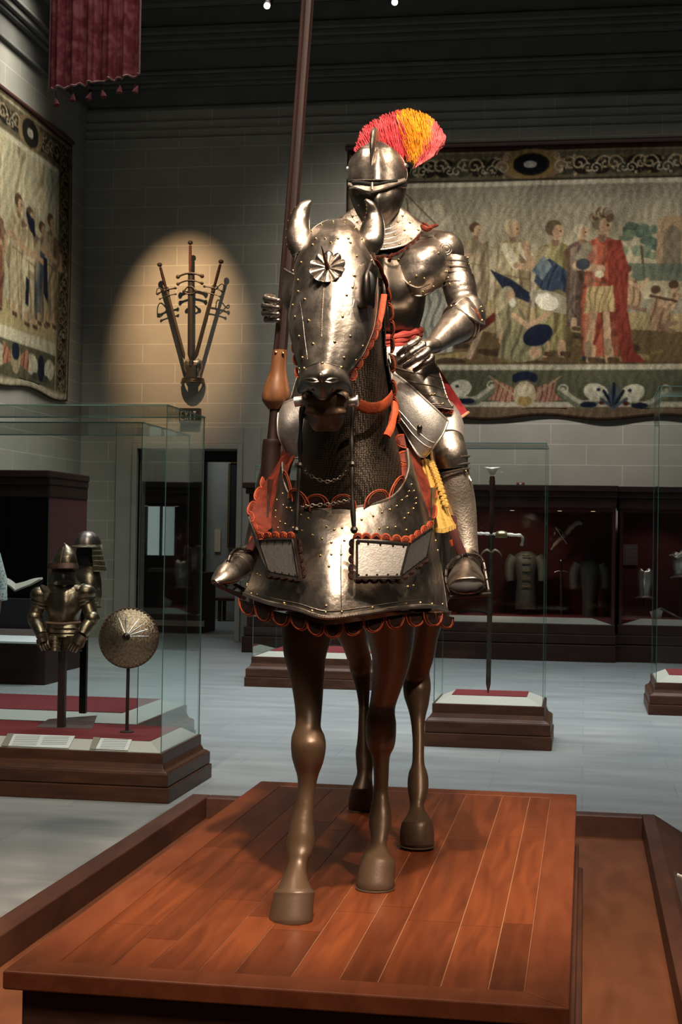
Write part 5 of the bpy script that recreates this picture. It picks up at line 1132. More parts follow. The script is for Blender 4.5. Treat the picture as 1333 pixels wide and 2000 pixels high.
# neck and head
slices(m, [(450, 628, 712, 4.28, .05, .10), (500, 622, 735, 4.36, .10, .13), (600, 622, 742, 4.42, .13, .15), (700, 612, 746, 4.46, .15, .17), (800, 600, 758, 4.48, .17, .20), (900, 590, 780, 4.50, .20, .24), (1000, 575, 795, 4.52, .22, .3)], 24, 28)
hd = [(436, 645, 672, 4.15, .02, .05), (448, 622, 690, 4.15, .06, .10), (476, 604, 706, 4.14, .09, .14), (524, 582, 728, 4.12, .12, .18), (572, 577, 732, 4.08, .13, .19), (620, 575, 725, 4.04, .14, .18), (668, 583, 712, 3.99, .13, .15), (716, 593, 690, 3.95, .12, .11), (745, 590, 682, 3.92, .10, .10), (765, 588, 684, 3.91, .095, .09), (785, 592, 681, 3.91, .09, .08), (800, 598, 677, 3.92, .085, .075), (815, 601, 674, 3.93, .07, .06), (832, 606, 668, 3.94, .05, .04), (843, 616, 660, 3.95, .02, .02)]
hd = [(y, l+(3 if y < 730 else 0), r-(3 if y < 730 else 0), Y+(.045 if y < 730 else .02 if y < 750 else 0), f, b_) for y, l, r, Y, f, b_ in hd]
slices(m, hd, 50, 30)
for s_ in (-1, 1): m.ball(at(637+s_*27, 775, 3.845), .026, 0, 12, (1.1, .5, .75))
m.tube(crp([(596, 803, 3.86), (615, 806, 3.845), (637, 807, 3.84), (660, 806, 3.845), (676, 803, 3.86)], 12), .010, 0, 8)
body = remesh(m.build('body', bronze, horse), .0075, 2)
# mouth line and nostrils: dark recess parts
m = MB()
for s_ in (-1, 1):
    m.tube(crp([(637+s_*20, 768, 3.832), (637+s_*31, 771, 3.832), (637+s_*38, 779, 3.842)], 8), [.003, .008, .010, .011, .010, .008, .005, .003], 0, 8, .6)
m.build('nostrils', plain('nostril_dark', (.012, .008, .006), .7), horse)
for (rows, yf), n0 in zip(legs, (-7, -6, -5, -5)):     # hooves with a sharp coronet and a thin shoe line
    m = MB(); rr_ = leg_rows([(cy, l-4, r+4) for cy, l, r in rows[n0:]], yf, 1.07); rr_[0] = (rr_[0][0]-1.2, rr_[0][1]+1.5, rr_[0][2]-1.5)+rr_[0][3:]
    slices(m, rr_, 30, 40); cy, l, r = rows[-2]; x0, y0 = L3(l, cy); x1, _ = L3(r, cy); Y = yf(cy); hw = (x1-x0)/2*Y/F+.0035; c_ = at((x0+x1)/2, y0-1, Y)
    m.tube([c_+Vector((hw*math.cos(a), hw*1.07*math.sin(a), 0)) for a in np.linspace(0, 2*PI, 33)], .003, 0, 6); m.build('hoof', hoof_m, horse)
# mail collar round the neck
m = MB(); nk = [(560, 640, 744, 4.40, .14, .15), (640, 622, 747, 4.44, .155, .16), (700, 610, 750, 4.46, .17, .18), (780, 600, 762, 4.47, .19, .2), (850, 590, 772, 4.48, .21, .22), (900, 583, 785, 4.49, .235, .25), (950, 578, 797, 4.50, .26, .28), (1010, 566, 800, 4.50, .27, .30)]
slices(m, nk, 60, 60); o = m.build('mail_neck', mail, horse, ang=180)

# ---- chanfron
C3 = lambda cx, cy, Y=None: (540+cx/4.167, 380+cy/4.167) if Y is None else (540+cx/4.167, 380+cy/4.167, Y)
rows = []
for cy, l, r, Y, d in ((212, 430, 570, 4.13, .04), (240, 365, 615, 4.08, .07), (300, 290, 665, 4.03, .10), (400, 238, 712, 3.985, .13), (500, 182, 762, 3.96, .15), (600, 150, 800, 3.942, .17), (700, 140, 815, 3.925, .18), (800, 132, 818, 3.910, .19), (900, 118, 812, 3.896, .19), (1000, 106, 800, 3.885, .18), (1100, 115, 780, 3.876, .16), (1200, 138, 742, 3.868, .14), (1300, 160, 695, 3.860, .12), (1400, 190, 628, 3.853, .10), (1455, 205, 582, 3.848, .09)):
    x0, y0 = C3(l, cy); x1, _ = C3(r, cy); rows.append((y0, x0, x1, Y, d))
g = shell(rows, 90, 70, -88, 88, .8, .008)
rv = [C3(*p) for p in ((372, 252), (465, 232), (555, 240), (640, 278), (295, 305), (330, 370), (400, 360), (500, 360), (583, 366), (302, 408), (445, 392), (602, 402), (686, 370), (210, 556), (648, 512), (750, 460), (768, 545), (683, 590), (145, 612), (187, 698), (628, 660), (620, 762), (183, 788), (235, 853), (575, 818), (160, 995), (270, 1022), (532, 996), (604, 1148), (192, 1155), (305, 1218), (472, 1196), (220, 1335), (552, 1325), (696, 1238), (640, 1345), (180, 485), (143, 905), (200, 1410))]
def flutes(mb, g, nn):
    def line(P, r, mi=0, n=24, twist=0):
        fl = [(g[i][j], nn[i][j]) for i in range(len(g)) for j in range(len(g[0]))]; pp = np.array([pr(p) for p, _ in fl]); out = []
        for q_ in cr([C3(*p) for p in P], n):
            d = (pp[:, 0]-q_[0])**2+(pp[:, 1]-q_[1])**2; k = int(d.argmin()); Y = fl[k][0].y
            # blend the nearest four for smoothness
            ks = d.argsort()[:4]; w = 1/(d[ks]+.05); Y = sum(fl[int(a)][0].y*b for a, b in zip(ks, w))/w.sum()
            out.append(at(q_[0], q_[1], Y+(0 if twist else .0018)))
        mb.tube(out, r, mi, 8); return out
    line([(200, 880), (222, 1020), (240, 1180), (262, 1345)], .0046); line([(632, 860), (590, 1020), (548, 1170), (500, 1325)], .0046)
    for P in ([(340, 262), (270, 380), (200, 520), (170, 610)], [(352, 270), (290, 380), (222, 520), (190, 610)], [(558, 262), (620, 360), (680, 480), (728, 560)], [(585, 262), (645, 360), (705, 470), (752, 560)], [(435, 225), (437, 300)], [(470, 228), (474, 300)], [(495, 235), (500, 310)]): line(P, .0024)
    line([(225, 333), (330, 326), (447, 335), (560, 330), (660, 345)], .002)
    c_ = line([(402, 750), (392, 880), (386, 1020), (382, 1175)], .0030, 0, 40, 1)
    for k in range(0, 39):   # rope twist
        p = c_[k]; mb.tube([p+Vector((-.006, .001, .005)), p+Vector((.006, -.001, -.005))], .0024, 0, 5)
    for x in (-16, 14): line([(402+x, 760), (392+x, 880), (386+x, 1020)], .0018)
ch = plate('chanfron', g, [steel, brass], horse, .003, rv, .0038, .0035, flutes)
# rosette with spike
c0 = at(*C3(422, 608), 3.936); ax = Vector((-.02, -1, .42)).normalized(); Q1 = Vector((0, 0, 1)).rotation_difference(ax).to_matrix()
m = MB(); rs = []; nA = 120; R_ = .049
def petal_r(a): return R_*(.82+.18*abs(math.sin(5*a))**.6)
vs = [c0+Q1 @ Vector((0, 0, .010))]
for k in range(nA):
    a = 2*PI*k/nA; r = petal_r(a); vs.append(c0+Q1 @ Vector((r*math.cos(a), r*math.sin(a), .004+.010*abs(math.sin(5*a)))))
for k in range(nA):
    a = 2*PI*k/nA; r = petal_r(a)*.5; vs.append(c0+Q1 @ Vector((r*math.cos(a), r*math.sin(a), .006+.006*abs(math.sin(5*a)))))
fs = [(0, nA+1+k, nA+1+(k+1) % nA) for k in range(nA)]+[(nA+1+k, 1+k, 1+(k+1) % nA, nA+1+(k+1) % nA) for k in range(nA)]
m.add(vs, fs)
m.tube([vs[1+k] for k in range(nA)]+[vs[1]], .0015, 0, 5)
m.build('rosette', steel_m, ch, ang=25)
m = MB(); m.tube([c0+Q1 @ Vector((0, 0, .008)), c0+Vector((-.002, -.10, .045))], [.0075, .0008], 0, 8); m.build('spike', plain('rusty_spike', (.16, .07, .045), .45, .9), ch)
m = MB(); p = at(*C3(447, 395), 4.03); m.tube([p+Vector((0, -.006, -.002)), p+Vector((0, -.022, .012)), at(*C3(450, 262), 4.06)], [.006, .006, .003], 0, 8); m.build('plume_holder', steel, ch)
# ear guards like curved horns
def horn(P, W, name):
    pts = crp([C3(x, y, Y) for x, y, Y in P], 22); wd = [w[0] for w in cr([(w,) for w in W], 22)]; m = MB(); g = []
    for i, p in enumerate(pts):
        t_ = (pts[min(i+1, 21)]-pts[max(i-1, 0)]).normalized(); s_ = t_.cross(Vector((0, 1, 0))).normalized(); row = []
        for j in range(17):
            a = -PI*.62+PI*1.24*j/16; r = wd[i]; row.append(p+s_*(r*math.sin(a))+Vector((0, -1, 0))*(r*.8*math.cos(a)))
        g.append(row)
    m.grid(g, 0, .003); m.tube([r[0] for r in g], .0028, 0, 6); m.tube([r[-1] for r in g], .0028, 0, 6)
    for i in range(2, 20, 2): m.ball(g[i][13], .0026, 1, 6)
    return m.build(name, [steel_m, brass], ch)
horn([(210, 470, 4.10), (185, 380, 4.11), (175, 270, 4.13), (200, 160, 4.14), (240, 90, 4.14), (284, 50, 4.14)], [.030, .036, .033, .026, .016, .001], 'ear_guard')
horn([(748, 470, 4.11), (765, 380, 4.11), (785, 270, 4.13), (792, 170, 4.14), (768, 90, 4.13), (725, 42, 4.12)], [.024, .036, .034, .023, .013, .001], 'ear_guard')
# eye guards: half bowls opened to the side
def eyeguard(rows_, name, mat_):
    g = patch([[C3(*p) for p in r] for r in rows_], 22, 22); m = MB(); nn = front(g); m.grid(g, 0, .003, nn); a, b = len(g), len(g[0])
    loop = [g[0][j] for j in range(b)]+[g[i][b-1] for i in range(1, a)]+[g[a-1][j] for j in range(b-2, -1, -1)]; m.tube(loop, .003, 0, 6); return m.build(name, mat_, ch)
eyeguard([[(66, 606, 4.12), (105, 632, 4.08), (150, 655, 4.05), (205, 690, 4.045)], [(60, 720, 4.12), (95, 730, 4.07), (140, 745, 4.05), (200, 760, 4.04)], [(52, 820, 4.12), (88, 830, 4.07), (130, 845, 4.05), (190, 850, 4.03)], [(66, 890, 4.12), (92, 905, 4.08), (125, 925, 4.06), (175, 930, 4.02)], [(88, 925, 4.12), (105, 945, 4.09), (130, 960, 4.08), (160, 960, 4.04)]], 'eye_guard', steel_m)
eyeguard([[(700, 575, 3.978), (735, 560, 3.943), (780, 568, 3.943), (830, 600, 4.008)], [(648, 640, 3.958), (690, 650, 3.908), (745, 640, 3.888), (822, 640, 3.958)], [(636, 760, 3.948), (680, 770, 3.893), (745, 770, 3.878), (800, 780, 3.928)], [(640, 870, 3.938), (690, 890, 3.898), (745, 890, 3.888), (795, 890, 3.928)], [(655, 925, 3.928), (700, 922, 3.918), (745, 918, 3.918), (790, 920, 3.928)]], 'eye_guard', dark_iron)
m = MB(); c_ = at(*C3(742, 735, 3.895)); m.ball(c_, .031, 0, 16, (.72, .30, 1.25)); m.build('eye_opening', plain('black_eye_opening', (.003, .003, .003), .5), ch)
# nose plate
g = patch([[C3(x, y, Y) for x, y, Y in r] for r in (
  [(178, 1545, 3.90), (215, 1440, 3.86), (290, 1395, 3.82), (370, 1374, 3.80), (465, 1395, 3.82), (560, 1440, 3.86), (606, 1560, 3.90)],
  [(180, 1580, 3.90), (225, 1500, 3.83), (295, 1465, 3.785), (372, 1455, 3.765), (460, 1465, 3.785), (555, 1510, 3.83), (607, 1590, 3.90)],
  [(186, 1600, 3.90), (250, 1565, 3.83), (300, 1555, 3.795), (374, 1555, 3.775), (450, 1560, 3.795), (525, 1575, 3.83), (606, 1605, 3.90)],
  [(192, 1612, 3.90), (260, 1598, 3.85), (310, 1622, 3.82), (377, 1662, 3.80), (440, 1625, 3.82), (510, 1598, 3.85), (600, 1618, 3.90)])], 40, 60)
def nose_extra(mb, g, nn):
    for s_ in (-1, 1):
        c_ = 372+s_*78
        for dy, r in ((-16, .0035), (18, .0035)):
            mb.tube(crp([C3(372+s_*18, 1520, 3.770), C3(c_, 1508+dy*.9+8, 3.776), C3(372+s_*150, 1500+6, 3.812)], 14), [r*math.sin(PI*(k+.5)/14)+.001 for k in range(14)], 0, 8)
    mb.tube(crp([C3(365, 1440, 3.768), C3(368, 1480, 3.762), C3(374, 1530, 3.768)], 8), [.001, .004, .006, .007, .007, .005, .003, .001], 0, 8)
plate('nose_plate', g, [steel_m, brass], horse, .003, [C3(*p) for p in ((378, 1383), (235, 1418), (523, 1413), (305, 1588), (462, 1584))], .0045, .003, nose_extra)
# red leather scallops behind the chanfron edges
LR = [leather, leather_rim]; LK = [leather_k, leather_rim]
m = MB(); petals(m, [(738, 628, 4.05), (724, 662, 4.02), (704, 698, 3.98), (684, 738, 3.93)], (.8, .55, .0), 6, 23, 11)
m.build('chanfron_lining', LR, horse); m = MB(); petals(m, [(574, 650, 4.05), (577, 690, 4.02), (584, 735, 3.95)], (-.9, .3, 0), 4, 20, 6); m.build('chanfron_lining', LR, horse)
m = MB(); petals(m, [(735, 515, 4.20), (752, 560, 4.30), (762, 625, 4.34), (763, 690, 4.38), (768, 776, 4.42), (774, 815, 4.44)], (.95, .1, .0), 10, 34, 9); m.build('crinet_lining', LK, horse)
# crinet lames over the crest of the neck
m = MB()
for k in range(9):
    y0 = 505+k*34; g = []; sp = nk
    for i in range(5):
        y = y0+i*9.5; f = (y-560)/450; r_ = cr1(nk, max(0, min(1, f))); row = []
        cx, hw = (r_[1]+r_[2])/2, (r_[2]-r_[1])/2+3+(4-i)*.5
        for j in range(24): a = math.radians(-8+196*j/23); row.append(at(cx+hw*math.cos(a), y, r_[3]+(r_[5]+.012+(4-i)*.002)*math.sin(a)))
        g.append(row)
    m.grid(g, 0, -.003); m.tube(g[-1], .003, 0, 6); 
m.build('crinet_lames', steel_d, horse)
# throat strap, bit, shanks, cheek straps
m = MB(); m.tube(crp([(700, 790, 4.20), (720, 797, 4.22), (745, 794, 4.25), (762, 780, 4.32), (766, 772, 4.42)], 24), .017, 0, 12, .22, up=Vector((0, 1, 0))); m.build('throat_strap', leather_rim, horse)
m = MB(); m.tube(crp([(751, 575, 4.12), (746, 610, 4.10), (738, 640, 4.08), (730, 660, 4.06)], 16), [.009]*16, 0, 10, .35, up=Vector((0, 1, 0))); m.build('cheek_strap', leather_rim, horse)
m = MB(); m.tube(crp([(768, 785, 4.42), (772, 800, 4.40), (768, 815, 4.38), (764, 835, 4.33), (756, 852, 4.29)], 20), .012, 0, 10, .5); m.build('red_rein', leather_rim, horse)
m = MB(); 
for (bx, by, Y) in ((689, 786, 3.97), (583, 786, 3.98)):
    m.tube([at(bx-7, by-1, Y), at(bx+9, by-3, Y)], [.014, .014], 0, 14); m.tube([at(bx+8, by-3, Y), at(bx+11, by-3, Y)], [.017, .015], 0, 14)
m.build('bit_bosses', steel_b, horse)
def shank(P, name='bit_shank'):
    m = MB(); pts = crp(P, 30); m.tube(pts, [.006+.0015*math.sin(k*.8) for k in range(30)], 0, 8)
    for k in (15, 29): m.ball(pts[k], .0105, 0, 8); 
    p = pts[15]; m.box(p, (.026, .012, .012)); return m.build(name, dark_iron, horse)
shank([(590, 795, 3.97), (587, 850, 3.97), (586, 905, 3.97), (583, 960, 3.965), (579, 1035, 3.955)])
shank([(690, 795, 3.96), (687, 850, 3.96), (688, 903, 3.95), (688, 960, 3.94), (692, 1035, 3.93)])
def chain(P, n, name):
    m = MB(); pts = crp(P, n)
    for k in range(n-1):
        c_ = (pts[k]+pts[k+1])/2; d = (pts[k+1]-pts[k])*.62; s_ = (d.cross(Vector((0, 1, 0))).normalized() if k % 2 else Vector((0, 1, 0)))*.0042
        m.tube([c_+d*math.cos(a)+s_*math.sin(a) for a in np.linspace(0, 2*PI, 9)], .0013, 0, 5)
    return m.build(name, steel_m, horse)
chain([(582, 992, 3.965), (605, 988, 3.955), (640, 985, 3.95), (665, 981, 3.945), (688, 976, 3.94)], 20, 'curb_chain')
chain([(586, 908, 3.97), (605, 928, 3.98), (640, 941, 3.98), (668, 930, 3.97), (688, 905, 3.95)], 20, 'curb_chain')

# ---- peytral (breast armour)
PR = [[(552, 905, 4.46), (560, 955, 4.30), (590, 990, 4.18), (640, 990, 4.13), (705, 990, 4.15), (768, 970, 4.22), (797, 925, 4.36), (796, 878, 4.48)],
      [(541, 965, 4.46), (556, 1000, 4.28), (593, 1030, 4.13), (640, 1037, 4.07), (705, 1032, 4.10), (775, 1012, 4.20), (815, 975, 4.34), (816, 945, 4.48)],
      [(522, 1052, 4.46), (546, 1075, 4.24), (593, 1085, 4.08), (640, 1092, 4.02), (700, 1090, 4.05), (770, 1080, 4.14), (825, 1055, 4.30), (843, 1030, 4.48)],
      [(497, 1112, 4.45), (530, 1130, 4.20), (588, 1140, 4.05), (640, 1150, 3.98), (700, 1146, 4.01), (770, 1136, 4.11), (835, 1122, 4.26), (861, 1112, 4.48)],
      [(478, 1160, 4.43), (522, 1176, 4.18), (583, 1190, 4.03), (638, 1206, 3.955), (705, 1199, 3.99), (775, 1188, 4.09), (840, 1184, 4.24), (873, 1192, 4.46)]]
g = patch(PR, 70, 90)
X4 = lambda cx, cy: (460+cx/3.03, 880+cy/3.03)
pv = [X4(*p) for p in ((285, 255), (255, 295), (330, 345), (290, 325), (246, 360), (342, 356), (310, 345), (240, 395), (272, 424), (298, 440), (258, 455), (393, 385), (432, 402), (347, 462), (398, 481), (540, 452), (583, 470), (630, 462), (457, 505), (517, 531), (575, 552), (643, 536), (504, 620), (573, 617), (628, 621), (562, 686), (752, 418), (813, 392), (868, 372), (918, 354), (957, 326), (984, 300), (1012, 272), (1036, 207), (1028, 240), (1050, 240), (1068, 284), (1066, 315), (1050, 346), (1024, 373), (994, 398), (1006, 470), (950, 450), (905, 458), (845, 468), (1022, 805), (1058, 797), (150, 744), (138, 736), (98, 845), (138, 858), (300, 905), (453, 950), (537, 962), (625, 960), (806, 934), (1010, 908), (1086, 905), (1160, 905), (1220, 912), (541, 922), (62, 800), (74, 790), (1195, 597), (1190, 540))]
def pey_extra(mb, g, nn):
    b = len(g[0])
    mb.tube([g[-1][j]+Vector((0, -.004, 0)) for j in range(b)], .0065, 0, 8)
    for j in range(8, b-8, 1): mb.ball(g[-1][j]+Vector((0, -.010, 0)), .0028, 0, 5)
    mb.tube([g[-6][j]+Vector((0, -.003, 0)) for j in range(b)], .0022, 0, 6); mb.tube([g[0][j] for j in range(b)], .0055, 0, 8)
    mb.tube([g[i][44]+Vector((0, -.002, 0)) for i in range(26, 66)], .002, 0, 6)
pey = plate('peytral', g, [steel_m, brass], horse, .003, pv, .0038, .003, pey_extra)
m = MB(); petals(m, [(474, 1172, 4.44), (522, 1190, 4.20), (583, 1204, 4.05), (638, 1220, 3.98), (705, 1213, 4.02), (775, 1202, 4.11), (840, 1197, 4.26), (876, 1203, 4.46)], (0, 1, .0), 12, 37, 26); m.build('peytral_lower_scallops', LK, horse)
m = MB(); petals(m, [(556, 940, 4.34), (572, 975, 4.22), (600, 992, 4.15), (640, 992, 4.12), (705, 992, 4.14), (762, 975, 4.22), (782, 955, 4.28)], (0, -1, 0), 6, 50, 27); m.build('peytral_collar_scallops', LK, horse)
m = MB(); petals(m, [(790, 950, 4.36), (796, 925, 4.42), (797, 890, 4.47), (790, 850, 4.52)], (-1, -.1, 0), 4, 27, 20); m.build('peytral_shoulder_scallops', LR, horse); m = MB(); petals(m, [(556, 940, 4.36), (558, 920, 4.45), (570, 895, 4.52)], (.6, -.6, 0), 3, 22, 10); m.build('peytral_shoulder_scallops', LR, horse)
# flared leather-lined flank plates at both sides
def wing(rows_, line, out, n, name, w=24, h=9, extra=None):
    g = patch(rows_, 26, 12); m = MB(); m.grid(g, 0, .005); petals(m, line, out, n, w, h)
    return m.build(name, LR, horse)
wing([[(556, 868, 4.75), (562, 880, 4.66), (572, 900, 4.55)], [(524, 928, 4.66), (540, 925, 4.56), (558, 922, 4.48)], [(506, 965, 4.56), (528, 965, 4.50), (547, 965, 4.46)], [(488, 1003, 4.46), (510, 1005, 4.46), (534, 1008, 4.46)], [(505, 1046, 4.30), (515, 1042, 4.34), (530, 1032, 4.40)]],
     [(562, 866, 4.76), (543, 896, 4.71), (524, 928, 4.66), (506, 965, 4.56), (488, 1003, 4.46)], (-.75, -.6, 0), 6, 'flank_lining', 27, 9)
wing([[(778, 828, 4.75), (790, 838, 4.8), (800, 850, 4.84)], [(804, 890, 4.62), (816, 895, 4.66), (826, 905, 4.7)], [(818, 950, 4.54), (832, 954, 4.57), (846, 962, 4.6)], [(834, 1008, 4.48), (842, 1010, 4.48), (848, 1014, 4.48)]],
     [(800, 846, 4.84), (816, 876, 4.77), (828, 905, 4.72), (840, 935, 4.66), (848, 965, 4.60), (848, 1014, 4.48)], (.8, -.45, 0), 7, 'flank_lining', 25, 7)
m = MB(); petals(m, [(486, 1002, 4.46), (494, 1028, 4.38), (506, 1052, 4.29)], (.95, -.1, 0), 3, 20, 9); m.build('flank_front_scallops', LR, horse)
m = MB(); m.grid(patch([[(484, 1006, 4.46), (494, 1034, 4.36), (505, 1056, 4.22)], [(490, 1030, 4.47), (503, 1062, 4.36), (514, 1090, 4.22)], [(498, 1060, 4.47), (512, 1092, 4.36), (525, 1118, 4.22)]], 12, 12), 0, .003); m.build('flank_edge_plate', steel_d, horse)
# steel outer face of the flanks going back along the body
m = MB(); g = [[Vector((-.71-.25-.01*math.sin(i/9*PI), 4.45+.9*i/9, 1.48+.30*j/7+.03*i/9)) for j in range(8)] for i in range(10)]; m.grid(g, 0, .004); m.build('flanchard', steel_m, horse)
m = MB(); g = [[Vector((-.71+.25, 4.48+.85*i/9, 1.48+.28*j/7+.03*i/9)) for j in range(8)] for i in range(10)]; m.grid(g, 0, .004); m.build('flanchard', steel_m, horse)
# hanging shield-like side plates with leather scallop borders
def hung(quads, name, tops, sides, darks, rims):
    m = MB()
    for Q_ in quads:
        g = patch([[Q_[0], Q_[1]], [Q_[3], Q_[2]]], 12, 16); nn = front(g); m.grid(g, 0, .003, nn); a, b = len(g), len(g[0])
        loop = [g[0][j] for j in range(b)]+[g[i][b-1] for i in range(1, a)]+[g[a-1][j] for j in range(b-2, -1, -1)]+[g[i][0] for i in range(a-2, -1, -1)]
        m.tube([p+Vector((0, -.003, 0)) for p in loop], .0035, 1, 6)
        for j in range(1, b-1, 3): m.ball(g[1][j]+Vector((0, -.004, 0)), .0035, 1, 6); m.ball(g[-2][j]+Vector((0, -.004, 0)), .0035, 1, 6)
    o = m.build(name, [etched, dark_iron], horse)
    m = MB()
    for ln, out, n, w, h in tops: petals(m, ln, out, n, w, h)
    m.build('red_scallop_border', LR, o)
    m = MB()
    for ln, out, n, w, h in darks: petals(m, ln, out, n, w, h)
    m.build('dark_scallop_border', [leather_k, leather_k], o); return o
hung([[(507, 1056, 4.14), (572, 1055, 4.0), (584, 1128, 3.99), (527, 1118, 4.12)]], 'hanging_plate', [([(505, 1052, 4.16), (538, 1050, 4.07), (573, 1051, 4.0)], (0, -1, 0), 5, 15, 11)], 0,
     [([(580, 1056, 4.0), (590, 1126, 4.0)], (1, 0, 0), 5, 15, 8), ([(524, 1124, 4.14), (584, 1133, 4.01)], (-.1, 1, 0), 5, 14, 6)], 0)
hung([[(698, 1056, 3.97), (799, 1063, 4.02), (783, 1125, 4.01), (698, 1127, 3.95)], [(799, 1063, 4.02), (844, 1032, 4.22), (832, 1088, 4.21), (783, 1125, 4.01)]], 'hanging_plate',
     [([(694, 1053, 3.98), (745, 1054, 3.99), (800, 1060, 4.02)], (0, -1, 0), 6, 18, 12), ([(803, 1058, 4.03), (846, 1026, 4.23)], (-.45, -.9, 0), 4, 15, 10)], 0,
     [([(692, 1056, 3.97), (690, 1128, 3.96)], (-1, 0, 0), 5, 16, 9), ([(696, 1131, 3.96), (785, 1131, 4.02)], (0, 1, 0), 6, 16, 8), ([(788, 1128, 4.03), (834, 1092, 4.22)], (.5, .8, 0), 4, 13, 6)], 0)
# ---- saddle with steel front plates
sad = thing('saddle', (-.71, 4.85, 1.93), 'steel-plated war saddle under the rider', 'saddle')
m = MB(); m.rings([[Vector((-.71+rx*math.cos(a), Y, z+rz*math.sin(a))) for a in np.linspace(0, 2*PI, 24, endpoint=False)] for Y, rx, rz, z in ((4.66, .14, .10, 1.93), (4.72, .22, .10, 1.92), (5.0, .25, .09, 1.92), (5.25, .22, .12, 1.95), (5.30, .12, .08, 1.97))]); m.build('seat', leather_k, sad)
g = patch([[(766, 726, 4.62), (800, 752, 4.605), (830, 780, 4.60), (858, 806, 4.61), (875, 823, 4.63)], [(768, 760, 4.62), (795, 785, 4.60), (822, 812, 4.59), (848, 836, 4.60), (866, 846, 4.62)], [(772, 795, 4.63), (792, 820, 4.605), (812, 845, 4.60), (834, 864, 4.605), (850, 869, 4.62)], [(778, 820, 4.66), (795, 848, 4.64), (808, 872, 4.62), (820, 890, 4.62), (832, 890, 4.64)]], 34, 34)
def sadx(mb, g, nn):
    for i in (20, 24): mb.tube([g[i][j]+nn[i][j]*.003 for j in range(3, 31)], .0015, 0, 5)
    p = g[17][18]; mb.ball(p+Vector((0, -.008, 0)), .009, 1, 10)
plate('bow_plate', g, [etched, dark_iron], sad, .003, (), .005, .004, sadx)
g = patch([[(546, 800, 4.66), (556, 788, 4.64), (578, 780, 4.62), (615, 778, 4.6)], [(544, 826, 4.64), (556, 824, 4.60), (578, 822, 4.59), (615, 822, 4.58)], [(546, 852, 4.64), (560, 856, 4.61), (578, 860, 4.6), (615, 860, 4.6)], [(560, 884, 4.66), (566, 890, 4.64), (580, 894, 4.62), (615, 895, 4.6)]], 24, 24)
plate('bow_plate', g, [etched, dark_iron], sad, .003, (), .005, .004)
m = MB(); g = patch([[(838, 845, 4.78), (872, 850, 4.82)], [(846, 900, 4.74), (874, 905, 4.78)], [(858, 960, 4.72), (884, 965, 4.76)], [(872, 1005, 4.72), (894, 1008, 4.76)]], 20, 10); m.grid(g, 0, .008); m.build('warm_reflection_patch', noisy('reflection_tan', (.16, .09, .035), (.26, .15, .06), 20, .55, 0, .2, 90), sad)  # tan patch paints the warm reflection on the greave's inner side
m = MB(); g = patch([[(826, 898, 4.66), (834, 896, 4.67), (842, 902, 4.68)], [(834, 950, 4.62), (848, 950, 4.62), (862, 952, 4.64)], [(842, 1000, 4.59), (858, 1000, 4.58), (876, 1000, 4.60)], [(846, 1030, 4.58), (866, 1032, 4.57), (888, 1024, 4.60)]], 24, 20)
for i, r in enumerate(g):
    for j, p in enumerate(r): p.y += .006*math.sin(j*.8)
m.grid(g, 0, .004)
for j in range(0, 20):
    for q_ in range(2): p = g[-1][j]+Vector((.004*q_, -.002, 0)); m.tube([p, p+Vector((.001*(-1)**j, 0, -.014))], .0022, 0, 5)
pts = crp([(843, 903, 4.66), (852, 925, 4.64), (862, 955, 4.61), (872, 990, 4.58)], 26)
for k in range(25): m.ball(pts[k]+Vector((.004*(-1)**k, -.004, 0)), .0085, 0, 7)
m.build('yellow_fringed_cloth', yellow_cloth, sad)
def stirrup(name, lab, top, P, sole, strap, band_):
    t = thing(name, at(*sole[0]), lab, 'stirrup', 'stirrups of the mounted knight'); m = MB()
    m.tube(crp(strap, 14), .014, 0, 10, .3, up=Vector((0, 1, 0))); m.build('stirrup_leather', noisy('dark_red_strap', (.022, .004, .004), (.05, .008, .007), 20, .7, spec=.15), t)
    m = MB(); m.tube([at(*band_[0]), at(*band_[1])], .019, 0, 12, .45, up=Vector((0, 1, 0))); m.build('strap_loop', leather_rim, t)
    m = MB()
    for q_ in P:
        pts = crp(q_, 22); m.tube(pts, .0055, 0, 8)
        for k in range(2, 21, 3): m.ball(pts[k], .0075, 0, 7)
    m.tube([at(*s_) for s_ in sole]+[at(*sole[0])], .0065, 0, 8); a, b, c_, d = [at(*s_) for s_ in sole]
    for k in range(1, 4): m.tube([a.lerp(b, k/4), d.lerp(c_, k/4)], .004, 0, 6)
    m.build('stirrup_iron', dark_iron, t); return t
stirrup('stirrup', 'studded iron stirrup under the foot at the right of the horse', None, [[(905, 1084, 4.68), (888, 1092, 4.66), (874, 1110, 4.62), (872, 1135, 4.60), (882, 1164, 4.56)], [(905, 1084, 4.68), (930, 1084, 4.66), (944, 1096, 4.62), (950, 1125, 4.6), (956, 1160, 4.56)]],
        [(880, 1166, 4.48), (957, 1160, 4.48), (950, 1150, 4.64), (878, 1154, 4.64)], [(884, 1010, 4.74), (889, 1045, 4.70), (905, 1084, 4.68)], [(888, 1052, 4.70), (892, 1064, 4.70)])
stirrup('stirrup', 'studded iron stirrup under the foot at the left of the horse', None, [[(484, 1074, 4.68), (466, 1072, 4.66), (452, 1082, 4.62), (444, 1104, 4.60), (440, 1120, 4.58)], [(484, 1074, 4.68), (492, 1084, 4.7), (492, 1120, 4.7), (486, 1156, 4.68)]],
        [(424, 1142, 4.52), (478, 1168, 4.60), (488, 1158, 4.70), (440, 1132, 4.66)], [(512, 1000, 4.76), (502, 1045, 4.72), (486, 1074, 4.68)], [(500, 1050, 4.72), (497, 1060, 4.72)])
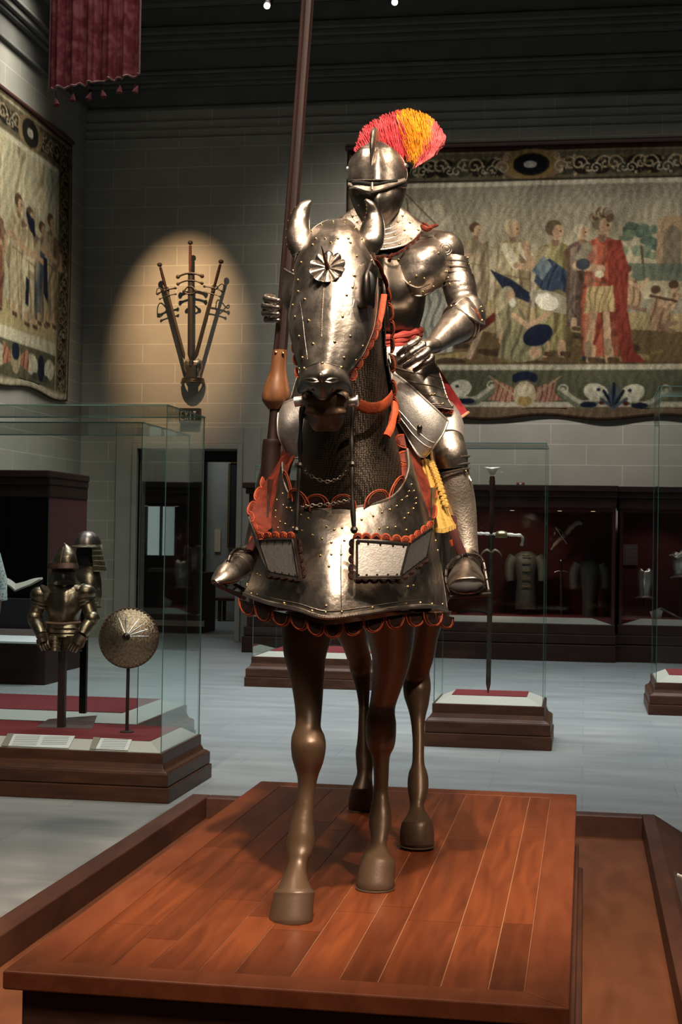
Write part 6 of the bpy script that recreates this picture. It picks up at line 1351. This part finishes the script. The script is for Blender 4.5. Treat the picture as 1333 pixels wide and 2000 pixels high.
# ================================================================ THE KNIGHT
kn = thing('knight', (-.71, 4.95, 2.0), 'full suit of polished plate armour riding the horse, left gauntlet resting at the waist', 'knight')
C1 = lambda cx, cy, Y=None: (500+cx/2.777, 180+cy/2.777) if Y is None else (500+cx/2.777, 180+cy/2.777, Y)
C6 = lambda cx, cy, Y=None: (720+cx/5.55, 560+cy/5.55) if Y is None else (720+cx/5.55, 560+cy/5.55, Y)
YT = 4.98
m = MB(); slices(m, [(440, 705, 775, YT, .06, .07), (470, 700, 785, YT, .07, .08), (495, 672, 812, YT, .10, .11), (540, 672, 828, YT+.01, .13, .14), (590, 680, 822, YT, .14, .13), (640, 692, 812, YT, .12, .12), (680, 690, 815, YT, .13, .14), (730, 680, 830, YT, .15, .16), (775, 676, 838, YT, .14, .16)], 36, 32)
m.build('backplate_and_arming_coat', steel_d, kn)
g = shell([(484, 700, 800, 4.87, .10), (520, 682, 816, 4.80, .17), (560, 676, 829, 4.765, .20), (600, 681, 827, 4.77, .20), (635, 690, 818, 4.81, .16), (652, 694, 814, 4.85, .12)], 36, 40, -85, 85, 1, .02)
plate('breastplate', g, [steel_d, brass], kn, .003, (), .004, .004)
m = MB()      # red lining: collar zigzag and arming strips by the shoulder
petals(m, [C1(650, 885, 4.80), C1(730, 880, 4.79), C1(810, 840, 4.82), C1(890, 770, 4.88)], (.1, 1, 0), 9, 10, 5); petals(m, [C1(745, 880, 4.81), C1(722, 960, 4.80), C1(740, 1040, 4.80), C1(790, 1090, 4.8)], (-1, 0, 0), 9, 10, 6)
m.build('collar_lining', [leather_k, leather], kn)
m = MB(); m.tube(crp([C1(900, 725, 4.90), C1(930, 745, 4.88), C1(960, 728, 4.90), C1(990, 722, 4.92)], 10), [.006, .009, .010, .009, .008, .007, .006, .006, .005, .003], 0, 8); m.tube(crp([C1(905, 708, 4.90), C1(935, 722, 4.89), C1(950, 740, 4.88)], 8), .004, 0, 8); m.build('shoulder_strap', leather, kn)
# gorget of stacked flanged rings
m = MB()
for k in range(5):
    g = []
    for i in range(6):
        q_ = k+i/5*1.06; hw = 44+8.6*q_; yc = 441+9.2*q_; lift = 36+3*q_; row = []
        for j in range(40):
            a = math.radians(-130+260*j/39); row.append(at(738+hw*math.sin(a), yc-lift*(1-math.cos(a))/1.0*(1 if abs(a) < PI/2 else 1/(1+.9*(abs(a)-PI/2))), YT-(.075+.016*q_)*math.cos(a)-.012))
        g.append(row)
    m.grid(g, 0, .003, front(g)); m.tube(g[-1], .0034, 0, 6)
    if k in (0, 2, 4): rivets(m, g, [(738+(44+8.6*(k+.8))*math.sin(a)*.98, 441+9.2*(k+.8)-(36+3*k)*(1-math.cos(a))) for a in np.linspace(-1.3, 1.3, 8)], .004, 1, .003)
m.build('gorget', [steel_m, brass], kn)
# helmet
hr = [(277, 724, 748, 4.99, .02, .03), (284, 712, 760, 4.99, .05, .07), (297, 698, 773, 4.99, .085, .10), (312, 688, 785, 4.99, .105, .125), (328, 681, 793, 4.99, .115, .135), (346, 679, 795, 4.99, .115, .135), (368, 682, 794, 4.99, .11, .13), (385, 686, 789, 4.98, .105, .12), (402, 692, 784, 4.97, .10, .11), (420, 700, 776, 4.97, .09, .10), (436, 708, 768, 4.97, .07, .09)]
m = MB(); slices(m, hr, 44, 40); m.build('helmet_skull', steel_m, kn)
cp = []; m = MB()
for k in range(26):     # comb: from brow over the top to the nape
    a = math.radians(-28+k*150/25); r = .118+.030*math.exp(-((k-11)/6)**2); cp.append(Vector((at(736, 330, 4.99).x+.002, 4.99-math.cos(a)*r*.92, at(736, 338, 4.99).z+math.sin(a)*r)))
def comb_tube(mb):
    rs = []
    for k, p in enumerate(cp):
        w = .004+.007*math.exp(-((k-12)/6)**2); h = .020; c_ = Vector((cp[0].x, 4.99, at(736, 338, 4.99).z)); o = (p-c_).normalized()
        rs.append([p+Vector((w*math.cos(b), 0, 0))+o*(h*math.sin(b)) for b in np.linspace(0, 2*PI, 12, endpoint=False)])
    mb.rings(rs)
comb_tube(m); m.build('helmet_comb', steel, kn)
g = shell([(290, 706, 766, 4.925, .03), (302, 694, 778, 4.895, .08), (318, 684, 789, 4.872, .11), (335, 680, 794, 4.858, .125), (346, 680, 794, 4.850, .13), (352, 682, 792, 4.846, .13)], 34, 44, -88, 88, 1, .022)
def vis(mb, g, nn): mb.tube([g[-1][j] for j in range(len(g[0]))], .0035, 0, 6)
v = plate('visor', g, [steel, brass], kn, .003, (), .004, .003, vis)
m = MB(); m.tube(crp([(690, 357, 4.87), (705, 357, 4.848), (727, 360, 4.823), (750, 357, 4.846), (776, 353, 4.87)], 24), .0075, 0, 8, .9); m.build('eye_slit', plain('black_slit', (.004, .004, .004), .9), v)
g = patch([[(682, 358, 4.90), (700, 362, 4.855), (727, 366, 4.815), (758, 360, 4.85), (791, 349, 4.90)], [(681, 362, 4.89), (700, 368, 4.84), (726, 375, 4.80), (758, 366, 4.835), (793, 353, 4.89)]], 6, 40); m = MB(); m.grid(g, 0, .004, front(g)); m.tube(g[-1], .0034, 0, 6); m.tube(g[0], .0028, 0, 6)
m.tube([at(684, 368, 4.86), at(697, 366, 4.84)], .003, 0, 6); m.tube([at(727, 357, 4.812), at(727, 371, 4.80)], .0045, 0, 6); m.build('visor_ledge', steel, v)
g = shell([(368, 684, 792, 4.845, .12), (385, 687, 788, 4.835, .12), (402, 693, 782, 4.838, .12), (420, 701, 774, 4.85, .11), (438, 712, 764, 4.875, .08)], 28, 40, -86, 86, 1, .018)
plate('bevor', g, [steel_m, brass], kn, .003, [(700, 380), (702, 400)], .003, .003)
m = MB(); m.ball(at(791, 324, 4.97), .010, 0, 10); m.tube([at(788, 324, 4.97), at(796, 324, 4.96)], .006, 0, 8); m.tube([at(683, 330, 4.97), at(678, 330, 4.97)], .009, 0, 10); m.build('visor_pivot', steel_b, kn)
# plume
RT = Vector((797, 330, 5.16)); RG = [(690, 296, 5.14), (697, 268, 5.15), (712, 245, 5.17), (738, 228, 5.18), (768, 216, 5.2), (800, 211, 5.2), (832, 220, 5.2), (856, 240, 5.2), (873, 268, 5.18), (866, 288, 5.17)]
red_f = noisy('crimson_feathers', (.60, .035, .050), (.82, .10, .12), 30, .8, 0, 0); pink_f = noisy('rose_feathers', (.66, .07, .09), (.88, .20, .20), 30, .8, 0, 0); yel_f = noisy('yellow_feathers', (.78, .28, .004), (.92, .42, .010), 30, .8, 0, 0)
for nm_, t0, t1, mt, cnt in (('crimson_plume', 0, .50, red_f, 4200), ('yellow_plume', .46, .74, yel_f, 3000), ('rose_plume', .70, 1, pink_f, 2600)):
    m = MB(); rr_ = random.Random(hash(nm_) % 1000 if False else len(nm_)*7)
    g = []      # soft inner body so that no wall shows between the barbs
    for i in range(9):
        row = []
        for j in range(14):
            t_ = t0+(t1-t0)*j/13; w = -1+2*i/8; G = Vector(cr1(RG, t_)); p = RT.lerp(G, .86*math.sqrt(max(0, 1-.4*w*w))); row.append(at(p.x, p.y, p.z+w*.05))
        g.append(row)
    m.grid(g, 0); c_ = at(*RT)
    for k in range(cnt):
        t_ = rr_.uniform(t0, t1); w = rr_.uniform(-1, .8); s0 = rr_.uniform(.40, 1.0)**.8; s1 = s0-rr_.uniform(.20, .36); pts = []; dr = (t_-.42)*.25+rr_.uniform(-.02, .02); lift = rr_.uniform(0, 1)
        for i in range(6):
            f = i/5; s = s0+(s1-s0)*f; G2 = Vector(cr1(RG, max(0, min(1, t_+dr*f)))); ww = abs(w)*(1-.25*(1-s0)); q_ = RT.lerp(G2, s*math.sqrt(max(.05, 1-.30*ww*ww)))
            pts.append(at(q_.x+rr_.uniform(-.5, .5)+(5*f*f*lift)*(1 if t_ > .45 else -1), q_.y+4*f*f, q_.z+w*(.055+.035*f)-.02*f*lift*(1 if w < 0 else -1)))
        m.tube(pts, [.0018, .0017, .0015, .0013, .0010, .0004], 0, 3, cap=False)
    m.build(nm_, mt, kn, ang=180)
MB().tube([at(*RT), at(792, 345, 5.12), at(788, 362, 5.10)], [.010, .012, .014], 0, 10).build('plume_socket', steel_d, kn)
# shoulder (image right): big front plate, cap and sliding lames
PA = [[C1(820, 815, 4.93), C1(880, 768, 4.97), C1(950, 750, 5.0), C1(1020, 765, 5.02), C1(1088, 815, 5.04)],
      [C1(762, 890, 4.86), C1(840, 850, 4.83), C1(930, 840, 4.82), C1(1020, 860, 4.86), C1(1100, 885, 4.97)],
      [C1(748, 965, 4.84), C1(830, 950, 4.80), C1(920, 950, 4.79), C1(1000, 965, 4.84), C1(1060, 985, 4.93)],
      [C1(766, 1034, 4.83), C1(830, 1042, 4.80), C1(900, 1050, 4.80), C1(970, 1048, 4.85), C1(1015, 1040, 4.91)],
      [C1(828, 1088, 4.84), C1(860, 1100, 4.82), C1(895, 1103, 4.82), C1(935, 1090, 4.84), C1(972, 1062, 4.88)]]
g = patch(PA, 40, 40)
def pex(mb, g, nn):
    mb.tube(crp([C1(790, 890, 4.835), C1(785, 960, 4.815), C1(815, 1030, 4.795), C1(880, 1062, 4.79), C1(945, 1040, 4.80)], 30), .0022, 0, 6)
    c_ = at(*C1(1032, 850, 4.865))
    for r in (.012, .019): mb.tube([c_+Vector((r*math.cos(a), .5*r*math.cos(a)-.004, r*math.sin(a))) for a in np.linspace(0, 2*PI, 25)], .0012, 0, 5)
plate('pauldron', g, [steel, brass], kn, .003, [C1(*p) for p in ((778, 915), (775, 955), (800, 1060), (850, 1085), (905, 1082), (960, 1053), (840, 1033), (915, 1013), (985, 872), (870, 1000), (1080, 808), (1030, 830))], .0046, .004, pex)
m = MB(); m.ball(at(*C1(1025, 870, 4.96)), .078, 0, 22, (.85, .85, .9)); m.build('shoulder_cap', steel_m, kn)
m = MB()
for k, (cy, w) in enumerate(((892, 62), (926, 64), (958, 66), (990, 68), (1024, 68))):
    c_ = at(*C1(1086+k*7, cy, 4.94)); r = w/2.777*4.94/F*1.12; g = []
    for i in range(5):
        row = []
        for j in range(30):
            a = 2*PI*j/29; rr = r*(.95+.07*i/4); row.append(c_+Vector((rr*math.cos(a), rr*1.05*math.sin(a), -.017*i/4*1.1+.26*rr*math.cos(a)*(-1)*-.4*-1)))
        g.append(row)
    m.grid(g, 0, .003); m.tube(g[-1], .003, 0, 6)
    m.ball(at(*C1(1022+k*7, cy+16, 4.875)), .004, 1, 8); m.ball(at(*C1(1150+k*3, cy+6, 4.93)), .004, 1, 8)
m.build('pauldron_lames', [steel, brass], kn)
m = MB(); m.tube(crp([C1(1100, 1010, 4.94), C1(1108, 1070, 4.93), C1(1122, 1130, 4.92), C1(1140, 1190, 4.90)], 16), [.053, .053, .054, .055, .056, .056, .055, .054, .054, .053, .052, .052, .050, .05, .05, .05], 0, 26)
for f, r in ((.0, .060), (.12, .060)): p = at(*C1(1102, 1040+f*200, 4.935)); m.tube([p+Vector((.056*math.cos(a), .056*math.sin(a), -.005*math.cos(a))) for a in np.linspace(0, 2*PI, 31)], .0032, 0, 6)
m.build('upper_arm', steel_m, kn)
# elbow cop with its wing
ec = at(*C1(1145, 1215, 4.88)); m = MB(); m.ball(ec, .069, 0, 26, (.92, .95, 1.08))
g = patch([[C1(1052, 1195, 4.80), C1(1090, 1150, 4.79), C1(1140, 1118, 4.82), C1(1190, 1135, 4.88)], [C1(1075, 1200, 4.785), C1(1120, 1170, 4.775), C1(1165, 1150, 4.80), C1(1215, 1175, 4.88)], [C1(1105, 1195, 4.775), C1(1150, 1200, 4.77), C1(1195, 1200, 4.80), C1(1236, 1220, 4.88)], [C1(1130, 1205, 4.77), C1(1170, 1225, 4.77), C1(1208, 1250, 4.79), C1(1242, 1262, 4.87)]], 22, 24); m.grid(g, 0, .003, front(g)); m.tube(g[0], .0034, 0, 6); m.tube(g[-1], .004, 0, 6)
for p in ((1222, 1165), (1228, 1190), (1228, 1238), (1222, 1250)): m.ball(at(*C1(*p, 4.83)), .0045, 1, 8)
m.build('elbow_cop', [steel, brass], kn)
def gaunt(cuff, wrist, hand, fingers, thumb, Rr, name='gauntlet', cuffm=None):
    """cuff: centre line px with radii; fingers: list of px paths; parts: cuff, hand plates, five fingers"""
    o = None; m = MB(); pts = crp(cuff, 22); rad = [r[0] for r in cr([(x,) for x in Rr], 22)]; m.tube(pts, rad, 0, 26, .92); nn_ = (pts[1]-pts[0]).normalized()
    for k in (0, 3): 
        c_ = pts[k]; u = nn_.cross(Vector((0, 1, 0))).normalized(); w_ = nn_.cross(u); m.tube([c_+u*(rad[k]*1.0*math.cos(a))+w_*(rad[k]*math.sin(a)) for a in np.linspace(0, 2*PI, 31)], .0035, 0, 6)
        if k: 
            for a in np.linspace(-2.6, 2.6, 7): m.ball(c_+u*(rad[k]*1.01*math.cos(a))+w_*(rad[k]*1.01*math.sin(a)), .0045, 1, 8)
    cf = m.build(name+'_cuff', [steel, brass], kn)
    m = MB(); m.tube(crp(hand[0], 12), [r[0] for r in cr([(x,) for x in hand[1]], 12)], 0, 20, hand[2])
    for p in hand[3]: m.ball(at(*p), .0125, 0, 12)
    for p in hand[3]: m.ball(at(p[0]+1, p[1]-2, p[2]-.011), .003, 1, 6)
    m.build(name+'_hand', [steel_m, brass], kn)
    for k, P in enumerate(fingers+[thumb]):
        r0 = P[1]; pts = crp(P[0], 31); m = MB(); m.tube(pts, [r0*(1-.35*i/30)*(1+.13*((i % 5)/4-.5))*(1 if i < 28 else (31-i)/3.2) for i in range(31)], 0, 14); m.build('thumb' if k == len(fingers) else 'finger', steel_m, kn)
    return cf
gaunt([C6(1010, 385, 4.83), C6(950, 430, 4.80), C6(850, 510, 4.74), C6(760, 590, 4.69), C6(705, 640, 4.66)], None,
      ([C6(720, 630, 4.67), C6(660, 640, 4.62), C6(610, 650, 4.59), C6(575, 665, 4.58)], [.030, .033, .033, .028], .72, [C6(535, 575, 4.575), C6(590, 625, 4.55), C6(640, 690, 4.545), C6(680, 765, 4.565)]),
      [([C6(548, 580, 4.575), C6(470, 620, 4.55), C6(390, 680, 4.55), C6(312, 748, 4.575)], .0125), ([C6(600, 632, 4.55), C6(500, 700, 4.53), C6(410, 770, 4.535), C6(318, 836, 4.56)], .0130), ([C6(648, 695, 4.545), C6(560, 760, 4.525), C6(470, 820, 4.53), C6(382, 876, 4.56)], .0128), ([C6(690, 768, 4.565), C6(630, 820, 4.55), C6(560, 870, 4.555), C6(488, 912, 4.575)], .0115)],
      ([C6(610, 640, 4.62), C6(520, 640, 4.62), C6(440, 680, 4.63), C6(390, 730, 4.64)], .012), [.067, .060, .047, .036, .029])
m = MB(); c_ = at(*C6(1006, 388, 4.828)); d_ = (at(*C6(950, 430, 4.80))-at(*C6(1010, 385, 4.83))).normalized(); u = d_.cross(Vector((0, 1, 0))).normalized(); w_ = d_.cross(u); rs = []
for dd, rr in ((.01, .060), (-.016, .067), (-.019, .064), (.008, .056)): rs.append([c_+d_*(dd+(.004*math.cos(16*a) if dd < 0 else 0))+u*(rr*math.cos(a))+w_*(rr*math.sin(a)) for a in np.linspace(0, 2*PI, 64, endpoint=False)])
m.rings(rs, 0, False); m.build('cuff_lining', leather, kn)
MB().tube([at(*C1(1140, 1230, 4.88)), at(*C6(1000, 395, 4.83))], [.046, .044], 0, 20).build('forearm', steel_m, kn)
# other arm, holding the lance behind the horse's head
m = MB(); m.ball(at(664, 516, 4.97), .080, 0, 20, (.9, .85, .95)); m.tube(crp([(660, 520, 4.97), (640, 570, 4.93), (628, 610, 4.90)], 12), .054, 0, 22); m.build('upper_arm', steel_m, kn)
m = MB(); m.ball(at(626, 616, 4.89), .060, 0, 20); m.build('elbow_cop', steel, kn)
gaunt([(612, 614, 4.86), (598, 610, 4.82), (582, 606, 4.79), (568, 603, 4.77)], None, ([(572, 603, 4.77), (558, 602, 4.76), (544, 602, 4.75)], [.030, .036, .034], .8, [(531, 582, 4.725), (527, 597, 4.72), (527, 611, 4.72), (531, 624, 4.725)]),
      [([(533, 580, 4.73), (521, 581, 4.69), (521, 583, 4.655), (534, 586, 4.625), (548, 588, 4.61)], .0130), ([(530, 596, 4.73), (518, 597, 4.69), (518, 598, 4.655), (532, 600, 4.62), (547, 601, 4.61)], .0132), ([(530, 610, 4.73), (518, 611, 4.69), (519, 612, 4.655), (533, 613, 4.62), (547, 614, 4.61)], .0128), ([(533, 623, 4.73), (522, 624, 4.69), (522, 625, 4.655), (535, 625, 4.63), (547, 626, 4.615)], .0115)],
      ([(560, 590, 4.75), (572, 586, 4.70), (574, 584, 4.65), (566, 582, 4.62)], .0125), [.056, .046, .036, .032])
# waist and skirts of plate
m = MB(); 
for k, (yy, r) in enumerate(((655, .016), (664, .013), (672, .012))): m.tube(crp([(690, yy+3, 4.96), (700, yy+4, 4.87), (740, yy+6, 4.82), (785, yy+1, 4.84), (808, yy-5, 4.90), (818, yy-9, 4.97)], 26), [r*(1+.25*math.sin(i*1.3+k)) for i in range(26)], 0, 10, .8)
m.build('red_waist_cloth', noisy('red_lining', (.22, .02, .015), (.40, .06, .04), 24, .8), kn)
m = MB()
for k in range(3):
    g = shell([(664+k*12, 694-k*4, 814+k*9, 4.83-k*.012, .13), (678+k*12, 690-k*4, 822+k*9, 4.815-k*.012, .13)], 6, 34); m.grid(g, 0, .003, front(g)); m.tube(g[-1], .003, 0, 6)
m.build('fauld', steel, kn)
TS = [[(760, 692, 4.76), (790, 700, 4.72), (820, 700, 4.72), (849, 707, 4.78)], [(768, 718, 4.74), (800, 728, 4.70), (835, 736, 4.70), (862, 742, 4.77)], [(788, 750, 4.73), (818, 762, 4.69), (846, 768, 4.69), (872, 775, 4.76)], [(806, 778, 4.73), (832, 790, 4.69), (860, 794, 4.69), (884, 797, 4.76)]]
g = patch(TS, 30, 26)
def tsx(mb, g, nn):
    for i in (9, 15, 21, 27): mb.tube([g[i][j]+nn[i][j]*.003 for j in range(26)], .0022, 0, 6)
plate('tasset', g, [steel, brass], kn, .003, [(858, 716), (866, 744), (875, 768), (840, 770), (848, 771), (864, 788), (882, 794), (838, 787)], .004, .0035, tsx)
TS2 = [[(1444-x+(0 if True else 0), y, Y) for x, y, Y in r] for r in TS]
g = patch([[(p[0]-2, p[1], p[2]) for p in r] for r in TS2], 20, 18); plate('tasset', g, [steel, brass], kn, .003, (), .004, .0035)
m = MB(); petals(m, [(826, 788, 4.71), (850, 796, 4.70), (884, 800, 4.76)], (0, 1, 0), 7, 10, 9); m.build('tasset_lining', LR, kn)
g = patch([[(852, 712, 4.86), (856, 716, 4.88), (860, 722, 4.90)], [(864, 748, 4.85), (874, 752, 4.88), (886, 762, 4.92)], [(874, 775, 4.84), (888, 780, 4.88), (902, 786, 4.93)], [(886, 820, 4.83), (900, 816, 4.88), (915, 806, 4.95)]], 22, 12)
m = MB(); m.grid(g, 0, .006); m.tube(g[-1], .006, 1, 8); m.build('crimson_skirt', [red_cloth, noisy('skirt_braid', (.35, .16, .09), (.5, .26, .15), 30, .7)], kn)
# legs
def legp(P, R_, name, mt, seg=22, n=24): m = MB(); m.tube(crp(P, seg), [r[0] for r in cr([(x,) for x in R_], seg)], 0, n); return m
m = legp([(800, 765, 4.98), (838, 800, 4.90), (868, 828, 4.82), (876, 862, 4.76)], [.085, .075, .062, .052], 'cuisse', etched); m.build('cuisse', etched, kn)
m = legp([(874, 858, 4.765), (881, 888, 4.745), (884, 915, 4.745)], [.052, .054, .050], 'k', steel); 
for yy in (898, 912, 922): c_ = at(885, yy, 4.75); m.tube([c_+Vector((.053*math.cos(a), .053*math.sin(a), .012*math.cos(a))) for a in np.linspace(0, 2*PI, 31)], .0032, 0, 6)
m.tube([at(903, 868, 4.76), at(907, 908, 4.76)], .003, 0, 6); m.tube([at(908, 915, 4.76), at(921, 940, 4.74)], .003, 0, 6); m.tube([at(898, 903, 4.72), at(914, 925, 4.72)], .0025, 0, 6)
for p in ((899, 872), (901, 888), (905, 906), (910, 920)): m.ball(at(*p, 4.72), .0045, 1, 8)
m.build('knee_cop', [steel, brass], kn)
m = legp([(884, 915, 4.755), (890, 945, 4.77), (898, 985, 4.79), (905, 1025, 4.79), (911, 1060, 4.78), (914, 1090, 4.77)], [.050, .054, .053, .046, .038, .036], 'g', etched); m.build('greave', noisy('etched_worn_steel', (.34, .29, .24), (.50, .43, .36), 40, .52, .9, .3, 150), kn)
m = legp([(690, 765, 4.98), (640, 800, 4.90), (570, 835, 4.82), (552, 865, 4.78)], [.085, .075, .062, .052], 'c', etched); m.build('cuisse', etched, kn)
m = legp([(552, 865, 4.78), (545, 890, 4.76), (538, 915, 4.76)], [.050, .052, .048], 'k', steel); m.build('knee_cop', steel, kn)
m = legp([(540, 910, 4.76), (530, 950, 4.78), (520, 990, 4.80), (508, 1035, 4.80), (497, 1075, 4.78), (492, 1092, 4.77)], [.050, .050, .046, .042, .037, .036], 'g', etched); m.build('greave', steel_m, kn)
# feet
def sabaton(P, W, H, dark, name='sabaton'):
    m = MB(); pts = crp(P, 24); wd = [a[0] for a in cr([(x,) for x in W], 24)]; ht = [a[0] for a in cr([(x,) for x in H], 24)]; rs = []
    for i, p in enumerate(pts):
        t_ = (pts[min(i+1, 23)]-pts[max(i-1, 0)]).normalized(); s_ = t_.cross(Vector((0, 0, 1))).normalized(); u = s_.cross(t_).normalized()
        rid = 1+.05*((i % 3) == 0) if 4 < i < 18 else 1
        rs.append([p+s_*(wd[i]*math.cos(a))*rid+u*(ht[i]*rid*(math.sin(a) if math.sin(a) > 0 else .55*math.sin(a))) for a in np.linspace(0, 2*PI, 28, endpoint=False)])
    m.rings(rs); return m, pts, rs
m, pts, rs = sabaton([(914, 1080, 4.80), (914, 1098, 4.75), (912, 1116, 4.68), (911, 1130, 4.60), (911, 1140, 4.52), (911, 1146, 4.47)], [.034, .040, .044, .052, .058, .052], [.040, .044, .044, .044, .040, .026], 0); m.build('sabaton', steel_m, kn)
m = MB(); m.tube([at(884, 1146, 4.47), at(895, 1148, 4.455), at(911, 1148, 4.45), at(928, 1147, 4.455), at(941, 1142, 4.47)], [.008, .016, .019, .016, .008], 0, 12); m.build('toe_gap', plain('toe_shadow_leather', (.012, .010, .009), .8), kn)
m = MB(); m.tube(crp([(880, 1140, 4.49), (895, 1132, 4.46), (911, 1130, 4.455), (930, 1130, 4.46), (945, 1137, 4.49)], 16), .0045, 0, 8); m.tube(crp([(881, 1150, 4.49), (896, 1157, 4.455), (911, 1158, 4.45), (930, 1156, 4.455), (945, 1148, 4.49)], 16), .004, 0, 8); m.build('toe_rim', steel_m, kn)
m, pts, rs = sabaton([(494, 1082, 4.79), (486, 1096, 4.75), (470, 1110, 4.69), (450, 1124, 4.62), (432, 1134, 4.57), (418, 1138, 4.54)], [.036, .042, .044, .044, .036, .012], [.044, .052, .052, .046, .032, .010], 0)
for k in (6, 8, 10): m.tube([p for p in rs[k]][:15], .0028, 0, 6)
m.build('sabaton', steel_m, kn)
m = MB(); m.tube(crp([(417, 1138, 4.54), (432, 1148, 4.56), (455, 1156, 4.62), (480, 1162, 4.70)], 14), .008, 0, 8, .6); m.build('sole', leather_k, kn)

# ================================================================ THE LANCE
LY = 4.66
lan = thing('lance', at(529, 1000, LY), 'tall dark wooden lance with a bulbous tan grip held upright beside the horse head', 'lance')
def ln(rows_, name, mt, n=32, fl=0):
    m = MB(); rr = cr(rows_, 40 if len(rows_) > 4 else 24); rs = []
    for x, y, w in rr:
        c_ = at(x, y, LY); r = w/2*LY/F; rs.append([c_+Vector((r*(1-fl*abs(math.sin(4*a)))*math.cos(a), r*(1-fl*abs(math.sin(4*a)))*math.sin(a), 0)) for a in np.linspace(0, 2*PI, n, endpoint=False)])
    m.rings(rs); return m.build(name, mt, lan)
ln([(615, -230, 26), (601, 0, 27), (588, 180, 26), (576, 340, 27), (565, 480, 28), (556, 590, 27), (551, 650, 28), (547, 690, 29)], 'shaft', lance_wood, 32, .13)
ln([(547.5, 684, 30), (545, 710, 31), (543, 730, 36), (541, 750, 48), (540, 768, 56), (539, 782, 54), (538, 792, 40), (537, 800, 24)], 'grip_bulb', grip_wood)
ln([(537.5, 796, 21), (536, 815, 20), (534, 835, 20), (533, 862, 24)], 'hand_grip', lance_wood, 24)
ln([(532.5, 858, 36), (532, 864, 38), (530, 880, 37), (528, 930, 38), (526, 1000, 37)], 'butt', lance_wood, 32)
m = MB()
for (x, y) in ((539, 688), (553, 690)): m.ball(at(x, y, LY-.024), .005, 0, 8)
m.build('grip_studs', brass, lan)
m = MB(); m.tube(crp([(511, 985, LY), (526, 1012, LY), (545, 985, LY)], 12), .012, 0, 8); m.lathe(at(526, 1020, LY), [(.02, 0), (.034, .01), (.036, .07), (.038, .075)], 0, 24); m.build('rest_cup', leather_k, lan)
